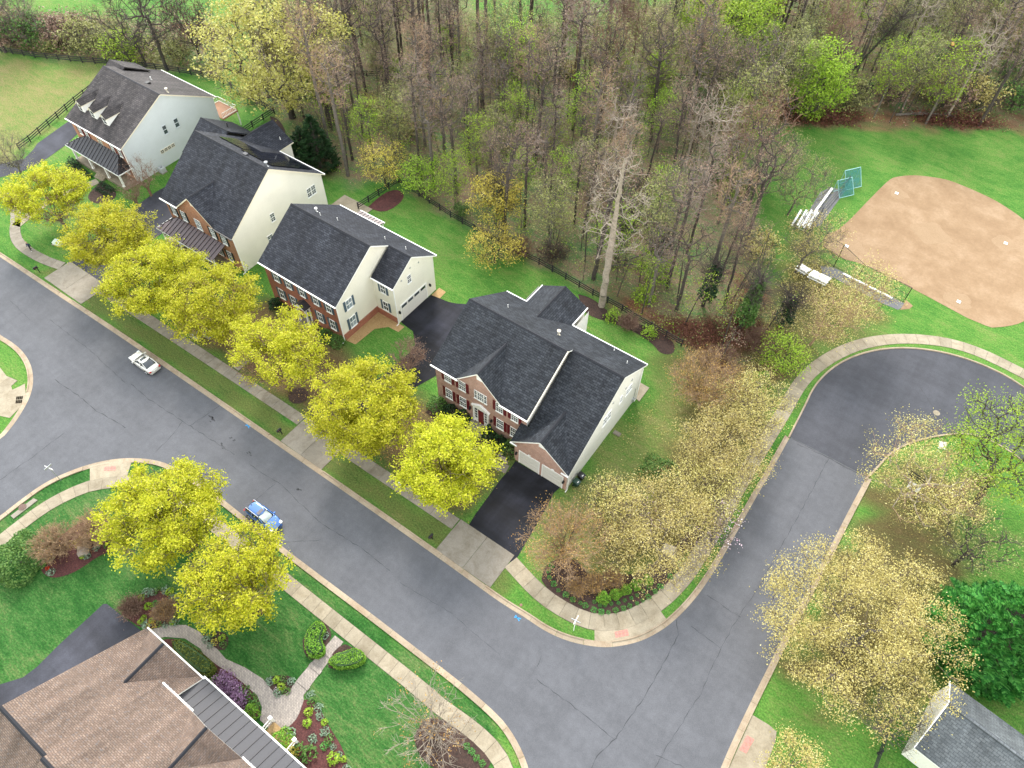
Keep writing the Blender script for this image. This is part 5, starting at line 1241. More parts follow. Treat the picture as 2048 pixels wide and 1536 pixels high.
solo('leafing_tree', 1905, 1130, 'slim dark tree with sparse leaves between the wide straw-leaved tree and the evergreen', 0, height=9, rad=3.8, base=3.0, n=100, trunk_r=.2, bark=BARKD, leaf=L_OLV, leaves=1300, leaf_size=.2, clump=.5, per=7, twigs=4, twig_l=1.0, twig_r=.017, shell=.35)
# fan-shaped bare trees
solo('bare_tree', 1122, 1112, 'fan-shaped tree with orange-brown twigs beside the black driveway', 0, height=6.6, rad=5.0, base=1.0, form='vase', n=260, trunk_r=.2, trunk_h=.8, bark=BARKD, twigmat=BARKT, leaf=L_ORG, leaves=4200, leaf_size=.13, clump=.4, per=5, twigs=6, twig_l=1.0, twig_r=.017, shell=.5, bf=.9, jit=.05, stems=3)
solo('bare_tree', 1392, 800, 'fan-shaped tree with pinkish-brown twigs at the end of the black fence', 0, height=7.2, rad=4.9, base=1.0, form='vase', n=260, trunk_r=.2, trunk_h=.9, bark=BARKD, twigmat=BARKT, leaf=L_ORG, leaves=4600, leaf_size=.14, clump=.4, per=5, twigs=7, twig_l=1.1, twig_r=.017, shell=.5, bf=.9, jit=.05, stems=3)
solo('bare_tree', 868, 1462, 'bare tree with pale fanned twigs over the pavement at the bottom edge', 0, height=6.5, rad=4.8, base=.7, form='vase', n=150, trunk_r=.16, trunk_h=.5, bark=BARKL, leaf=L_ORG, leaves=420, leaf_size=.17, clump=.3, per=6, twigs=4, twig_l=1.0, twig_r=.016, shell=.5, bf=.9, jit=.06, stems=6)
solo('crape_myrtle', 303, 392, 'reddish bare multi-stemmed tree at the side wall of the grey dormered house', 0, 'bare myrtles at the grey house', height=6.5, rad=2.6, base=1.5, form='vase', n=90, trunk_r=.13, trunk_h=.8, bark=BARKR, leaf=L_BUD, leaves=900, leaf_size=.12, per=5, twigs=5, twig_l=.8, twig_r=.015, bf=.9, stems=4)
solo('crape_myrtle', 278, 413, 'smaller bare multi-stemmed tree at the porch corner of the grey dormered house', 0, 'bare myrtles at the grey house', height=4.8, rad=2.0, base=1.2, form='vase', n=70, trunk_r=.1, trunk_h=.6, bark=BARKR, leaf=L_BUD, leaves=700, leaf_size=.12, per=5, twigs=5, twig_l=.7, twig_r=.015, bf=.9, stems=4)
solo('bare_tree', 42, 345, 'thin greenish bare tree above the end of the left driveway', 0, height=7, rad=4.0, base=1.0, form='vase', n=130, trunk_r=.14, trunk_h=.8, bark=BARK, leaf=L_OLV, leaves=1100, leaf_size=.14, per=5, twigs=5, twig_l=1.0, twig_r=.015, bf=.8)
solo('bare_tree', 818, 735, 'small pinkish twiggy tree between the big street tree and the brick house', 0, height=4.4, rad=2.6, base=.6, form='vase', n=140, trunk_r=.1, trunk_h=.4, bark=BARKR, leaf=L_BUD, leaves=700, leaf_size=.12, per=5, twigs=6, twig_l=.8, twig_r=.015, bf=.8, stems=4)
# back yard and wood-edge trees in leaf
solo('golden_tree', 772, 372, 'golden-brown tree at the fence corner behind the cream house', 0, 'golden trees behind the houses', height=7.5, rad=3.8, base=1.8, n=150, trunk_r=.16, bark=BARKD, leaf=L_YEL, leaves=3000, leaf_size=.22, clump=.45, per=10, twigs=4, shell=.4)
solo('golden_tree', 995, 455, 'taller of two bright golden trees at the black fence', 0, 'golden trees behind the houses', height=9.5, rad=3.7, base=3.0, n=150, trunk_r=.18, bark=BARKD, leaf=L_YEL, leaves=5200, leaf_size=.24, clump=.42, per=16, twigs=4, shell=.5)
solo('golden_tree', 990, 525, 'lower spreading golden tree in front of the black fence', 0, 'golden trees behind the houses', height=6.2, rad=4.2, base=1.5, n=150, trunk_r=.16, bark=BARKD, leaf=L_YEL, leaves=3600, leaf_size=.22, clump=.45, per=10, twigs=4, shell=.4)
solo('lime_tree', 850, 392, 'fresh green small tree at the wood edge left of the golden pair', 0, 'lime green trees', height=6, rad=3.8, base=1.2, n=130, trunk_r=.14, bark=BARKD, leaf=L_LIME, leaves=3600, leaf_size=.24, clump=.45, per=12, twigs=4, shell=.4)
solo('yellow_oak', 585, 235, 'huge pale yellow oak behind the solar-roofed house', 0, height=21, rad=12.5, base=4.5, n=420, trunk_r=.6, trunk_h=4, bark=BARKD, leaf=L_OAK, leaves=21000, leaf_size=.42, clump=.75, per=22, twigs=3, twig_l=1.6, twig_r=.025, shell=.6, bf=.4, twigmat=TWIG)
solo('lime_tree', 1425, 185, 'tall bright lime tree at the top of the wood', 0, 'lime green trees', height=21, rad=8.5, base=6, n=260, trunk_r=.45, bark=BARKD, leaf=L_LIME, leaves=10500, leaf_size=.42, clump=.8, per=16, twigs=3, twig_l=1.5, shell=.4)
solo('lime_tree', 1608, 240, 'lime tree standing alone at the edge of the ball field grass', 0, 'lime green trees', height=14.5, rad=5.2, base=1.5, n=200, trunk_r=.3, bark=BARKD, leaf=L_LIME, leaves=7000, leaf_size=.38, clump=.6, per=14, twigs=3, twig_l=1.2, shell=.3)
solo('lime_tree', 660, 240, 'small lime tree under the huge yellow oak', 0, 'lime green trees', height=9, rad=3.8, base=3, n=110, trunk_r=.16, bark=BARKD, leaf=L_LIME, leaves=2600, leaf_size=.3, clump=.5, per=12, twigs=3, shell=.3)
solo('lime_tree', 1562, 735, 'small yellow-green tree by the bend of the side road pavement', 0, 'lime green trees', height=5, rad=3.2, base=.8, n=110, trunk_r=.12, bark=BARKD, leaf=L_LIME, leaves=2300, leaf_size=.24, clump=.45, per=10, twigs=3, shell=.3)
solo('bare_tree', 335, 140, 'tall dark bare tree on the fence line above the grey roof', 0, 'bare trees along the far hedgerow', height=19, rad=7, base=5, n=170, trunk_r=.34, bark=BARKD, leaf=L_BUD, leaves=900, leaf_size=.2, per=5, twigs=5, twig_l=1.6, twig_r=.024, shell=.3, trunk_top=10)
solo('bare_tree', 292, 132, 'many-branched bare tree with lime undergrowth left of the tall dark one', 0, 'bare trees along the far hedgerow', height=15, rad=8, base=3, n=170, trunk_r=.28, bark=BARKD, leaf=L_BUD, leaves=700, leaf_size=.2, per=5, twigs=5, twig_l=1.5, twig_r=.022, shell=.3)
solo('bare_tree', 402, 118, 'dark rusty-twigged tree beside the huge yellow oak', 0, 'bare trees along the far hedgerow', height=13, rad=5, base=2.5, n=190, trunk_r=.26, bark=BARKD, leaf=L_RED, leaves=2600, leaf_size=.24, per=8, twigs=6, twig_l=1.2, twig_r=.022, shell=.3)
solo('bare_tree', 12, 105, 'dark leaning bare tree at the upper left edge', 0, 'bare trees along the far hedgerow', height=16, rad=6, base=5, n=140, trunk_r=.3, lean=(-3, 1), bark=BARKD, leaf=L_BUD, leaves=1500, leaf_size=.2, per=6, twigs=5, twig_l=1.5, twig_r=.022, shell=.3)
solo('bare_tree', 62, 96, 'grey twiggy hedgerow tree near the upper left edge', 0, 'bare trees along the far hedgerow', height=13, rad=5, base=2, n=150, trunk_r=.24, bark=BARK, leaf=L_BUD, leaves=1500, leaf_size=.2, per=6, twigs=5, twig_l=1.4, twig_r=.022, shell=.3)
solo('bare_tree', 1062, 42, 'left of two spreading meadow trees at the top centre', 0, 'bare trees standing in the far meadow', height=20, rad=10, base=5, n=200, trunk_r=.4, bark=BARKD, leaf=L_BUD, leaves=800, leaf_size=.25, per=5, twigs=5, twig_l=1.8, twig_r=.028, shell=.3)
solo('bare_tree', 1140, 48, 'right of two spreading meadow trees at the top centre', 0, 'bare trees standing in the far meadow', height=20, rad=10, base=5, n=200, trunk_r=.42, bark=BARKD, leaf=L_BUD, leaves=800, leaf_size=.25, per=5, twigs=5, twig_l=1.8, twig_r=.028, shell=.3)
solo('bare_tree', 1203, 612, 'pale thick-trunked tree in the mulch bed behind the brick house', 0, height=26, rad=4.4, base=9, n=120, trunk_r=.44, trunk_top=24.5, bark=BARKL, twigmat=BARKL, leaf=L_BUD, leaves=400, leaf_size=.16, per=5, twigs=4, twig_l=1.3, twig_r=.02, shell=.2, jit=.22, bf=.1, rexp=.8, minr=.03)

# --- conifers
def conifer(name, seed, height, rad, n, spray, base=.3, mat=None, form='cone'):
    rng = np.random.default_rng(seed); segs = [(0, 0, 0, 0, 0, height * .95, .3, .03)]; LP = []; T = []
    Vs, Fs, off = [], [], 0
    for i in range(n):
        h = rng.random() ** 1.25; z = base + (height - base) * h
        prof = (1 - h) ** .75 * (1 if h > .12 else .8 + h * 1.6)
        a = rng.uniform(0, 6.283); rr_ = rad * prof * rng.uniform(.72, 1.0)
        p = np.array([rr_ * math.cos(a), rr_ * math.sin(a), z]); out = np.array([math.cos(a), math.sin(a), rng.uniform(.15, .75)]); out += rng.normal(size=3) * .22; out /= np.linalg.norm(out)
        L = spray * rng.uniform(.7, 1.3) * (.6 + .5 * prof)
        side = np.cross(out, [0, 0, 1.0]); side /= np.linalg.norm(side) + 1e-9; up_ = np.cross(side, out)
        if i % 6 == 0: segs.append((0, 0, max(.2, z - .6), *p, .05, .02))
        m = 9
        for j in range(m):        # a feathered spray: leaflets in pairs along a rib, narrowing to a point
            t = j / (m - 1); c = p + out * L * (t - .35) + up_ * (-.25 * t * t * L); w = L * .36 * (1 - t) ** .7 + .05
            for s in (-1, 1):
                tip = c + side * s * w + out * w * 1.0 + up_ * rng.normal() * .05
                b0 = c - out * .05; b1 = c + out * L * .13
                Vs += [b0, tip - out * .12, tip, b1]; Fs.append((off, off + 1, off + 2, off + 3)); off += 4
    V, F = tubes(segs)
    return arr_mesh(name + '_trunk', V, F, BARKD), arr_mesh(name + '_sprays', np.array(Vs), np.array(Fs), mat or L_CON)
place_tree('evergreen', conifer('evergreen', 3, 12.5, 6.2, 1250, 1.35), 'big dark green feathery evergreen at the right edge above the grey roof', at(1990, 1270, 3.5))
place_tree('evergreen', conifer('evergreen', 4, 9.5, 3.4, 420, 1.1, mat=L_DRK), 'dark evergreen behind the solar-roofed house by the wood edge', at(642, 335), sc=1.0)
place_tree('evergreen', conifer('evergreen', 5, 6.5, 2.6, 260, 1.0, mat=L_DRK), 'smaller dark evergreen crowded against the taller one behind the solar-roofed house', at(612, 322))

# --- the wood: bare trees of several builds, copied with their own turn and size
PROTO = []
spec = [('tall', dict(height=22, rad=2.6, base=11, n=85, trunk_r=.25, trunk_top=18, shell=.2), BARKD, L_BUD, 700), ('tall', dict(height=24, rad=2.9, base=13, n=90, trunk_r=.28, trunk_top=20, shell=.2), BARK, L_BUD, 900),
        ('tall', dict(height=19, rad=2.6, base=9, n=80, trunk_r=.2, trunk_top=15, shell=.2, lean=(1.2, .4)), BARKD, L_BUD, 1000), ('tall', dict(height=20, rad=3.6, base=9, n=105, trunk_r=.27, trunk_top=12, shell=.3), BARK, L_BUD, 1300),
        ('tall', dict(height=23, rad=4.0, base=10, n=115, trunk_r=.3, trunk_top=13, shell=.3, lean=(-1, 1)), BARKD, L_BUD, 1100), ('rusty', dict(height=20, rad=4.0, base=9, n=130, trunk_r=.26, trunk_top=12, shell=.3), BARKD, L_RED, 1100),
        ('rusty', dict(height=18, rad=3.6, base=8, n=120, trunk_r=.22, trunk_top=11, shell=.3), BARKR, L_BUD, 2200), ('pale', dict(height=20, rad=3.8, base=9, n=110, trunk_r=.22, trunk_top=14, shell=.3, jit=.2), BARKL, L_BUD, 500),
        ('greening', dict(height=16, rad=4.0, base=5, n=150, trunk_r=.2, trunk_top=9, shell=.3), BARK, L_OLV, 3600), ('greening', dict(height=14, rad=3.4, base=4, n=130, trunk_r=.17, trunk_top=8, shell=.3), BARK, L_LIME, 2400)]
for i, (k, kw, bk, lf, nl) in enumerate(spec):
    kw.setdefault('jit', .15)
    me = tree_meshes('wood_tree', 500 + i, bark=bk, twigmat=(BARKL if k == 'pale' else (BARKR if k == 'rusty' else (TWIG, BARKT, TWIGD, BARK, TWIGD)[i % 5])), leaf=lf, leaves=nl, leaf_size=.17 if k != 'greening' else .26, clump=.45, per=6, twigs=3, twig_l=1.35, twig_r=.020, bf=.4, **kw)
    PROTO.append((k, me))
WL = {'tall': 'tall bare grey-brown tree among many alike in the wood behind the houses', 'rusty': 'bare tree with rusty red-brown twigs among others in the wood', 'pale': 'bare tree with pale whitish limbs among the darker trees of the wood',
      'greening': 'smaller tree with a haze of yellow-green leaves among the bare trees of the wood'}
rngW = np.random.default_rng(11); pts = []
WPOLY = WOODS; lo, hi = np.min(WPOLY, 0), np.max(WPOLY, 0)
tries = 0
KEEP_OUT = [(G(585, 235)[:2], 6.5), (G(1203, 612)[:2], 4.5), (G(1425, 185)[:2], 4), (G(1608, 240)[:2], 5)]
while len(pts) < 292 and tries < 120000:
    tries += 1; p = rngW.uniform(lo, hi); p = np.array(p)
    if sdist(p[None], WPOLY)[0] < 1.2: continue
    v_ = np.array([p[0], p[1], 0]) - CAMP; pxx, pyy = 1024 + F_PX * (v_ @ CR) / (v_ @ CF), 768 - F_PX * (v_ @ CU) / (v_ @ CF)
    if pxx > 2250 or pyy < -25: continue        # nothing of it would show
    if sdist(p[None], MEADOW_GAP)[0] > -2 or sdist(p[None], REDLEAF)[0] > 0: continue
    mind = 3.3 if p[1] < 112 else 4.4
    if any((p[0] - q[0]) ** 2 + (p[1] - q[1]) ** 2 < mind ** 2 for q in pts): continue
    if any(math.hypot(p[0] - k[0], p[1] - k[1]) < r for k, r in KEEP_OUT): continue
    if p[0] > 5 and rngW.random() < .45: continue
    pts.append(p)
WT = []
for i, p in enumerate(pts):
    r_ = rngW.random(); near = p[1] < 95
    k = rngW.choice([0, 1, 2, 3, 4]) if r_ < (.66 if near else .50) else (rngW.choice([5, 6]) if r_ < (.67 if near else .64) else (7 if r_ < (.70 if near else .68) else rngW.choice([8, 9])))
    kind, me = PROTO[int(k)]; s = rngW.uniform(.78, 1.15) * (.86 if near else 1.0)
    WT.append((place_tree('bare_tree' if kind != 'greening' else 'greening_tree', me, WL[kind], (p[0], p[1], 0), {'tall': 'tall bare trees of the wood', 'rusty': 'rusty bare trees of the wood', 'pale': 'pale-limbed bare trees of the wood', 'greening': 'greening trees of the wood'}[kind], rz=rngW.uniform(0, 6.28), sc=(s, s, s * rngW.uniform(.95, 1.1))), kind))
_ONES = 'zeroth first second third fourth fifth sixth seventh eighth ninth tenth eleventh twelfth thirteenth fourteenth fifteenth sixteenth seventeenth eighteenth nineteenth'.split()
def ordinal(i):
    i += 1
    if i == 1: return 'leftmost'
    if i < 20: return _ONES[i] + ' from left'
    t = ['twenty', 'thirty', 'forty', 'fifty', 'sixty', 'seventy', 'eighty', 'ninety'][i // 10 - 2]
    return (t[:-1] + 'ieth' if i % 10 == 0 else t + '-' + _ONES[i % 10]) + ' from left'
def to_px(o):
    v = np.array(o.location) - CAMP; z = v @ CF; return 1024 + F_PX * (v @ CR) / z, 768 - F_PX * (v @ CU) / z
def name_by_place(items, word):
    """tell many alike plants apart by where their feet stand: row of the wood, then place in that row"""
    cells = {}
    for o, kind in items:
        x, y = to_px(o)
        row = 'front row' if o.location.y < 84 else ('middle' if o.location.y < 104 else ('back' if o.location.y < 125 else 'far end'))
        sec = 'behind the oak side' if x < 760 else ('above the cream house' if x < 960 else ('above the golden pair' if x < 1130 else ('above the brick house' if x < 1300 else ('left of the ball field' if x < 1540 else 'above the ball field'))))
        cells.setdefault((kind, row, sec), []).append((x, o))
    for (kind, row, sec), L in cells.items():
        for q, (x, o) in enumerate(sorted(L, key=lambda t: t[0])):
            o['label'] = f"{word[kind]}, {ordinal(q)} in the wood's {row} {sec}" if len(L) > 1 else f"{word[kind]} in the wood's {row} {sec}"
name_by_place(WT, {'tall': 'tall bare tree', 'rusty': 'rusty-twigged tree', 'pale': 'pale-limbed tree', 'greening': 'yellow-green hazy tree'})
# park-edge trees: thin, straw-green, beside the bleachers
for px, py, lab in ((1575, 430, 'thin straw-green tree left of the upper dugout bench'), (1530, 380, 'thin straw-green tree at the wood edge below the ball field corner'), (1620, 690, 'slanting straw-green tree above the bend of the side road'), (1680, 650, 'low straw-green tree between the dugout and the side road bend'), (1590, 545, 'twiggy tree whose branches cross the bleachers')):
    solo('greening_tree', px, py, lab, 0, 'thin trees at the park edge', height=10.5, rad=4.2, base=2.5, n=140, trunk_r=.16, bark=BARKT if px > 1600 else BARK, leaf=L_TAN if px > 1580 else L_OLV, leaves=4200, leaf_size=.16, clump=.5, per=8, twigs=5, twig_l=1.1, twig_r=.017, shell=.3, lean=(1.0, .5))
# ivy-clad trunks
def ivy_trunk(px, py, h, r, lean, label, seed, dense=1.0, cut=False, leaf=None):
    rng = np.random.default_rng(seed); t = thing('ivy_tree', label, 'tree', at(px, py), 0, 'ivy-clad trunks')
    segs = []
    for i in range(8): z0, z1 = h * i / 8, h * (i + 1) / 8; segs.append((lean[0] * z0 / h, lean[1] * z0 / h, z0, lean[0] * z1 / h, lean[1] * z1 / h, z1, .3 * (1 - .06 * i), .3 * (1 - .06 * (i + 1))))
    if not cut:
        for i in range(90):
            z = h * rng.uniform(.55, 1.0); a = rng.uniform(0, 6.28); L = rng.uniform(1.2, 3.6); b = (lean[0] * z / h, lean[1] * z / h, z); e = (b[0] + L * math.cos(a), b[1] + L * math.sin(a), z + L * rng.uniform(.3, .9)); segs.append((*b, *e, .045, .015))
            for _ in range(5): d = rng.normal(size=3) * .8; m_ = np.array(b) * .4 + np.array(e) * .6; segs.append((*m_, *(m_ + d + [0, 0, .4]), .018, .01))
    V, F = tubes(segs); link_mesh('trunk', arr_mesh('ivy_trunk', V, F, BARKD), t)
    n = int(900 * dense * h / 8); z = rng.uniform(.2, 1, n) ** .9 * h * .9; a = rng.uniform(0, 6.28, n); rad = r * (1.25 - .75 * z / h) * rng.uniform(.55, 1.1, n)
    P = np.c_[lean[0] * z / h + rad * np.cos(a), lean[1] * z / h + rad * np.sin(a), z]
    LV, LF = leaf_quads(P, .30, rng, .5, .8); link_mesh('ivy', arr_mesh('ivy', LV, LF, leaf or L_GRN), t)
    if cut:
        mb = MB(); q = Vector((lean[0], lean[1], h)); mb.tube(q, q + Vector((.15, -.1, .12)), .33, .33, 10); o = mb.build('cut_face', CUTW, None); o.parent = t
    return t
ivy_trunk(1478, 662, 10.5, 1.25, (.3, .2), 'thickest ivy-clad trunk at the wood edge above the pinkish bare tree', 1, 1.7)
ivy_trunk(1405, 612, 8.5, 1.15, (.3, .3), 'ivy-clad trunk left of the thickest one', 2, 1.4, leaf=L_DRK)
ivy_trunk(1560, 655, 6, 1.2, (0, .2), 'dark ivy mound on a trunk right of the thickest one', 3, 1.3, leaf=L_DRK)
ivy_trunk(1302, 552, 7, .55, (.6, .4), 'forked dark tree with ivy on its lower trunk in mid wood', 4, .7)
ivy_trunk(1232, 520, 9, .7, (.2, .2), 'dark ivy trunk just behind the pale thick-trunked tree', 5, 1.0, leaf=L_DRK)
ivy_trunk(1005, 450, 9, .55, (.2, .1), 'slim ivy trunk behind the golden pair', 6, .8)
ivy_trunk(1795, 192, 11, .8, (4.5, 1.0), 'leaning broken ivy-clad trunk with a fresh orange cut', 7, .8, True)
ivy_trunk(1990, 170, 14, .9, (5.5, 2), 'leaning ivy-clad tree at the upper right edge', 8, 1.0)
ivy_trunk(1680, 168, 15, .35, (6, 1.5), 'grey leaning tree above the ball field grass', 9, .12)
ivy_trunk(640, 215, 10, .9, (0, 0), 'ivy-clad trunk under the huge yellow oak', 10, 1.0)
# fallen limbs and logs
def log(px, py, px2, py2, r, label, mat=BARK, n=6, z=.3):
    a, b = Vector(at(px, py)), Vector(at(px2, py2)); a.z = z; b.z = z + .25; rg = random.Random(int(px)); mb = MB(); mid = (a + b) / 2 + Vector((rg.uniform(-.4, .4), rg.uniform(-.4, .4), .1)); mb.tube(a, mid, r, r * .85, 7); mb.tube(mid, b, r * .85, r * .55, 7)
    for i in range(n):
        p = a.lerp(b, rg.uniform(.3, 1)); mb.tube(p, p + Vector((rg.uniform(-1.6, 1.6), rg.uniform(-1.6, 1.6), rg.uniform(.1, 1.0))), r * .35, r * .1, 4)
    tag(mb.build('fallen_log', mat), label, 'log', 'fallen logs in the wood')
log(1222, 535, 1330, 528, .2, 'long dark fallen log in mid wood right of the pale thick trunk'); log(1235, 528, 1305, 505, .16, 'slanting fallen limb crossing behind the long dark log')
log(1790, 232, 1900, 236, .25, 'fallen limb heap lying along the edge of the ball field grass', BARK, 14); log(1745, 215, 1800, 190, .2, 'splintered fallen limb at the foot of the broken ivy trunk', BARKT, 10); log(1940, 225, 2005, 205, .2, 'fallen limb at the right end of the brush line', BARK, 8)
log(690, 225, 735, 195, .15, 'pale fallen limb under the yellow oak', BARKL, 6); log(1640, 195, 1700, 160, .17, 'dark fallen limb behind the lone lime tree', BARKD, 8)

# --- undergrowth: too much to count, one object each
def scatter_under(name, poly, n, leaf, size, zmax, seed, clump=.6, per=10, also_not=None):
    rng = np.random.default_rng(seed); lo, hi = np.min(poly, 0), np.max(poly, 0); C = []
    while len(C) < n:
        q = rng.uniform(lo, hi, (4 * n, 2)); d = sdist(q, poly); q = q[d > .3]
        f = np.sin(q[:, 0] * .35 + seed) + np.sin(q[:, 1] * .41 + seed * 2) + rng.normal(size=len(q)) * .6
        C += list(q[f > .15])
    C = np.array(C[:n]); P = np.repeat(np.c_[C, np.abs(rng.normal(size=n)) * zmax * .5], per, 0) + rng.normal(size=(n * per, 3)) * np.array([clump, clump, clump * .6]); P[:, 2] = np.abs(P[:, 2]) + .05
    V, F = leaf_quads(P, size, rng, .6); tag(link_mesh(name, arr_mesh(name, V, F, leaf)), kind='stuff')
scatter_under('undergrowth', WOODS, 3000, L_GRN, .26, 1.0, 1); scatter_under('undergrowth', WOODS, 3400, L_OLV, .26, 2.6, 2); scatter_under('undergrowth', WOODS, 1500, L_LIME, .26, 2.2, 3); scatter_under('undergrowth', WOODS, 1800, L_BUD, .26, 2.0, 4)
def saplings(n, seed):
    rng = np.random.default_rng(seed); lo, hi = np.min(WOODS, 0), np.max(WOODS, 0); segs = []; tips = []
    while n:
        q = rng.uniform(lo, hi)
        if sdist(q[None], WOODS)[0] < .6 or sdist(q[None], MEADOW_GAP)[0] > -1: continue
        n -= 1; h = rng.uniform(3.5, 12); L = rng.normal(size=2) * .09 * h; r0 = .035 + .006 * h; p = np.array([q[0], q[1], 0.])
        m = p + [L[0] * .4, L[1] * .4, h * .5]; e = p + [L[0], L[1], h]; segs += [(*p, *m, r0, r0 * .75), (*m, *e, r0 * .75, .02)]
        for _ in range(int(6 + h)):
            t = rng.uniform(.3, 1); b = p + (e - p) * t; a = rng.uniform(0, 6.28); l = rng.uniform(.5, 1.9); c = b + [l * math.cos(a), l * math.sin(a), l * rng.uniform(.2, .9)]; segs.append((*b, *c, .024, .012)); tips.append(c)
            c2 = b * .5 + c * .5 + rng.normal(size=3) * .5; segs.append((*(b * .5 + c * .5), *c2, .018, .01)); tips.append(c2)
    V, F = tubes(segs); tag(link_mesh('saplings', arr_mesh('saplings', V, F, [BARKD, TWIGD], tubes.midx)), kind='stuff')
    T = np.array(tips); cl = np.sin(T[:, 0] * .22) + np.sin(T[:, 1] * .27 + 1) + rng.normal(size=len(T)) * .5
    for sel, lf, per in ((cl > .7, L_LIME, 9), ((cl > -.4) & (cl <= .7), L_OLV, 8), (cl <= -.4, L_BUD, 4)):
        Q = T[sel]; P = np.repeat(Q, per, 0) + rng.normal(size=(len(Q) * per, 3)) * .28; V, F = leaf_quads(P, .19, rng); tag(link_mesh('sapling_leaves', arr_mesh('sapling_leaves', V, F, lf)), kind='stuff')
saplings(620, 31)
scatter_under('undergrowth', HEDGEROW, 700, L_OLV, .45, 2.5, 5); scatter_under('undergrowth', HEDGEROW, 600, L_BUD, .45, 2.5, 6); scatter_under('undergrowth', HEDGEROW, 350, L_GRN, .45, 2.5, 7)
scatter_under('fallen_leaves', REDLEAF, 900, L_RED, .2, .1, 8, .9, 9); scatter_under('fallen_leaves', REDBRUSH, 600, L_RED, .35, .8, 9, .8, 9); scatter_under('fallen_leaves', LITTER, 700, L_ORG, .14, .02, 10, .8, 6)
scatter_under('undergrowth', PARK_EDGE, 500, L_TAN, .22, 1.0, 11, .6, 8); scatter_under('undergrowth', BACKYARD_DRY, 420, L_TAN, .17, .1, 12, .6, 7); scatter_under('undergrowth', RIGHT_LITTER, 420, L_TAN, .18, .25, 13, .6, 8)
# ---------------------------------------------------------------- shrubs, hedges and bedding plants
def bush_mesh(name, seed, r, h, leaf, n, size, solid=True, up=.5, stems=14, bark=BARK, core=None):
    rng = np.random.default_rng(seed)
    d = rng.normal(size=(n, 3)); d[:, 2] = np.abs(d[:, 2]); d /= np.linalg.norm(d, axis=1)[:, None]
    lump = 1 + .12 * np.sin(d[:, 0] * 5 + seed) + .12 * np.sin(d[:, 1] * 6 + seed * 2) + .1 * np.sin(d[:, 2] * 7)
    rad = (rng.uniform(.86, 1.04, n) if solid else rng.uniform(.45, 1.05, n)) * lump
    P = d * rad[:, None] * np.array([r, r, h]); P[:, 2] = np.maximum(.04, P[:, 2])
    V, F = leaf_quads(P, size, rng, up, .75)
    segs = []
    for i in range(stems):
        a = rng.uniform(0, 6.28); q = rng.uniform(.2, .8); segs.append((0, 0, 0, r * q * math.cos(a), r * q * math.sin(a), h * rng.uniform(.5, .85), .03, .012))
    TV, TF = tubes(segs)
    return arr_mesh(name + '_leaves', V, F, leaf), arr_mesh(name + '_stems', TV, TF, bark)
def bush(kind, label, loc, r, h, leaf, n=500, size=.14, group=None, seed=None, solid=True, bark=BARK, sc=1.0, cat='shrub', me=None, rz=0.0):
    me = me or bush_mesh(kind, seed if seed is not None else int(abs(loc[0] * 31 + loc[1] * 17)) + 1, r, h, leaf, n, size, solid, bark=bark)
    t = thing(kind, label, cat, loc, rz, group); t.scale = (sc, sc, sc)
    link_mesh('foliage', me[0], t); link_mesh('stems', me[1], t)
    return t
def twig_shrub(label, loc, h, r, bark, leaf, seed, nl=900, group=None, n=170):
    me = tree_meshes('twiggy_shrub', seed, height=h, rad=r, base=.3, form='vase', n=n, trunk_r=.09, trunk_h=.25, bark=bark, leaf=leaf, leaves=nl, leaf_size=.11, clump=.3, per=5, twigs=7, twig_l=.7, twig_r=.015, shell=.5, bf=1.0, jit=.05, stems=7)
    return place_tree('twiggy_shrub', me, label, loc, group, cat='shrub', crown='foliage', trunk='stems')
twig_shrub('left of two brown bare shrubs in the red mulch bed with the boulder', at(118, 1098, .5), 3.2, 2.6, BARKT, L_ORG, 71, 500, 'brown bare shrubs in the boulder bed', 330)
twig_shrub('right of two brown bare shrubs in the red mulch bed with the boulder', at(196, 1072, .5), 3.2, 2.7, BARKT, L_ORG, 72, 500, 'brown bare shrubs in the boulder bed', 330)
twig_shrub('brown twiggy shrub on the left of the round bed by the grey driveway', at(264, 1217, .4), 1.3, 1.25, BARKR, L_BUD, 73, 700); twig_shrub('brown twiggy shrub on the right of the round bed by the grey driveway', at(333, 1222, .4), 1.3, 1.25, BARKT, L_ORG, 74, 700)
bush('evergreen_shrub', 'big dark green rounded shrub at the left edge beside the boulder bed', at(33, 1118, 1), 2.7, 2.9, L_GRN, 3400, .24, seed=5)
# clipped hedges: leafy skins over a dark twiggy heart
def hedge(label, outline, h, leaf, seed, size=.13, dens=150, group=None, kind='clipped_hedge'):
    rng = np.random.default_rng(seed); c = np.mean(outline, 0); t = thing(kind, label, 'hedge', (c[0], c[1], 0), 0, group); O = [(x - c[0], y - c[1]) for x, y in outline]
    o = flat('core', offset_scale(O, .90), h * .88, L_DRK, t, None, thick=h * .86)
    lo, hi = np.min(O, 0), np.max(O, 0); area = abs(sum(O[i][0] * O[(i + 1) % len(O)][1] - O[(i + 1) % len(O)][0] * O[i][1] for i in range(len(O)))) / 2
    q = rng.uniform(lo, hi, (int(area * dens * 4), 2)); d = sdist(q, O); q = q[d > 0][:int(area * dens)]; d = sdist(q, O)
    zt = h * (1 - np.clip(1 - d / .45, 0, 1) ** 2 * .35) + rng.normal(size=len(q)) * .03
    P1 = np.c_[q, zt]
    B = np.array(resample(list(O) + [O[0]], .05)); B = B[rng.integers(0, len(B), int(len(B) * .05 * dens * h))]; P2 = np.c_[B + rng.normal(size=B.shape) * .04, rng.uniform(.05, h * .8, len(B))]
    V, F = leaf_quads(np.r_[P1, P2], size, rng, .5, .8); link_mesh('foliage', arr_mesh('hedge_leaves', V, F, leaf), t)
    return t
def offset_scale(O, s): return [(x * s, y * s) for x, y in O]
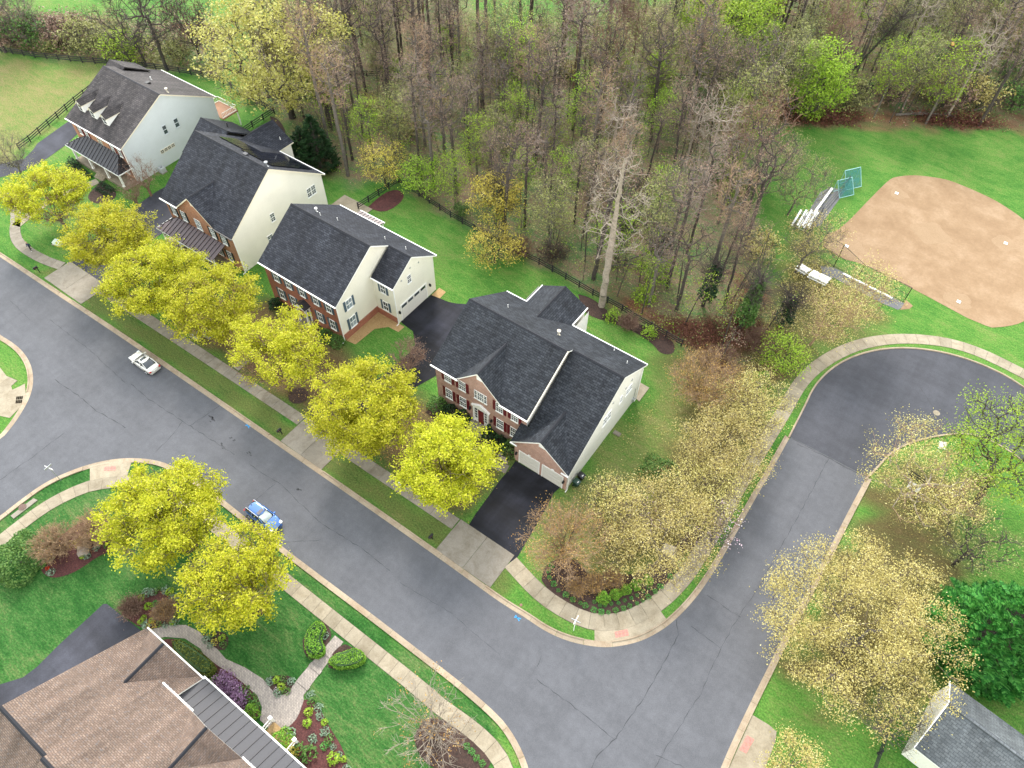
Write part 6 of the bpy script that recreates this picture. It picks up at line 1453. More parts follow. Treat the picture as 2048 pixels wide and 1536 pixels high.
hedge('bean-shaped clipped hedge left of the paver path steps', smooth_line(GL([(632, 1242), (645, 1244), (650, 1256), (643, 1268), (640, 1280), (649, 1293), (646, 1308), (630, 1314), (614, 1308), (608, 1285), (615, 1258), (632, 1242)], .9), .3)[:-1], 1.15, L_BOX, 1, group='bean-shaped hedges at the path')
hedge('bean-shaped clipped hedge right of the paver path steps', smooth_line(GL([(657, 1322), (668, 1309), (690, 1303), (706, 1296), (722, 1300), (731, 1314), (722, 1326), (700, 1332), (672, 1336), (657, 1322)], .9), .3)[:-1], 1.15, L_BOX, 2, group='bean-shaped hedges at the path')
hedge('long dark clipped yew hedge along the front of the tan-roofed house', smooth_line(GL([(345, 1282), (358, 1278), (400, 1305), (427, 1328), (424, 1345), (408, 1352), (372, 1322), (345, 1296), (345, 1282)], 1.3), .3)[:-1], 1.7, leafmat('yew_leaves', [(0.0, (0.02, 0.04, 0.006)), (0.6, (0.10, 0.125, 0.016)), (1.0, (0.20, 0.22, 0.04))], .2), 3)
# round boxwoods on the corner
BX = bush_mesh('boxwood', 9, .62, 1.05, L_BOX, 1300, .10)
for i, (px, py, s, lab) in enumerate(((1207, 1192, 1.1, 'round clipped boxwood, biggest and leftmost of the corner bed row'), (1232, 1185, .95, 'round clipped boxwood second from the left in the corner bed row'), (1252, 1176, .92, 'round clipped boxwood in the middle of the corner bed row'),
                                     (1274, 1167, .95, 'round clipped boxwood second from the right in the corner bed row'), (1297, 1158, .95, 'round clipped boxwood at the right end of the corner bed row, leaves yellowish'))):
    bush('boxwood', lab, at(px, py, .7), 1, 1, L_BOX, group='round boxwoods in the corner bed', me=BX, sc=s, rz=i * 1.1)
def tuft_mesh(name, seed, r, h, n, leaf, size=.2, blade=.3):
    rng = np.random.default_rng(seed); a = rng.uniform(0, 6.28, n); q = rng.uniform(.1, 1, n) ** .6; P = np.c_[r * q * np.cos(a), r * q * np.sin(a), h * (1.05 - q * .75) * rng.uniform(.6, 1, n)]
    V, F = leaf_quads(P, size, rng, .5, blade); return arr_mesh(name, V, F, leaf)
TF = {'g': tuft_mesh('bedding_plant', 1, .30, .30, 60, leafmat('fresh_bedding_leaves', [(0, (0.05, 0.20, 0.03)), (1, (0.14, 0.42, 0.09))], .3), .17), 's': tuft_mesh('bedding_plant', 2, .4, .3, 60, L_SIL, .22, .4), 'l': tuft_mesh('bedding_plant', 3, .38, .4, 70, L_LIME, .18, .6),
      'd': tuft_mesh('bedding_plant', 4, .42, .4, 70, L_GRN, .18, .5), 'f': tuft_mesh('bedding_plant', 5, .3, .35, 40, L_FLR, .16, .8), 'v': tuft_mesh('bedding_plant', 6, .7, 1.0, 170, L_LIL, .15, .8), 'y': tuft_mesh('bedding_plant', 7, .5, .5, 60, L_YEL, .16, .7), 'p': tuft_mesh('bedding_plant', 8, .4, .35, 40, L_PNK, .13, .8)}
def tuft(k, px, py, sc, lab, group, z=.2, cat='plant', name='bedding_plant'):
    x, y, _ = at(px, py, z); o = link_mesh(name, TF[k]); o.location = (x, y, .04); o.scale = (sc,) * 3; o.rotation_euler = (0, 0, px * .7); return tag(o, lab, cat, group)
for px, py in ((1102, 1131), (1097, 1142), (1099, 1154), (1108, 1167), (1117, 1180), (1132, 1189), (1146, 1198), (1161, 1205), (1171, 1210), (1188, 1219), (1202, 1223), (1217, 1224), (1232, 1220), (1247, 1216), (1260, 1211), (1274, 1206), (1286, 1200), (1297, 1193), (1310, 1182), (1321, 1173), (1341, 1152), (1350, 1141), (1358, 1128), (1365, 1117), (1372, 1106)):
    tuft('g', px, py, 1.0 + .25 * math.sin(px), 'green clump in the outer row of bedding plants round the corner bed', 'green bedding plants of the corner bed')
for px, py in ((1189, 1203), (1200, 1210), (1210, 1210), (1223, 1207), (1237, 1205), (1250, 1200), (1263, 1195), (1274, 1190), (1287, 1182), (1297, 1175)):
    tuft('g', px, py, .72, 'green clump in the inner row of bedding plants beside the round boxwoods', 'inner bedding plants of the corner bed')
for px, py in ((933, 1492), (953, 1516), (965, 1526), (943, 1503)): tuft('g', px, py, 1.1, 'green clump in the mulch under the pale bare tree at the bottom edge', 'bedding plants under the bottom bare tree')
rgp = random.Random(4)
def ring(pts, ks, sc, lab, group, step):
    for i, (x, y) in enumerate(resample(GL(pts), step)):
        k = ks[i % len(ks)]; o = link_mesh('bedding_plant', TF[k]); o.location = (x + rgp.uniform(-.15, .15), y + rgp.uniform(-.15, .15), .04); o.scale = (sc * rgp.uniform(.8, 1.25),) * 3; o.rotation_euler = (0, 0, rgp.uniform(0, 6)); tag(o, lab, 'plant', group)
ring([(286, 1196), (300, 1184), (325, 1180), (346, 1188), (358, 1206), (358, 1228), (352, 1244)], 'lssds', 1.15, 'silvery edging plant at the top of the round driveway bed', 'edging plants of the round bed', .62)
ring([(284, 1246), (300, 1252), (322, 1250), (345, 1245), (356, 1240)], 'lsyds', 1.05, 'green edging plant at the bottom of the round driveway bed', 'lower edging plants of the round bed', .62)
for k, px, py, s, lab in (('l', 296, 1212, 1.2, 'lime plant in the middle of the round bed, left'), ('g', 310, 1206, 1.2, 'green plant in the middle of the round bed, right'), ('l', 287, 1234, .8, 'small lime plant low in the round bed'), ('l', 302, 1240, .8, 'small lime plant at the lower centre of the round bed')): tuft(k, px, py, s, lab, 'inner plants of the round bed')
for k, px, py, s, lab in (('f', 95, 1136, .9, 'scarlet tulip clump in the boulder bed'), ('s', 101, 1144, 1.2, 'silver-green clump beside the scarlet tulips'), ('s', 88, 1119, 1.1, 'silver-green clump at the upper left of the boulder bed'), ('y', 163, 1085, 1.5, 'yellow-twigged low shrub above the boulder'), ('s', 193, 1094, 1.1, 'pale green clump right of the boulder'),
                          ('d', 214, 1090, 1.0, 'green clump between the boulder and the street tree'), ('d', 228, 1084, 1.0, 'green clump at the right end of the boulder bed'), ('s', 174, 1112, 1.0, 'pale green clump just below the boulder'), ('l', 163, 1113, .8, 'small yellow-green clump left below the boulder'), ('y', 140, 1087, .9, 'small yellow clump between the two brown shrubs')): tuft(k, px, py, s, lab, 'plants of the boulder bed')
for k, px, py, s in (('s', 412, 1278, 1.1), ('d', 424, 1270, 1.0), ('l', 444, 1276, 1.1), ('s', 420, 1290, .9), ('y', 428, 1284, .8), ('d', 446, 1288, 1.0)): tuft(k, px, py, s, 'low mixed plant in the small crescent bed beside the paver path', 'plants of the crescent bed')
for k, px, py, s in (('s', 540, 1362, 1.1), ('l', 552, 1360, 1.1), ('d', 566, 1358, 1.0), ('s', 582, 1362, 1.0), ('l', 562, 1374, 1.2), ('s', 556, 1384, 1.2), ('d', 572, 1382, 1.1), ('p', 553, 1377, .7)): tuft(k, px, py, s, 'low mixed plant in the fan-shaped bed at the path junction', 'plants of the junction bed')
for k, px, py, s, lab in (('l', 617, 1424, 1.25, 'round lime plant, upper of two beside the paver circle'), ('l', 614, 1446, 1.2, 'round lime plant, lower of two beside the paver circle'), ('s', 625, 1477, 1.1, 'silvery plant in the middle of the lower red bed'), ('g', 649, 1492, 1.4, 'bushy green plant at the right of the lower red bed'), ('l', 667, 1517, 1.7, 'golden-lime plant at the lower right of the lower red bed'),
                          ('d', 598, 1500, 2.0, 'loose green plant in the lower middle of the lower red bed'), ('d', 618, 1508, 2.0, 'loose green plant right of the other loose one in the lower red bed'), ('s', 579, 1468, 1.6, 'blue-green plant beside the porch steps')): tuft(k, px, py, s, lab, 'plants of the lower red bed')
ring([(618, 1392), (632, 1408), (642, 1432), (652, 1460), (668, 1490), (684, 1515), (692, 1540)], 'sdssl', 1.0, 'silvery edging plant along the lawn side of the lower red bed', 'edging plants of the lower red bed', .8)
bush('boxwood', 'yellow-green round bush left of the porch steps', at(500, 1422, .6), .8, 1.1, L_BOX, 700, .14, seed=3); bush('boxwood', 'big yellow-green round bush right of the porch steps', at(562, 1480, .6), 1.05, 1.3, L_BOX, 1000, .15, seed=4); bush('boxwood', 'yellowish low bush below the big round one at the porch roof', at(576, 1503, .5), .9, .9, L_YEL, 500, .15, seed=6); bush('boxwood', 'little green ball bush at the end of the yew hedge', at(426, 1359, .4), .5, .7, L_BOX, 300, .12, seed=7)
for i, (px, py, s, lab) in enumerate(((446, 1362, 1.35, 'upper lilac-flowered shrub beside the paver path'), (462, 1378, 1.2, 'middle lilac-flowered shrub beside the paver path'), (476, 1398, 1.35, 'lowest lilac-flowered shrub beside the paver path'))):
    t = bush('lilac_shrub', lab, at(px, py, .5), .95, 1.15, L_LIL, 520, .15, 'lilac-flowered shrubs at the paver path', seed=30 + i, solid=False, sc=s * .9)
for i, (px, py) in enumerate(((487, 1380), (500, 1395), (508, 1408))): tuft('d', px, py, 1.5, 'low green plant between the lilac shrubs and the paver path', 'low plants by the lilac shrubs')
tuft('s', 648, 1270, 1.2, 'silvery clump in the notch of the left bean-shaped hedge', None); tuft('d', 622, 1312, .8, 'small green clump below the left bean-shaped hedge', None)
# house-front shrubs
for i, (x, y, r, h, lf, lab) in enumerate(((-37.9, 38.5, 1.15, 1.7, L_GRN, 'broad dark green shrub at the left corner of the pink brick front'), (-36.2, 38.7, 1.0, 1.3, L_DRK, 'dark shrub under the first lower window of the pink brick front'), (-34.3, 38.6, 1.15, 1.6, L_DRK, 'dark rounded shrub left of the red front door'), (-30.0, 38.7, .8, 1.9, L_DRK, 'upright dark shrub right of the red front door'),
                                           (-28.3, 38.6, .95, 1.2, L_DRK, 'low dark shrub between the red door and the garage wing'), (-26.6, 38.5, 1.2, 1.6, L_GRN, 'big glossy green shrub against the garage wing'), (-55.6, 38.8, 1.1, 1.2, L_GRN, 'bright green shrub at the right corner of the orange-red brick front'), (-57.6, 38.8, 1.0, 1.1, L_GRN, 'green shrub left of the one at the orange-red brick corner'), (-67.4, 38.8, 1.0, 1.2, L_DRK, 'dark shrub at the left end of the orange-red brick front'))):
    bush('evergreen_shrub', lab, (x, y, 0), r, h, lf, 950, .17, 'shrubs along the house fronts', seed=50 + i)
SB = bush_mesh('small_boxwood', 60, .55, .75, L_DRK, 420, .11)
for i, (x, y, s, lab) in enumerate([(-118.0, 41.3, 1.9, 'tall golden-green shrub at the left end of the grey house porch')] + [(-117.2 + .95 * k, 41.4 - .12 * k, 1.0, 'dark clipped ball in the back row left of the grey house steps') for k in range(5)] + [(-117.0 + 1.0 * k, 40.3 - .12 * k, .8, 'small clipped ball in the front row left of the grey house steps') for k in range(4)] + [(-109.9 + .9 * k, 41.0, .95, 'dark clipped ball right of the grey house steps') for k in range(4)] + [(-109.4 + .9 * k, 39.8, .75, 'small clipped ball in the front row right of the grey house steps') for k in range(4)]):
    bush('small_boxwood', lab, (x, y, 0), 1, 1, L_DRK, group='clipped balls at the grey house porch', me=SB, sc=s, rz=i)
bush('evergreen_shrub', 'glossy dark shrub half hidden among the straw-leaved trees', at(1320, 940, .8), 2.0, 2.2, L_GRN, 1500, .2, seed=81); bush('evergreen_shrub', 'bright green bush among the straw-leaved trees near the road bend', at(1520, 760, .8), 1.6, 1.9, L_BOX, 1000, .2, seed=82)
bush('evergreen_shrub', 'lime green bush in the wood just beyond the black fence', at(1290, 590, .8), 1.9, 2.6, L_LIME, 900, .22, seed=83, solid=False); bush('evergreen_shrub', 'small fresh green bush in the mulch bed behind the brick house', at(1226, 632, .5), 1.4, 1.6, L_LIME, 420, .2, seed=84, solid=False); bush('evergreen_shrub', 'small fresh green bush at the lower end of the fence bed', at(1298, 665, .5), 1.1, 1.9, L_LIME, 380, .2, seed=85, solid=False)
twig_shrub('pinkish twiggy shrub in the fence bed beside the fresh green bush', at(1256, 652, .3), 1.7, 1.6, BARKR, L_BUD, 86, 600); twig_shrub('rusty leafless shrub under the lower golden tree by the fence', at(1040, 505, .3), 2.2, 2.4, BARKR, L_RED, 87, 900); twig_shrub('rusty leafless shrub beyond the fence left of the pale thick trunk', at(1105, 515, .3), 2.6, 2.8, BARKD, L_RED, 88, 1000)
twig_shrub('dark red bramble at the wood edge above the pinkish bare tree', at(1440, 735, .3), 2.4, 3.0, BARKR, L_RED, 89, 1500); twig_shrub('dark red bramble right of the thickest ivy trunk', at(1512, 690, .3), 2.2, 3.0, BARKR, L_RED, 90, 1500); twig_shrub('orange-leaved low shrub behind the round boxwoods', at(1190, 1166, .3), .75, 1.1, BARKT, L_ORG, 91, 1100); twig_shrub('orange-leaved low shrub between the bare tree and the boxwoods', at(1152, 1176, .3), .7, 1.0, BARKT, L_ORG, 92, 800); twig_shrub('orange-leaved low shrub above the middle boxwood', at(1226, 1158, .3), .75, 1.1, BARKT, L_ORG, 93, 1000)
tm = tree_meshes('magnolia', 940, height=3.6, rad=2.2, base=.6, n=90, trunk_r=.09, bark=BARK, leaf=L_PNK, leaves=520, leaf_size=.15, clump=.4, per=4, twigs=4, twig_l=.6, shell=.3, stems=3)
place_tree('magnolia', tm, 'pink-white flowering shrub overhanging the side road pavement', at(1428, 1062, 1.2), sc=1.25); place_tree('magnolia', tm, 'pink-white flowering shrub amid the straw-leaved trees, left of the metal box', at(1275, 1040, 1.5), rz=2.0, sc=1.1)
# understory shrubs of the wood and the hedgerow
US = [tree_meshes('understory', 700 + i, height=3.6, rad=2.4, base=.5, n=90, trunk_r=.08, bark=BARKD, leaf=lf, leaves=nl, leaf_size=.28, clump=.4, per=8, twigs=4, twig_l=.8, twig_r=.02, shell=.3, stems=4) for i, (lf, nl) in enumerate(((L_OLV, 1500), (L_GRN, 1400), (L_LIME, 1300), (L_BUD, 1200), (L_TAN, 1300)))]
UN = ['olive green', 'mid green', 'lime green', 'leafless brownish', 'straw-coloured']
rngU = np.random.default_rng(21); k = 0; UL = []
while k < 92:
    q = rngU.uniform(np.min(WOODS, 0), np.max(WOODS, 0))
    if sdist(q[None], WOODS)[0] < .5 or sdist(q[None], MEADOW_GAP)[0] > 0: continue
    j = int(rngU.choice([0, 0, 1, 2, 3, 4, 4])); s = rngU.uniform(.6, 1.3); k += 1
    UL.append((place_tree('understory_shrub', US[j], UN[j] + ' shrub growing low between the trunks of the wood', (q[0], q[1], 0), UN[j] + ' shrubs of the wood floor', 'shrub', rngU.uniform(0, 6), s), UN[j]))
name_by_place(UL, {n: n.split(' ')[-1].replace('-coloured', '') + ' shrub' if n.startswith('leaf') else n + ' shrub' for n in UN})
for i, (px, py, j, s, lab) in enumerate(((62, 92, 1, 1.7, 'pale green shrub in the hedgerow near the upper left corner'), (118, 88, 3, 1.5, 'brownish shrub in the hedgerow right of the pale green one'), (180, 105, 0, 1.6, 'olive shrub in the hedgerow above the fence, left of the lime one'), (262, 125, 2, 1.6, 'lime shrub in the hedgerow under the many-branched bare tree'), (150, 75, 3, 1.4, 'brownish shrub at the back of the hedgerow'), (225, 112, 0, 1.3, 'small olive shrub between the olive and lime hedgerow shrubs'), (362, 122, 0, 1.2, 'small olive shrub right of the tall dark bare tree'), (30, 92, 3, 1.4, 'brownish shrub at the left end of the hedgerow'),
                                         (1400, 235, 1, 1.2, 'green shrub at the upper edge of the wood by the fence'), (1690, 215, 0, 1.4, 'olive shrub behind the lone lime tree'), (1770, 205, 3, 1.5, 'brownish shrub at the foot of the broken ivy trunk'), (1880, 215, 3, 1.6, 'brownish shrub behind the fallen limb heap'), (1950, 215, 4, 1.5, 'straw-coloured shrub right of the fallen limb heap'), (2020, 220, 1, 1.4, 'green shrub at the right end of the brush line'), (1840, 185, 4, 1.5, 'straw-coloured shrub behind the broken ivy trunk'), (1560, 215, 3, 1.3, 'brownish shrub left of the lone lime tree'))):
    place_tree('hedgerow_shrub', US[j], lab, at(px, py), 'shrubs along the field edges', 'shrub', i * .9, s)

# ---------------------------------------------------------------- fences
def board_fence(pts, label, rails=(0.35, .72, 1.1), step=2.45, h=1.3, group='black board fences'):
    P = resample(pts, step); c = P[0]; t = thing('board_fence', label, 'fence', (c[0], c[1], 0), 0, group)
    pm = None
    for i, p in enumerate(P):
        if pm is None:
            mb = MB(); mb.box(-.075, -.075, -.1, .075, .075, h); o = mb.build('post', FENCE, None); o.parent = t; pm = o.data
        else: o = link_mesh('post', pm, t)
        o.location = (p[0] - c[0], p[1] - c[1], 0)
    for a, b in zip(P[:-1], P[1:]):
        for z in rails:
            mb = MB(); mb.bar((a[0] - c[0], a[1] - c[1], z), (b[0] - c[0], b[1] - c[1], z + .01), .045, .15); o = mb.build('rail', FENCE, None); o.parent = t
    return t
board_fence(GL([(717, 418), (798, 366)]), 'short black board fence closing the yard behind the cream house'); board_fence(GL([(798, 366), (900, 434), (1024, 504), (1069, 524), (1144, 566), (1176, 586), (1239, 619), (1269, 639), (1336, 677), (1362, 692)]), 'long black board fence between the lawns and the wood')
board_fence(GL([(-40, 98), (0, 104), (73, 116), (169, 126), (240, 131), (335, 142), (379, 150), (419, 156), (444, 166), (500, 199), (549, 227)]), 'long black board fence along the far hedgerow'); board_fence(GL([(549, 227), (500, 259), (440, 300)]), 'black board fence running from the wood corner to the solar-roofed house'); board_fence(GL([(40, 300), (54, 291), (149, 209), (205, 165)]), 'black board fence beside the left driveway')
board_fence(GL([(640, 152), (760, 154), (900, 157), (1050, 160), (1200, 160), (1400, 162), (1560, 170), (1750, 182), (1900, 186), (2060, 192)]), 'far black board fence seen through the wood', step=3.0); board_fence(GL([(1816, 952), (1862, 984)]), 'short black board fence section beside the white sign board'); board_fence(GL([(1768, 1470), (1742, 1545)]), 'black board fence at the bottom edge beside the grey-roofed building')

# ---------------------------------------------------------------- ball field furniture
def bench(pa, pb, label, w=.34, h=.46):
    a, b = Vector(at(*pa)), Vector(at(*pb)); c = (a + b) / 2; L = (b - a).length; t = thing('dugout_bench', label, 'bench', c, math.atan2(b.y - a.y, b.x - a.x), 'dugout benches')
    mb = MB(); mb.box(-L / 2, -w / 2, h - .05, L / 2, w / 2, h); o = mb.build('seat', ALU, None); o.parent = t; lg = None
    for i in range(5):
        x = -L / 2 + .3 + (L - .6) * i / 4
        if lg is None: mb = MB(); mb.box(-.04, -.12, 0, .04, .12, h - .06); o = mb.build('leg', GALV, None); o.parent = t; lg = o.data
        else: o = link_mesh('leg', lg, t)
        o.location = (x, 0, 0)
bench((1684, 551), (1782, 600), 'long white bench in the lower dugout beside the chain-link fence'); bench((1625, 432), (1663, 380), 'long white bench in the upper dugout below the green screens')
def bleacher(pa, pb, label, rows=3, flip=1):
    a, b = Vector(at(*pa)), Vector(at(*pb)); L = (b - a).length; t = thing('bleacher', label, 'bleacher', (a + b) / 2, math.atan2(b.y - a.y, b.x - a.x), 'aluminium bleachers')
    for r_ in range(rows):
        y = flip * r_ * .75; z = .42 + r_ * .32
        mb = MB(); mb.box(-L / 2, y - .15, z, L / 2, y + .15, z + .05); o = mb.build('seat_plank', ALU, None); o.parent = t
        if r_: mb = MB(); mb.box(-L / 2, y - .4, z - .3, L / 2, y - .2, z - .26); o = mb.build('foot_plank', ALU, None); o.parent = t
    for x in (-L / 2 + .4, 0, L / 2 - .4):
        mb = MB(); e = flip * (rows - 1) * .75; mb.bar((x, -.1 * flip, .2), (x, e + .1 * flip, .4 + (rows - 1) * .32), .06, .06); mb.bar((x, -.1 * flip, .04), (x, e + .1 * flip, .04), .06, .06); mb.bar((x, 0, .04), (x, 0, .42), .06, .06); mb.bar((x, e, .04), (x, e, .4 + (rows - 1) * .32), .06, .06); o = mb.build('frame', GALV, None); o.parent = t
bleacher((1601, 533), (1621, 545), 'short aluminium bleacher nearest the wood, lower left of the field', 3, -1); bleacher((1624, 545), (1660, 562), 'aluminium bleacher beside the lower dugout', 4, -1); bleacher((1582, 455), (1601, 424), 'aluminium bleacher left of the upper dugout bench', 4, -1)
NET = netmat('chain_link', (0.10, 0.10, 0.10), .16); NETG = netmat('teal_mesh', (0.02, 0.16, 0.15), .62)
def link_fence(posts, label, group='chain-link ball field fences'):
    c = at(*posts[0][:2]); t = thing('chain_link_fence', label, 'fence', c, 0, group); Q = [(Vector(at(px, py)) - Vector(c), h) for px, py, h in posts]
    for p, h in Q: mb = MB(); mb.tube(p, p + Vector((0, 0, h)), .055, .055, 7); o = mb.build('post', BLACK, None); o.parent = t
    for (p, h), (q, k) in zip(Q[:-1], Q[1:]):
        for f in (1.0, .04, .52):
            mb = MB(); mb.tube(p + Vector((0, 0, h * f)), q + Vector((0, 0, k * f)), .035, .035, 6); o = mb.build('rail', BLACK, None); o.parent = t
        mb = MB(); mb.poly([p + Vector((0, 0, .05)), q + Vector((0, 0, .05)), q + Vector((0, 0, k)), p + Vector((0, 0, h))]); o = mb.build('mesh_panel', NET, None); o.parent = t
link_fence([(1667, 534, 4.3), (1715, 556.5, 2.7), (1763.5, 580, 2.7), (1806, 605, 2.95)], 'chain-link fence in front of the lower dugout'); link_fence([(1667, 534, 4.3), (1624, 508, 4.3), (1611, 478, 3.6), (1636, 441, 2.7)], 'taller chain-link backstop behind home plate'); link_fence([(1636, 441, 2.7), (1690, 378, 2.6)], 'chain-link fence in front of the upper dugout')
def screen(px, py, w, h, ang, label):
    t = thing('practice_screen', label, 'screen', at(px, py), R(ang), 'green practice screens'); mb = MB()
    for a, b in (((-w / 2, 0, .05), (-w / 2, 0, h)), ((w / 2, 0, .05), (w / 2, 0, h)), ((-w / 2, 0, h), (w / 2, 0, h)), ((-w / 2, 0, .05), (w / 2, 0, .05)), ((-w / 2, 0, h), (-w / 2, -1.8, .05)), ((w / 2, 0, h), (w / 2, -1.8, .05)), ((-w / 2, -1.8, .05), (w / 2, -1.8, .05))): mb.tube(a, b, .05, .05, 6)
    o = mb.build('pipe_frame', plain('pale_teal_pipe', (0.30, 0.52, 0.52), .4), None); o.parent = t
    mb = MB(); mb.poly([(-w / 2, -.02, h), (w / 2, -.02, h), (w / 2, -1.75, .08), (-w / 2, -1.75, .08)]); o = mb.build('netting', NETG, None); o.parent = t
screen(1694, 364, 3.0, 2.6, 55, 'green practice screen on a pipe frame, upper of two'); screen(1680, 380, 2.8, 2.2, 55, 'green practice screen on a pipe frame, next to the dugout')
for px, py, lab in ((1693, 493, 'white home plate in front of the backstop'), (1793, 387, 'white base at the upper corner of the infield'), (2011, 487, 'white base at the right of the infield'), (1917, 604, 'white base at the lower corner of the infield')):
    x, y, _ = at(px, py); mb = MB(); mb.prism([(x - .26, y - .26), (x + .26, y - .26), (x + .26, y + .26), (x - .26, y + .26)], .0, .11); tag(mb.build('base', WHITE), lab, 'base', 'bases of the infield')

# ---------------------------------------------------------------- street furniture
def manhole(px, py, r, label, mat, z=.03):
    x, y, _ = at(px, py); mb = MB(); mb.tube((x, y, z - .03), (x, y, z), r, r, 24); mb.tube((x, y, z), (x, y, z + .01), r * .86, r * .84, 24)
    for k in range(5): mb.box(x - r * .6, y - r * .55 + k * r * .27, z + .01, x + r * .6, y - r * .5 + k * r * .27, z + .016)
    tag(mb.build('manhole_cover', mat), label, 'manhole')
manhole(46, 1015, .42, 'round rusty manhole cover on the storm drain slab at the left', plain('rusty_iron', (0.12, 0.075, 0.06), .8), .13); manhole(1873, 826, .42, 'pale round manhole cover in the fresh asphalt bend', CONC, .03); manhole(1042, 1210, .16, 'tiny round valve cover in the verge grass near the corner', BARKR, .03)
def mailbox(loc, rz, label):
    t = thing('mailbox', label, 'mailbox', loc, rz, 'black mailboxes'); mb = MB(); mb.box(-.05, -.05, 0, .05, .05, 1.15); mb.box(-.05, -.35, .85, .05, .2, .93); mb.bar((0, -.05, .5), (0, -.4, .86), .06, .06); o = mb.build('post', BLACK, None); o.parent = t
    mb = MB(); n = 8; ring_ = [(-.13, .95), (.13, .95)] + [(.13 * math.cos(a), 1.13 + .12 * math.sin(a)) for a in np.linspace(0, math.pi, n)]
    for y0, y1 in ((-.5, .12),):
        A = [(x, y0, z) for x, z in ring_]; B = [(x, y1, z) for x, z in ring_]; m = len(A)
        for i in range(m): mb.poly([A[i], A[(i + 1) % m], B[(i + 1) % m], B[i]])
        mb.poly(A[::-1]); mb.poly(B)
    o = mb.build('box', BLACK, None); o.parent = t; mb = MB(); mb.box(.13, -.3, 1.05, .15, -.25, 1.3); o = mb.build('flag', DOORR, None); o.parent = t
mailbox(at(80, 545), 0, 'black mailbox in the verge by the left driveway apron'); mailbox(at(564, 868), 0, 'black mailbox in the verge by the middle driveway apron'); mailbox(at(865, 1078), 0, 'black mailbox in the verge by the black driveway')
def sign_text(t, body, size, loc, rot, mat):
    cu = bpy.data.curves.new('lettering', 'FONT'); cu.body = body; cu.size = size; cu.align_x = 'CENTER'; cu.align_y = 'CENTER'; cu.extrude = .002; o = bpy.data.objects.new('lettering', cu); COL.objects.link(o); cu.materials.append(mat); o.parent = t; o.location = loc; o.rotation_euler = rot
def street_sign(px, py, h, label, blades, pole=GALV, tilt=0):
    t = thing('street_sign', label, 'street sign', at(px, py), 0, 'street name signs'); mb = MB(); mb.tube((0, 0, 0), (0, 0, h), .04, .04, 8); mb.tube((0, 0, h), (0, 0, h + .05), .05, .02, 8); o = mb.build('post', pole, None); o.parent = t
    for (ang, z, L, mat) in blades:
        mb = MB(); M = Matrix.Rotation(R(ang), 4, 'Z'); M.translation = (0, 0, z); mb.box(-L / 2, -.025, -.12, L / 2, .025, .12, 0, M); mb.box(-.06, -.06, -.16, .06, .06, -.12, 0, M); o = mb.build('name_blade', mat, None); o.parent = t
street_sign(122, 961, 3.0, 'street sign with a wide white blade at the left side street corner', [(12, 2.85, 1.15, WHITE), (95, 3.05, .9, GALV)], GALV)
street_sign(1147, 1261, 3.1, 'street sign with crossed blades on a white post at the right corner', [(8, 2.9, 1.0, GALV), (95, 3.12, 1.0, WHITE)], WHITE)
def board_sign(px, py, label, w, h, ang, tilt, z, name='sign_board'):
    t = thing(name, label, 'sign', at(px, py), R(ang)); mb = MB()
    for x in (-w * .3, w * .3): mb.box(x - .04, .03, 0, x + .04, .11, z + h * .6)
    o = mb.build('post', FENCE, None); o.parent = t; mb = MB(); M = Matrix.Rotation(R(tilt), 4, 'X'); M.translation = (0, 0, z + h / 2); mb.box(-w / 2, -.02, -h / 2, w / 2, .02, h / 2, 0, M); o = mb.build('panel', WHITE, None); o.parent = t
    mb = MB()
    for k in range(2): mb.box(-w * .32, -.026, -h * .2 + k * h * .28, w * .3, -.021, -h * .2 + k * h * .28 + h * .08, 0, M)
    o = mb.build('faded_lines', GALV, None); o.parent = t
board_sign(1818, 985, 'white rectangular sign board in front of the short black fence', 1.3, .85, 0, -50, .9)
def diamond_sign(px, py, label):
    t = thing('diamond_sign', label, 'sign', at(px, py), R(-40)); mb = MB(); mb.tube((0, .05, 0), (0, .05, 2.2), .03, .03, 6); o = mb.build('post', GALV, None); o.parent = t; mb = MB(); M = Matrix.Translation((0, 0, 2.0)) @ Matrix.Rotation(R(-35), 4, 'X') @ Matrix.Rotation(R(45), 4, 'Y'); mb.box(-.42, -.015, -.42, .42, .015, .42, 0, M); o = mb.build('panel', WHITE, None); o.parent = t
diamond_sign(1869, 908, 'white diamond-shaped sign in the grass at the road bend')
def utility_box(loc, s, label, mat, rz=0.0, pad=True):
    t = thing('utility_box', label, 'utility box', loc, rz, 'utility boxes'); w, d, h = s; mb = MB(); mb.box(-w / 2, -d / 2, .06, w / 2, d / 2, h * .85); mb.poly([(-w / 2 - .03, -d / 2 - .03, h * .85), (w / 2 + .03, -d / 2 - .03, h * .85), (w / 2 + .03, d / 2 + .03, h), (-w / 2 - .03, d / 2 + .03, h)]); mb.box(-w / 2 - .03, -d / 2 - .03, h * .80, w / 2 + .03, d / 2 + .03, h * .85); o = mb.build('cabinet', mat, None); o.parent = t
    if pad: mb = MB(); mb.box(-w * .65, -d * .65, 0, w * .65, d * .65, .07); o = mb.build('pad', CONCG, None); o.parent = t
UB = plain('pale_green_cabinet', (0.50, 0.58, 0.50), .5); UT = plain('tan_cabinet', (0.34, 0.29, 0.22), .6); UG = plain('grey_green_cabinet', (0.30, 0.33, 0.30), .6)
utility_box(at(117, 488), (1.3, .8, .55), 'low pale green utility box on the lawn near the walker', UB, .3); utility_box(at(1336, 1106), (1.3, 1.1, .9), 'tan metal box among the shrubs of the corner bed', UT, .2)
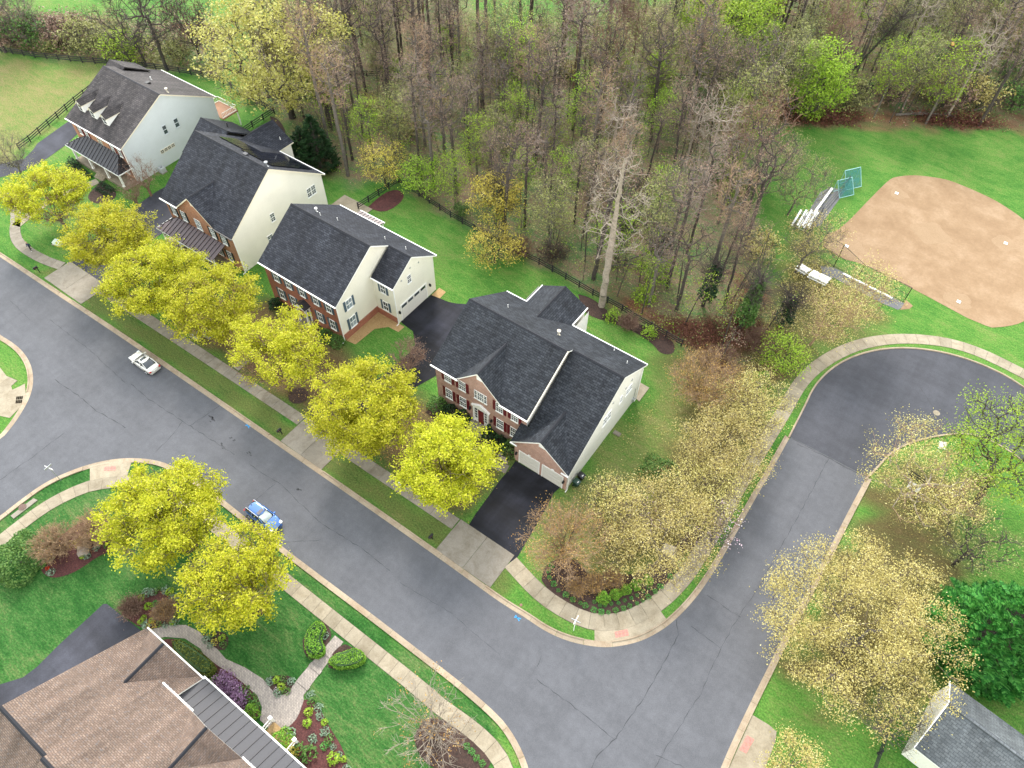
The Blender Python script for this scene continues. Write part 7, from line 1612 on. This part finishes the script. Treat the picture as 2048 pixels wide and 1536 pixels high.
utility_box(at(395, 672), (1.2, 1.1, .85), 'left grey-green utility cabinet under the street trees', UG, .1); utility_box(at(418, 668), (1.2, 1.1, .85), 'right grey-green utility cabinet under the street trees', UG, .1); utility_box(at(802, 968), (.35, .35, .55), 'small white box beside the pavement between the dense street trees', WHITE, 0, False)
def ac_unit(loc, label):
    t = thing('air_conditioner', label, 'air conditioner', loc, 0, 'outdoor air conditioners'); mb = MB(); mb.box(-.42, -.42, .08, .42, .42, .9)
    for k in range(9): mb.box(-.44, -.44, .14 + k * .08, .44, .44, .17 + k * .08)
    mb.tube((0, 0, .9), (0, 0, .95), .34, .34, 16); o = mb.build('cabinet', plain('ac_grey', (0.42, 0.44, 0.44), .5) if 'ac_grey' not in MATS else MATS['ac_grey'], None); o.parent = t
    mb = MB(); mb.tube((0, 0, .95), (0, 0, .97), .12, .12, 10)
    for k in range(6): mb.bar((0, 0, .965), (.33 * math.cos(k * 1.047), .33 * math.sin(k * 1.047), .965), .025, .02)
    o = mb.build('fan_grille', BLACK, None); o.parent = t; mb = MB(); mb.box(-.55, -.55, 0, .55, .55, .08); o = mb.build('pad', CONCG, None); o.parent = t
ac_unit((-74.9, 44.7, 0), 'outdoor air conditioner in the gap beside the ivory house, nearer the street'); ac_unit((-74.9, 46.0, 0), 'outdoor air conditioner in the gap beside the ivory house, farther from the street'); ac_unit((-104.8, 49.0, 0), 'outdoor air conditioner at the side wall of the grey dormered house')
def bin_(loc, rz, label, mat):
    t = thing('wheeled_bin', label, 'bin', loc, rz, 'wheeled bins by the white wall'); mb = MB(); w0, w1, h = .27, .34, .95
    A = [(-w0, -w0, .08), (w0, -w0, .08), (w0, w0, .08), (-w0, w0, .08)]; B = [(-w1, -w1 - .05, h), (w1, -w1 - .05, h), (w1, w1, h), (-w1, w1, h)]
    for i in range(4): mb.poly([A[i], A[(i + 1) % 4], B[(i + 1) % 4], B[i]])
    mb.poly(A[::-1]); mb.box(-w1 - .02, -w1 - .07, h - .06, w1 + .02, w1 + .02, h); o = mb.build('body', mat, None); o.parent = t
    mb = MB(); mb.poly([(-w1, -w1 - .09, h + .02), (w1, -w1 - .09, h + .02), (w1, 0, h + .11), (-w1, 0, h + .11)]); mb.poly([(-w1, 0, h + .11), (w1, 0, h + .11), (w1, w1 + .03, h + .06), (-w1, w1 + .03, h + .06)]); mb.box(-w1, -w1 - .09, h - .01, w1, w1 + .03, h + .015); mb.box(-w1 * .8, w1 + .03, h - .04, w1 * .8, w1 + .11, h); o = mb.build('lid', mat, None); o.parent = t
    mb = MB(); mb.box(-.13, -.24, h + .062, .13, -.14, h + .085); o = mb.build('white_label', WHITE, None); o.parent = t
    for s in (-1, 1): mb = MB(); mb.tube((s * .3, .24, .12), (s * .36, .24, .12), .12, .12, 12); o = mb.build('wheel', RUBBER, None); o.parent = t
BB = plain('black_bin_plastic', (0.014, 0.014, 0.017), .45); BG = plain('green_bin_plastic', (0.015, 0.045, 0.030), .45)
bin_((-17.62, 40.25, 0), R(80), 'black wheeled bin with white label beside the white wall', BB); bin_((-17.60, 39.2, 0), R(80), 'dark green wheeled bin with white label at the garage corner', BG)
mb = MB(); x, y, _ = at(1232, 866); mb.box(x - .3, y - .3, .0, x + .6, y + .25, .12); mb.box(x - .2, y - .2, .12, x + .5, y + .15, .15); tag(mb.build('splash_block', CONCG), 'grey concrete splash block at the foot of the white side wall', 'splash block')
def boulder(loc, r, label, seed, mat=STONE, group=None):
    rng = np.random.default_rng(seed); n, m = 14, 9; V = []
    for i in range(m + 1):
        for j in range(n):
            th, ph = math.pi * i / m, 2 * math.pi * j / n; d = np.array([math.sin(th) * math.cos(ph), math.sin(th) * math.sin(ph), math.cos(th)]); q = 1 + .16 * math.sin(d[0] * 4 + seed) + .14 * math.sin(d[1] * 5 + d[2] * 3 + seed)
            V.append(d * q * np.array([r * 1.2, r * .85, r * .6]) + [0, 0, r * .3])
    F = [(i * n + j, (i + 1) * n + j, (i + 1) * n + (j + 1) % n, i * n + (j + 1) % n) for i in range(m) for j in range(n)]
    o = link_mesh('boulder', arr_mesh('boulder', V, F, mat, smooth=True)); o.location = loc; tag(o, label, 'stone', group)
boulder(at(168, 1102), .75, 'tan boulder in the red mulch bed under the brown shrubs', 1); boulder(at(312, 1221), .32, 'small grey stone in the round bed by the grey driveway', 3, CONCG)
rg = random.Random(9)
for i in range(11): boulder((-27.4 + rg.uniform(-1.3, 1.5), 37.2 + rg.uniform(-.35, .4), 0), rg.uniform(.16, .34), 'rough grey-brown stone edging the bed by the garage wing', 20 + i, STONE, 'edging stones by the garage wing')
# ---------------------------------------------------------------- cars
def paint(name, col, rough=.25, metal=.3):
    m, nt, b = newmat(name); n = noise(nt, coord(nt), 5, 2); nt.links.new(ramp(nt, n, [(.3, tuple(c * .96 for c in col)), (.7, col)]), b.inputs['Base Color'])
    b.inputs['Roughness'].default_value = rough; b.inputs['Metallic'].default_value = metal; b.inputs['Coat Weight'].default_value = .8; b.inputs['Coat Roughness'].default_value = .05
    return m
CGLASS = glassmat('car_glass', (0.012, 0.015, 0.018), .05); CGLASSL = glassmat('bright_windscreen', (0.22, 0.25, 0.24), .08); TAIL = plain('tail_lamp', (0.35, 0.02, 0.015), .2); HEAD = plain('head_lamp', (0.62, 0.63, 0.63), .1); PLATE = plain('number_plate', (0.7, 0.7, 0.68), .4); RIM = plain('alloy_rim', (0.55, 0.55, 0.56), .25, metal=.7)
def loft(name, stations, prof, mats, parent, matfn=None):
    """stations: list of (x, half width, z low, z high); prof(u)->(width factor, height factor) round the section"""
    n = len(prof); V, F, M = [], [], []
    for (x, w, z0, z1) in stations: V += [(x, w * a, z0 + (z1 - z0) * b) for a, b in prof]
    for i in range(len(stations) - 1):
        for j in range(n - 1):
            F.append((i * n + j, i * n + j + 1, (i + 1) * n + j + 1, (i + 1) * n + j)); M.append(matfn(i, j) if matfn else 0)
    F.append(tuple(range(n))[::-1]); M.append(0); F.append(tuple((len(stations) - 1) * n + j for j in range(n))); M.append(0)
    me = bpy.data.meshes.new(name); me.from_pydata(V, [], F)
    for m in mats: me.materials.append(m)
    me.polygons.foreach_set('material_index', M); me.polygons.foreach_set('use_smooth', [True] * len(F)); me.update()
    o = link_mesh(name, me, parent); md = o.modifiers.new('round', 'SUBSURF'); md.levels = 1; md.render_levels = 1
    return o
def car(label, loc, rz, colour, suv, group='parked cars', front_glass=None, mirror=True):
    t = thing('parked_car', label, 'car', loc, rz, group); P = paint(label.split(' ')[0] + '_car_paint', colour)
    L, wd = (4.65, .93) if suv else (4.55, .90); g0 = .24; belt = 1.0 if suv else .90
    hood = .98 if suv else .86; tail = 1.05 if suv else .98
    xs = [(-L / 2, .66, .42, tail - .28), (-L / 2 + .10, .80, .30, tail - .06), (-L / 2 + .45, .90, g0, tail), (-1.2, wd, g0, belt + .05), (-.2, wd, g0, belt), (.8, wd, g0, belt), (1.15, wd, g0, hood + .03), (1.65, .90, g0, hood - .04), (L / 2 - .22, .80, .28, hood - .16), (L / 2, .60, .38, .66)]
    prof = [(.90, 0), (.98, .12), (1.0, .45), (.985, .75), (.93, .95), (.80, 1.0), (.4, 1.03), (0, 1.04), (-.4, 1.03), (-.80, 1.0), (-.93, .95), (-.985, .75), (-1.0, .45), (-.98, .12), (-.90, 0)]
    body = loft('body', xs, prof, [P], t)
    H = 1.66 if suv else 1.44; x0, x1, x2, x3 = (-2.12, -1.78, .28, 1.12) if suv else (-1.72, -.88, .22, 1.12)
    cab = [(x0, .72, belt - .06, belt + .04), ((x0 + x1) / 2, .70, belt - .06, (belt + H) / 2 + .06), (x1, .64, belt - .06, H - .03), ((x1 + x2) / 2, .66, belt - .06, H + .01), (x2, .64, belt - .06, H - .03), ((x2 + x3) / 2, .70, belt - .06, (belt + H) / 2 + .04), (x3, .74, belt - .06, belt + .02)]
    cp = [(1.12, 0), (1.10, .25), (1.0, .85), (.88, .98), (.4, 1.0), (0, 1.0), (-.4, 1.0), (-.88, .98), (-1.0, .85), (-1.10, .25), (-1.12, 0)]
    def mf(i, j):
        if 3 <= j <= 6: return 1 if i >= 4 else (2 if i <= 1 else 2)
        return 2
    cabin = loft('windows', cab, cp, [P, front_glass or CGLASS, CGLASS], t, mf)
    rf = [(x1 - .02, .58, H - .03, H + .025), ((x1 + x2) / 2, .62, H - .02, H + .055), (x2 + .02, .58, H - .03, H + .025)]
    roof_ = loft('roof', rf, [(1.06, 0), (1.0, .7), (.5, 1), (0, 1.05), (-.5, 1), (-1.0, .7), (-1.06, 0)], [P], t)
    mb = MB(); mb.box(x2 - .62, -.40, H + .045, x2 - .22, .40, H + .062); mb.build('sunroof', [CGLASS if not suv else plain('sunroof_tint', (0.13, 0.12, 0.13), .15)], t, False)
    for s in (-1, 1):           # pillars and side rails
        for a, b in (((x2, s * .63, H - .02), (x3, s * .80, belt + .02)), ((x1, s * .63, H - .02), (x0 + .05, s * .76, belt + .03)), (((x1 + x2) / 2 - .05, s * .67, H - .02), ((x1 + x2) / 2 - .1, s * .80, belt))):
            mb = MB(); mb.bar(a, b, .09, .07); mb.build('pillar', P, t, False)
        mb = MB(); mb.bar((x1 - .05, s * .60, H + .05), (x2 - .05, s * .60, H + .05), .045, .05); mb.build('roof_rail', GALV if suv else P, t, False)
        if mirror:
            mb = MB(); mb.box(x3 - .32, min(s * .88, s * 1.08), belt - .02, x3 - .16, max(s * .88, s * 1.08), belt + .13); mb.build('mirror', P, t, False)
        mb = MB(); mb.box(L / 2 - .42, min(s * .48, s * .80), hood - .33, L / 2 - .06, max(s * .48, s * .80), hood - .14); mb.build('headlight', HEAD, t, False)
        mb = MB(); mb.box(-L / 2 + .02, min(s * .55, s * .82), tail - .34, -L / 2 + .26, max(s * .55, s * .82), tail - .14); mb.build('tail_light', TAIL, t, False)
        for k, (xa, xb) in enumerate(((-.95, .0), (.02, .98))):
            mb = MB(); mb.box(xa, min(s * (wd - .01), s * (wd + .012)), .36, xb, max(s * (wd - .01), s * (wd + .012)), belt - .08)
            d = mb.build('door', P, t, False); mb = MB(); mb.box(xa + .1, min(s * wd, s * (wd + .035)), belt - .2, xa + .3, max(s * wd, s * (wd + .035)), belt - .16); mb.build('handle', GALV, d, False)
    for x in (-1.38, 1.40):
        for s in (-1, 1):
            mb = MB(); mb.tube((x, s * .70, .33), (x, s * .94, .33), .34, .34, 22); w = mb.build('tyre', RUBBER, None); w.parent = t
            mb = MB(); mb.tube((x, s * .93, .33), (x, s * .955, .33), .22, .20, 18)
            for k in range(5): mb.bar((x, s * .96, .33), (x + .2 * math.cos(k * 1.257), s * .96, .33 + .2 * math.sin(k * 1.257)), .05, .03)
            mb.build('rim', RIM, w, False)
    mb = MB(); mb.box(-L / 2 - .02, -.26, .62, -L / 2 + .06, .26, .74); mb.build('number_plate', PLATE, t, False)
    mb = MB(); mb.box(-L / 2 - .03, -.72, .34, -L / 2 + .15, .72, .52); mb.build('rear_bumper', P, t, False); mb = MB(); mb.box(L / 2 - .12, -.60, .32, L / 2 + .03, .60, .48); mb.build('front_bumper', P, t, False); mb = MB(); mb.box(L / 2 - .06, -.34, .50, L / 2 + .02, .34, .62); mb.build('grille', BLACK, t, False)
    if suv:
        mb = MB(); mb.tube((x1 + .25, 0, H + .05), (x1 + .12, 0, H + .16), .05, .02, 6); mb.build('aerial', BLACK, t, False)
    return t
x, y, _ = at(288, 727); car('silver-white sedan parked along the upper kerb', (-73.2, 21.25, .02), R(180), (0.62, 0.60, 0.55), False)
car('blue SUV with roof rails parked along the lower kerb', (-43.9, 14.85, .02), R(0), (0.045, 0.13, 0.36), True, front_glass=CGLASSL)
car('dark red car mostly hidden behind the roof edge on the shared driveway', (-40.6, 52.6, .03), R(90), (0.10, 0.015, 0.02), False)

# ---------------------------------------------------------------- the walker
def person(loc, rz, label):
    t = thing('person', label, 'person', loc, rz)
    J = [(0, 0, .95), (0, -.02, 1.12), (0, -.03, 1.36), (0, -.01, 1.50), (0, .03, 1.62), (0, .04, 1.74),
         (-.10, 0, .90), (-.10, .16, .50), (-.10, .08, .10), (-.10, .24, .05), (.10, 0, .90), (.10, -.04, .50), (.10, -.24, .13), (.10, -.12, .05),
         (-.20, -.02, 1.42), (-.27, -.14, 1.14), (-.24, -.10, .90), (-.24, -.06, .82), (.20, -.02, 1.42), (.27, .02, 1.14), (.24, .16, .94), (.24, .20, .87)]
    E = [(0, 1), (1, 2), (2, 3), (3, 4), (4, 5), (0, 6), (6, 7), (7, 8), (8, 9), (0, 10), (10, 11), (11, 12), (12, 13), (2, 14), (14, 15), (15, 16), (16, 17), (2, 18), (18, 19), (19, 20), (20, 21)]
    RD = [.15, .145, .165, .06, .085, .075, .10, .068, .048, .042, .10, .068, .048, .042, .07, .052, .038, .034, .07, .052, .038, .034]
    me = bpy.data.meshes.new('body'); me.from_pydata(J, E, []); o = link_mesh('body', me, t); o.modifiers.new('skin', 'SKIN'); sv = me.skin_vertices[0].data
    for i, r in enumerate(RD): sv[i].radius = (r, r * .8 if i in (0, 1, 2) else r)
    sv[0].use_root = True; o.modifiers.new('sub', 'SUBSURF').render_levels = 2; o.modifiers['sub'].levels = 2
    dg = bpy.context.evaluated_depsgraph_get(); m2 = bpy.data.meshes.new_from_object(o.evaluated_get(dg)); o.modifiers.clear(); o.data = m2
    mats = [plain('skin', (0.50, 0.30, 0.22), .6), plain('navy_jacket', (0.012, 0.020, 0.055), .8), plain('black_trousers', (0.012, 0.012, 0.014), .8), plain('white_shoe', (0.75, 0.74, 0.72), .6)]
    m2.materials.clear()
    for m in mats: m2.materials.append(m)
    for p in m2.polygons:
        c = p.center; p.use_smooth = True
        p.material_index = 3 if c.z < .12 else (2 if c.z < .98 and abs(c.x) < .2 else (0 if c.z > 1.50 or (c.z < .89 and abs(c.x) >= .2) else 1))
    mb = MB(); mb.tube((0, .10, 1.66), (0, .145, 1.645), .022, .014, 6)
    for s in (-1, 1): mb.tube((s * .035, .105, 1.70), (s * .035, .122, 1.70), .012, .012, 6); mb.tube((s * .085, .03, 1.67), (s * .105, .03, 1.67), .03, .025, 8)
    mb.bar((-.03, .118, 1.605), (.03, .118, 1.605), .012, .012); f = mb.build('face', mats[0], None); f.parent = t
    mb = MB(); mb.tube((0, .015, 1.70), (0, .01, 1.79), .098, .085, 12); mb.tube((0, .01, 1.79), (0, .01, 1.825), .085, .04, 12); h = mb.build('hair', plain('sandy_hair', (0.48, 0.33, 0.22), .8), None); h.parent = t
    for s, (hx, hy, hz) in ((-1, J[17]), (1, J[21])):
        mb = MB()
        for k in range(4): mb.tube((hx + .016 * (k - 1.5), hy + .01, hz), (hx + .018 * (k - 1.5), hy + .03, hz - .075 - .01 * (k in (1, 2))), .009, .007, 5)
        mb.tube((hx - s * .03, hy + .02, hz + .02), (hx - s * .05, hy + .05, hz - .03), .010, .008, 5); q = mb.build('fingers', mats[0], None); q.parent = t
person(at(64, 502), R(200), 'person in a navy jacket and black trousers walking on the curved pavement')

# ---------------------------------------------------------------- say which of several alike things is meant, by its place in the picture
bpy.context.view_layer.update()
same = {}
for o in bpy.data.objects:
    if not o.parent and o.get('label'): same.setdefault(o['label'], []).append(o)
for lab, L in same.items():
    if 1 < len(L) <= 40 and len(lab.split()) <= 13:
        for q, o in enumerate(sorted(L, key=lambda o: to_px(o)[0])): o['label'] = f'{lab}, {ordinal(q)}'
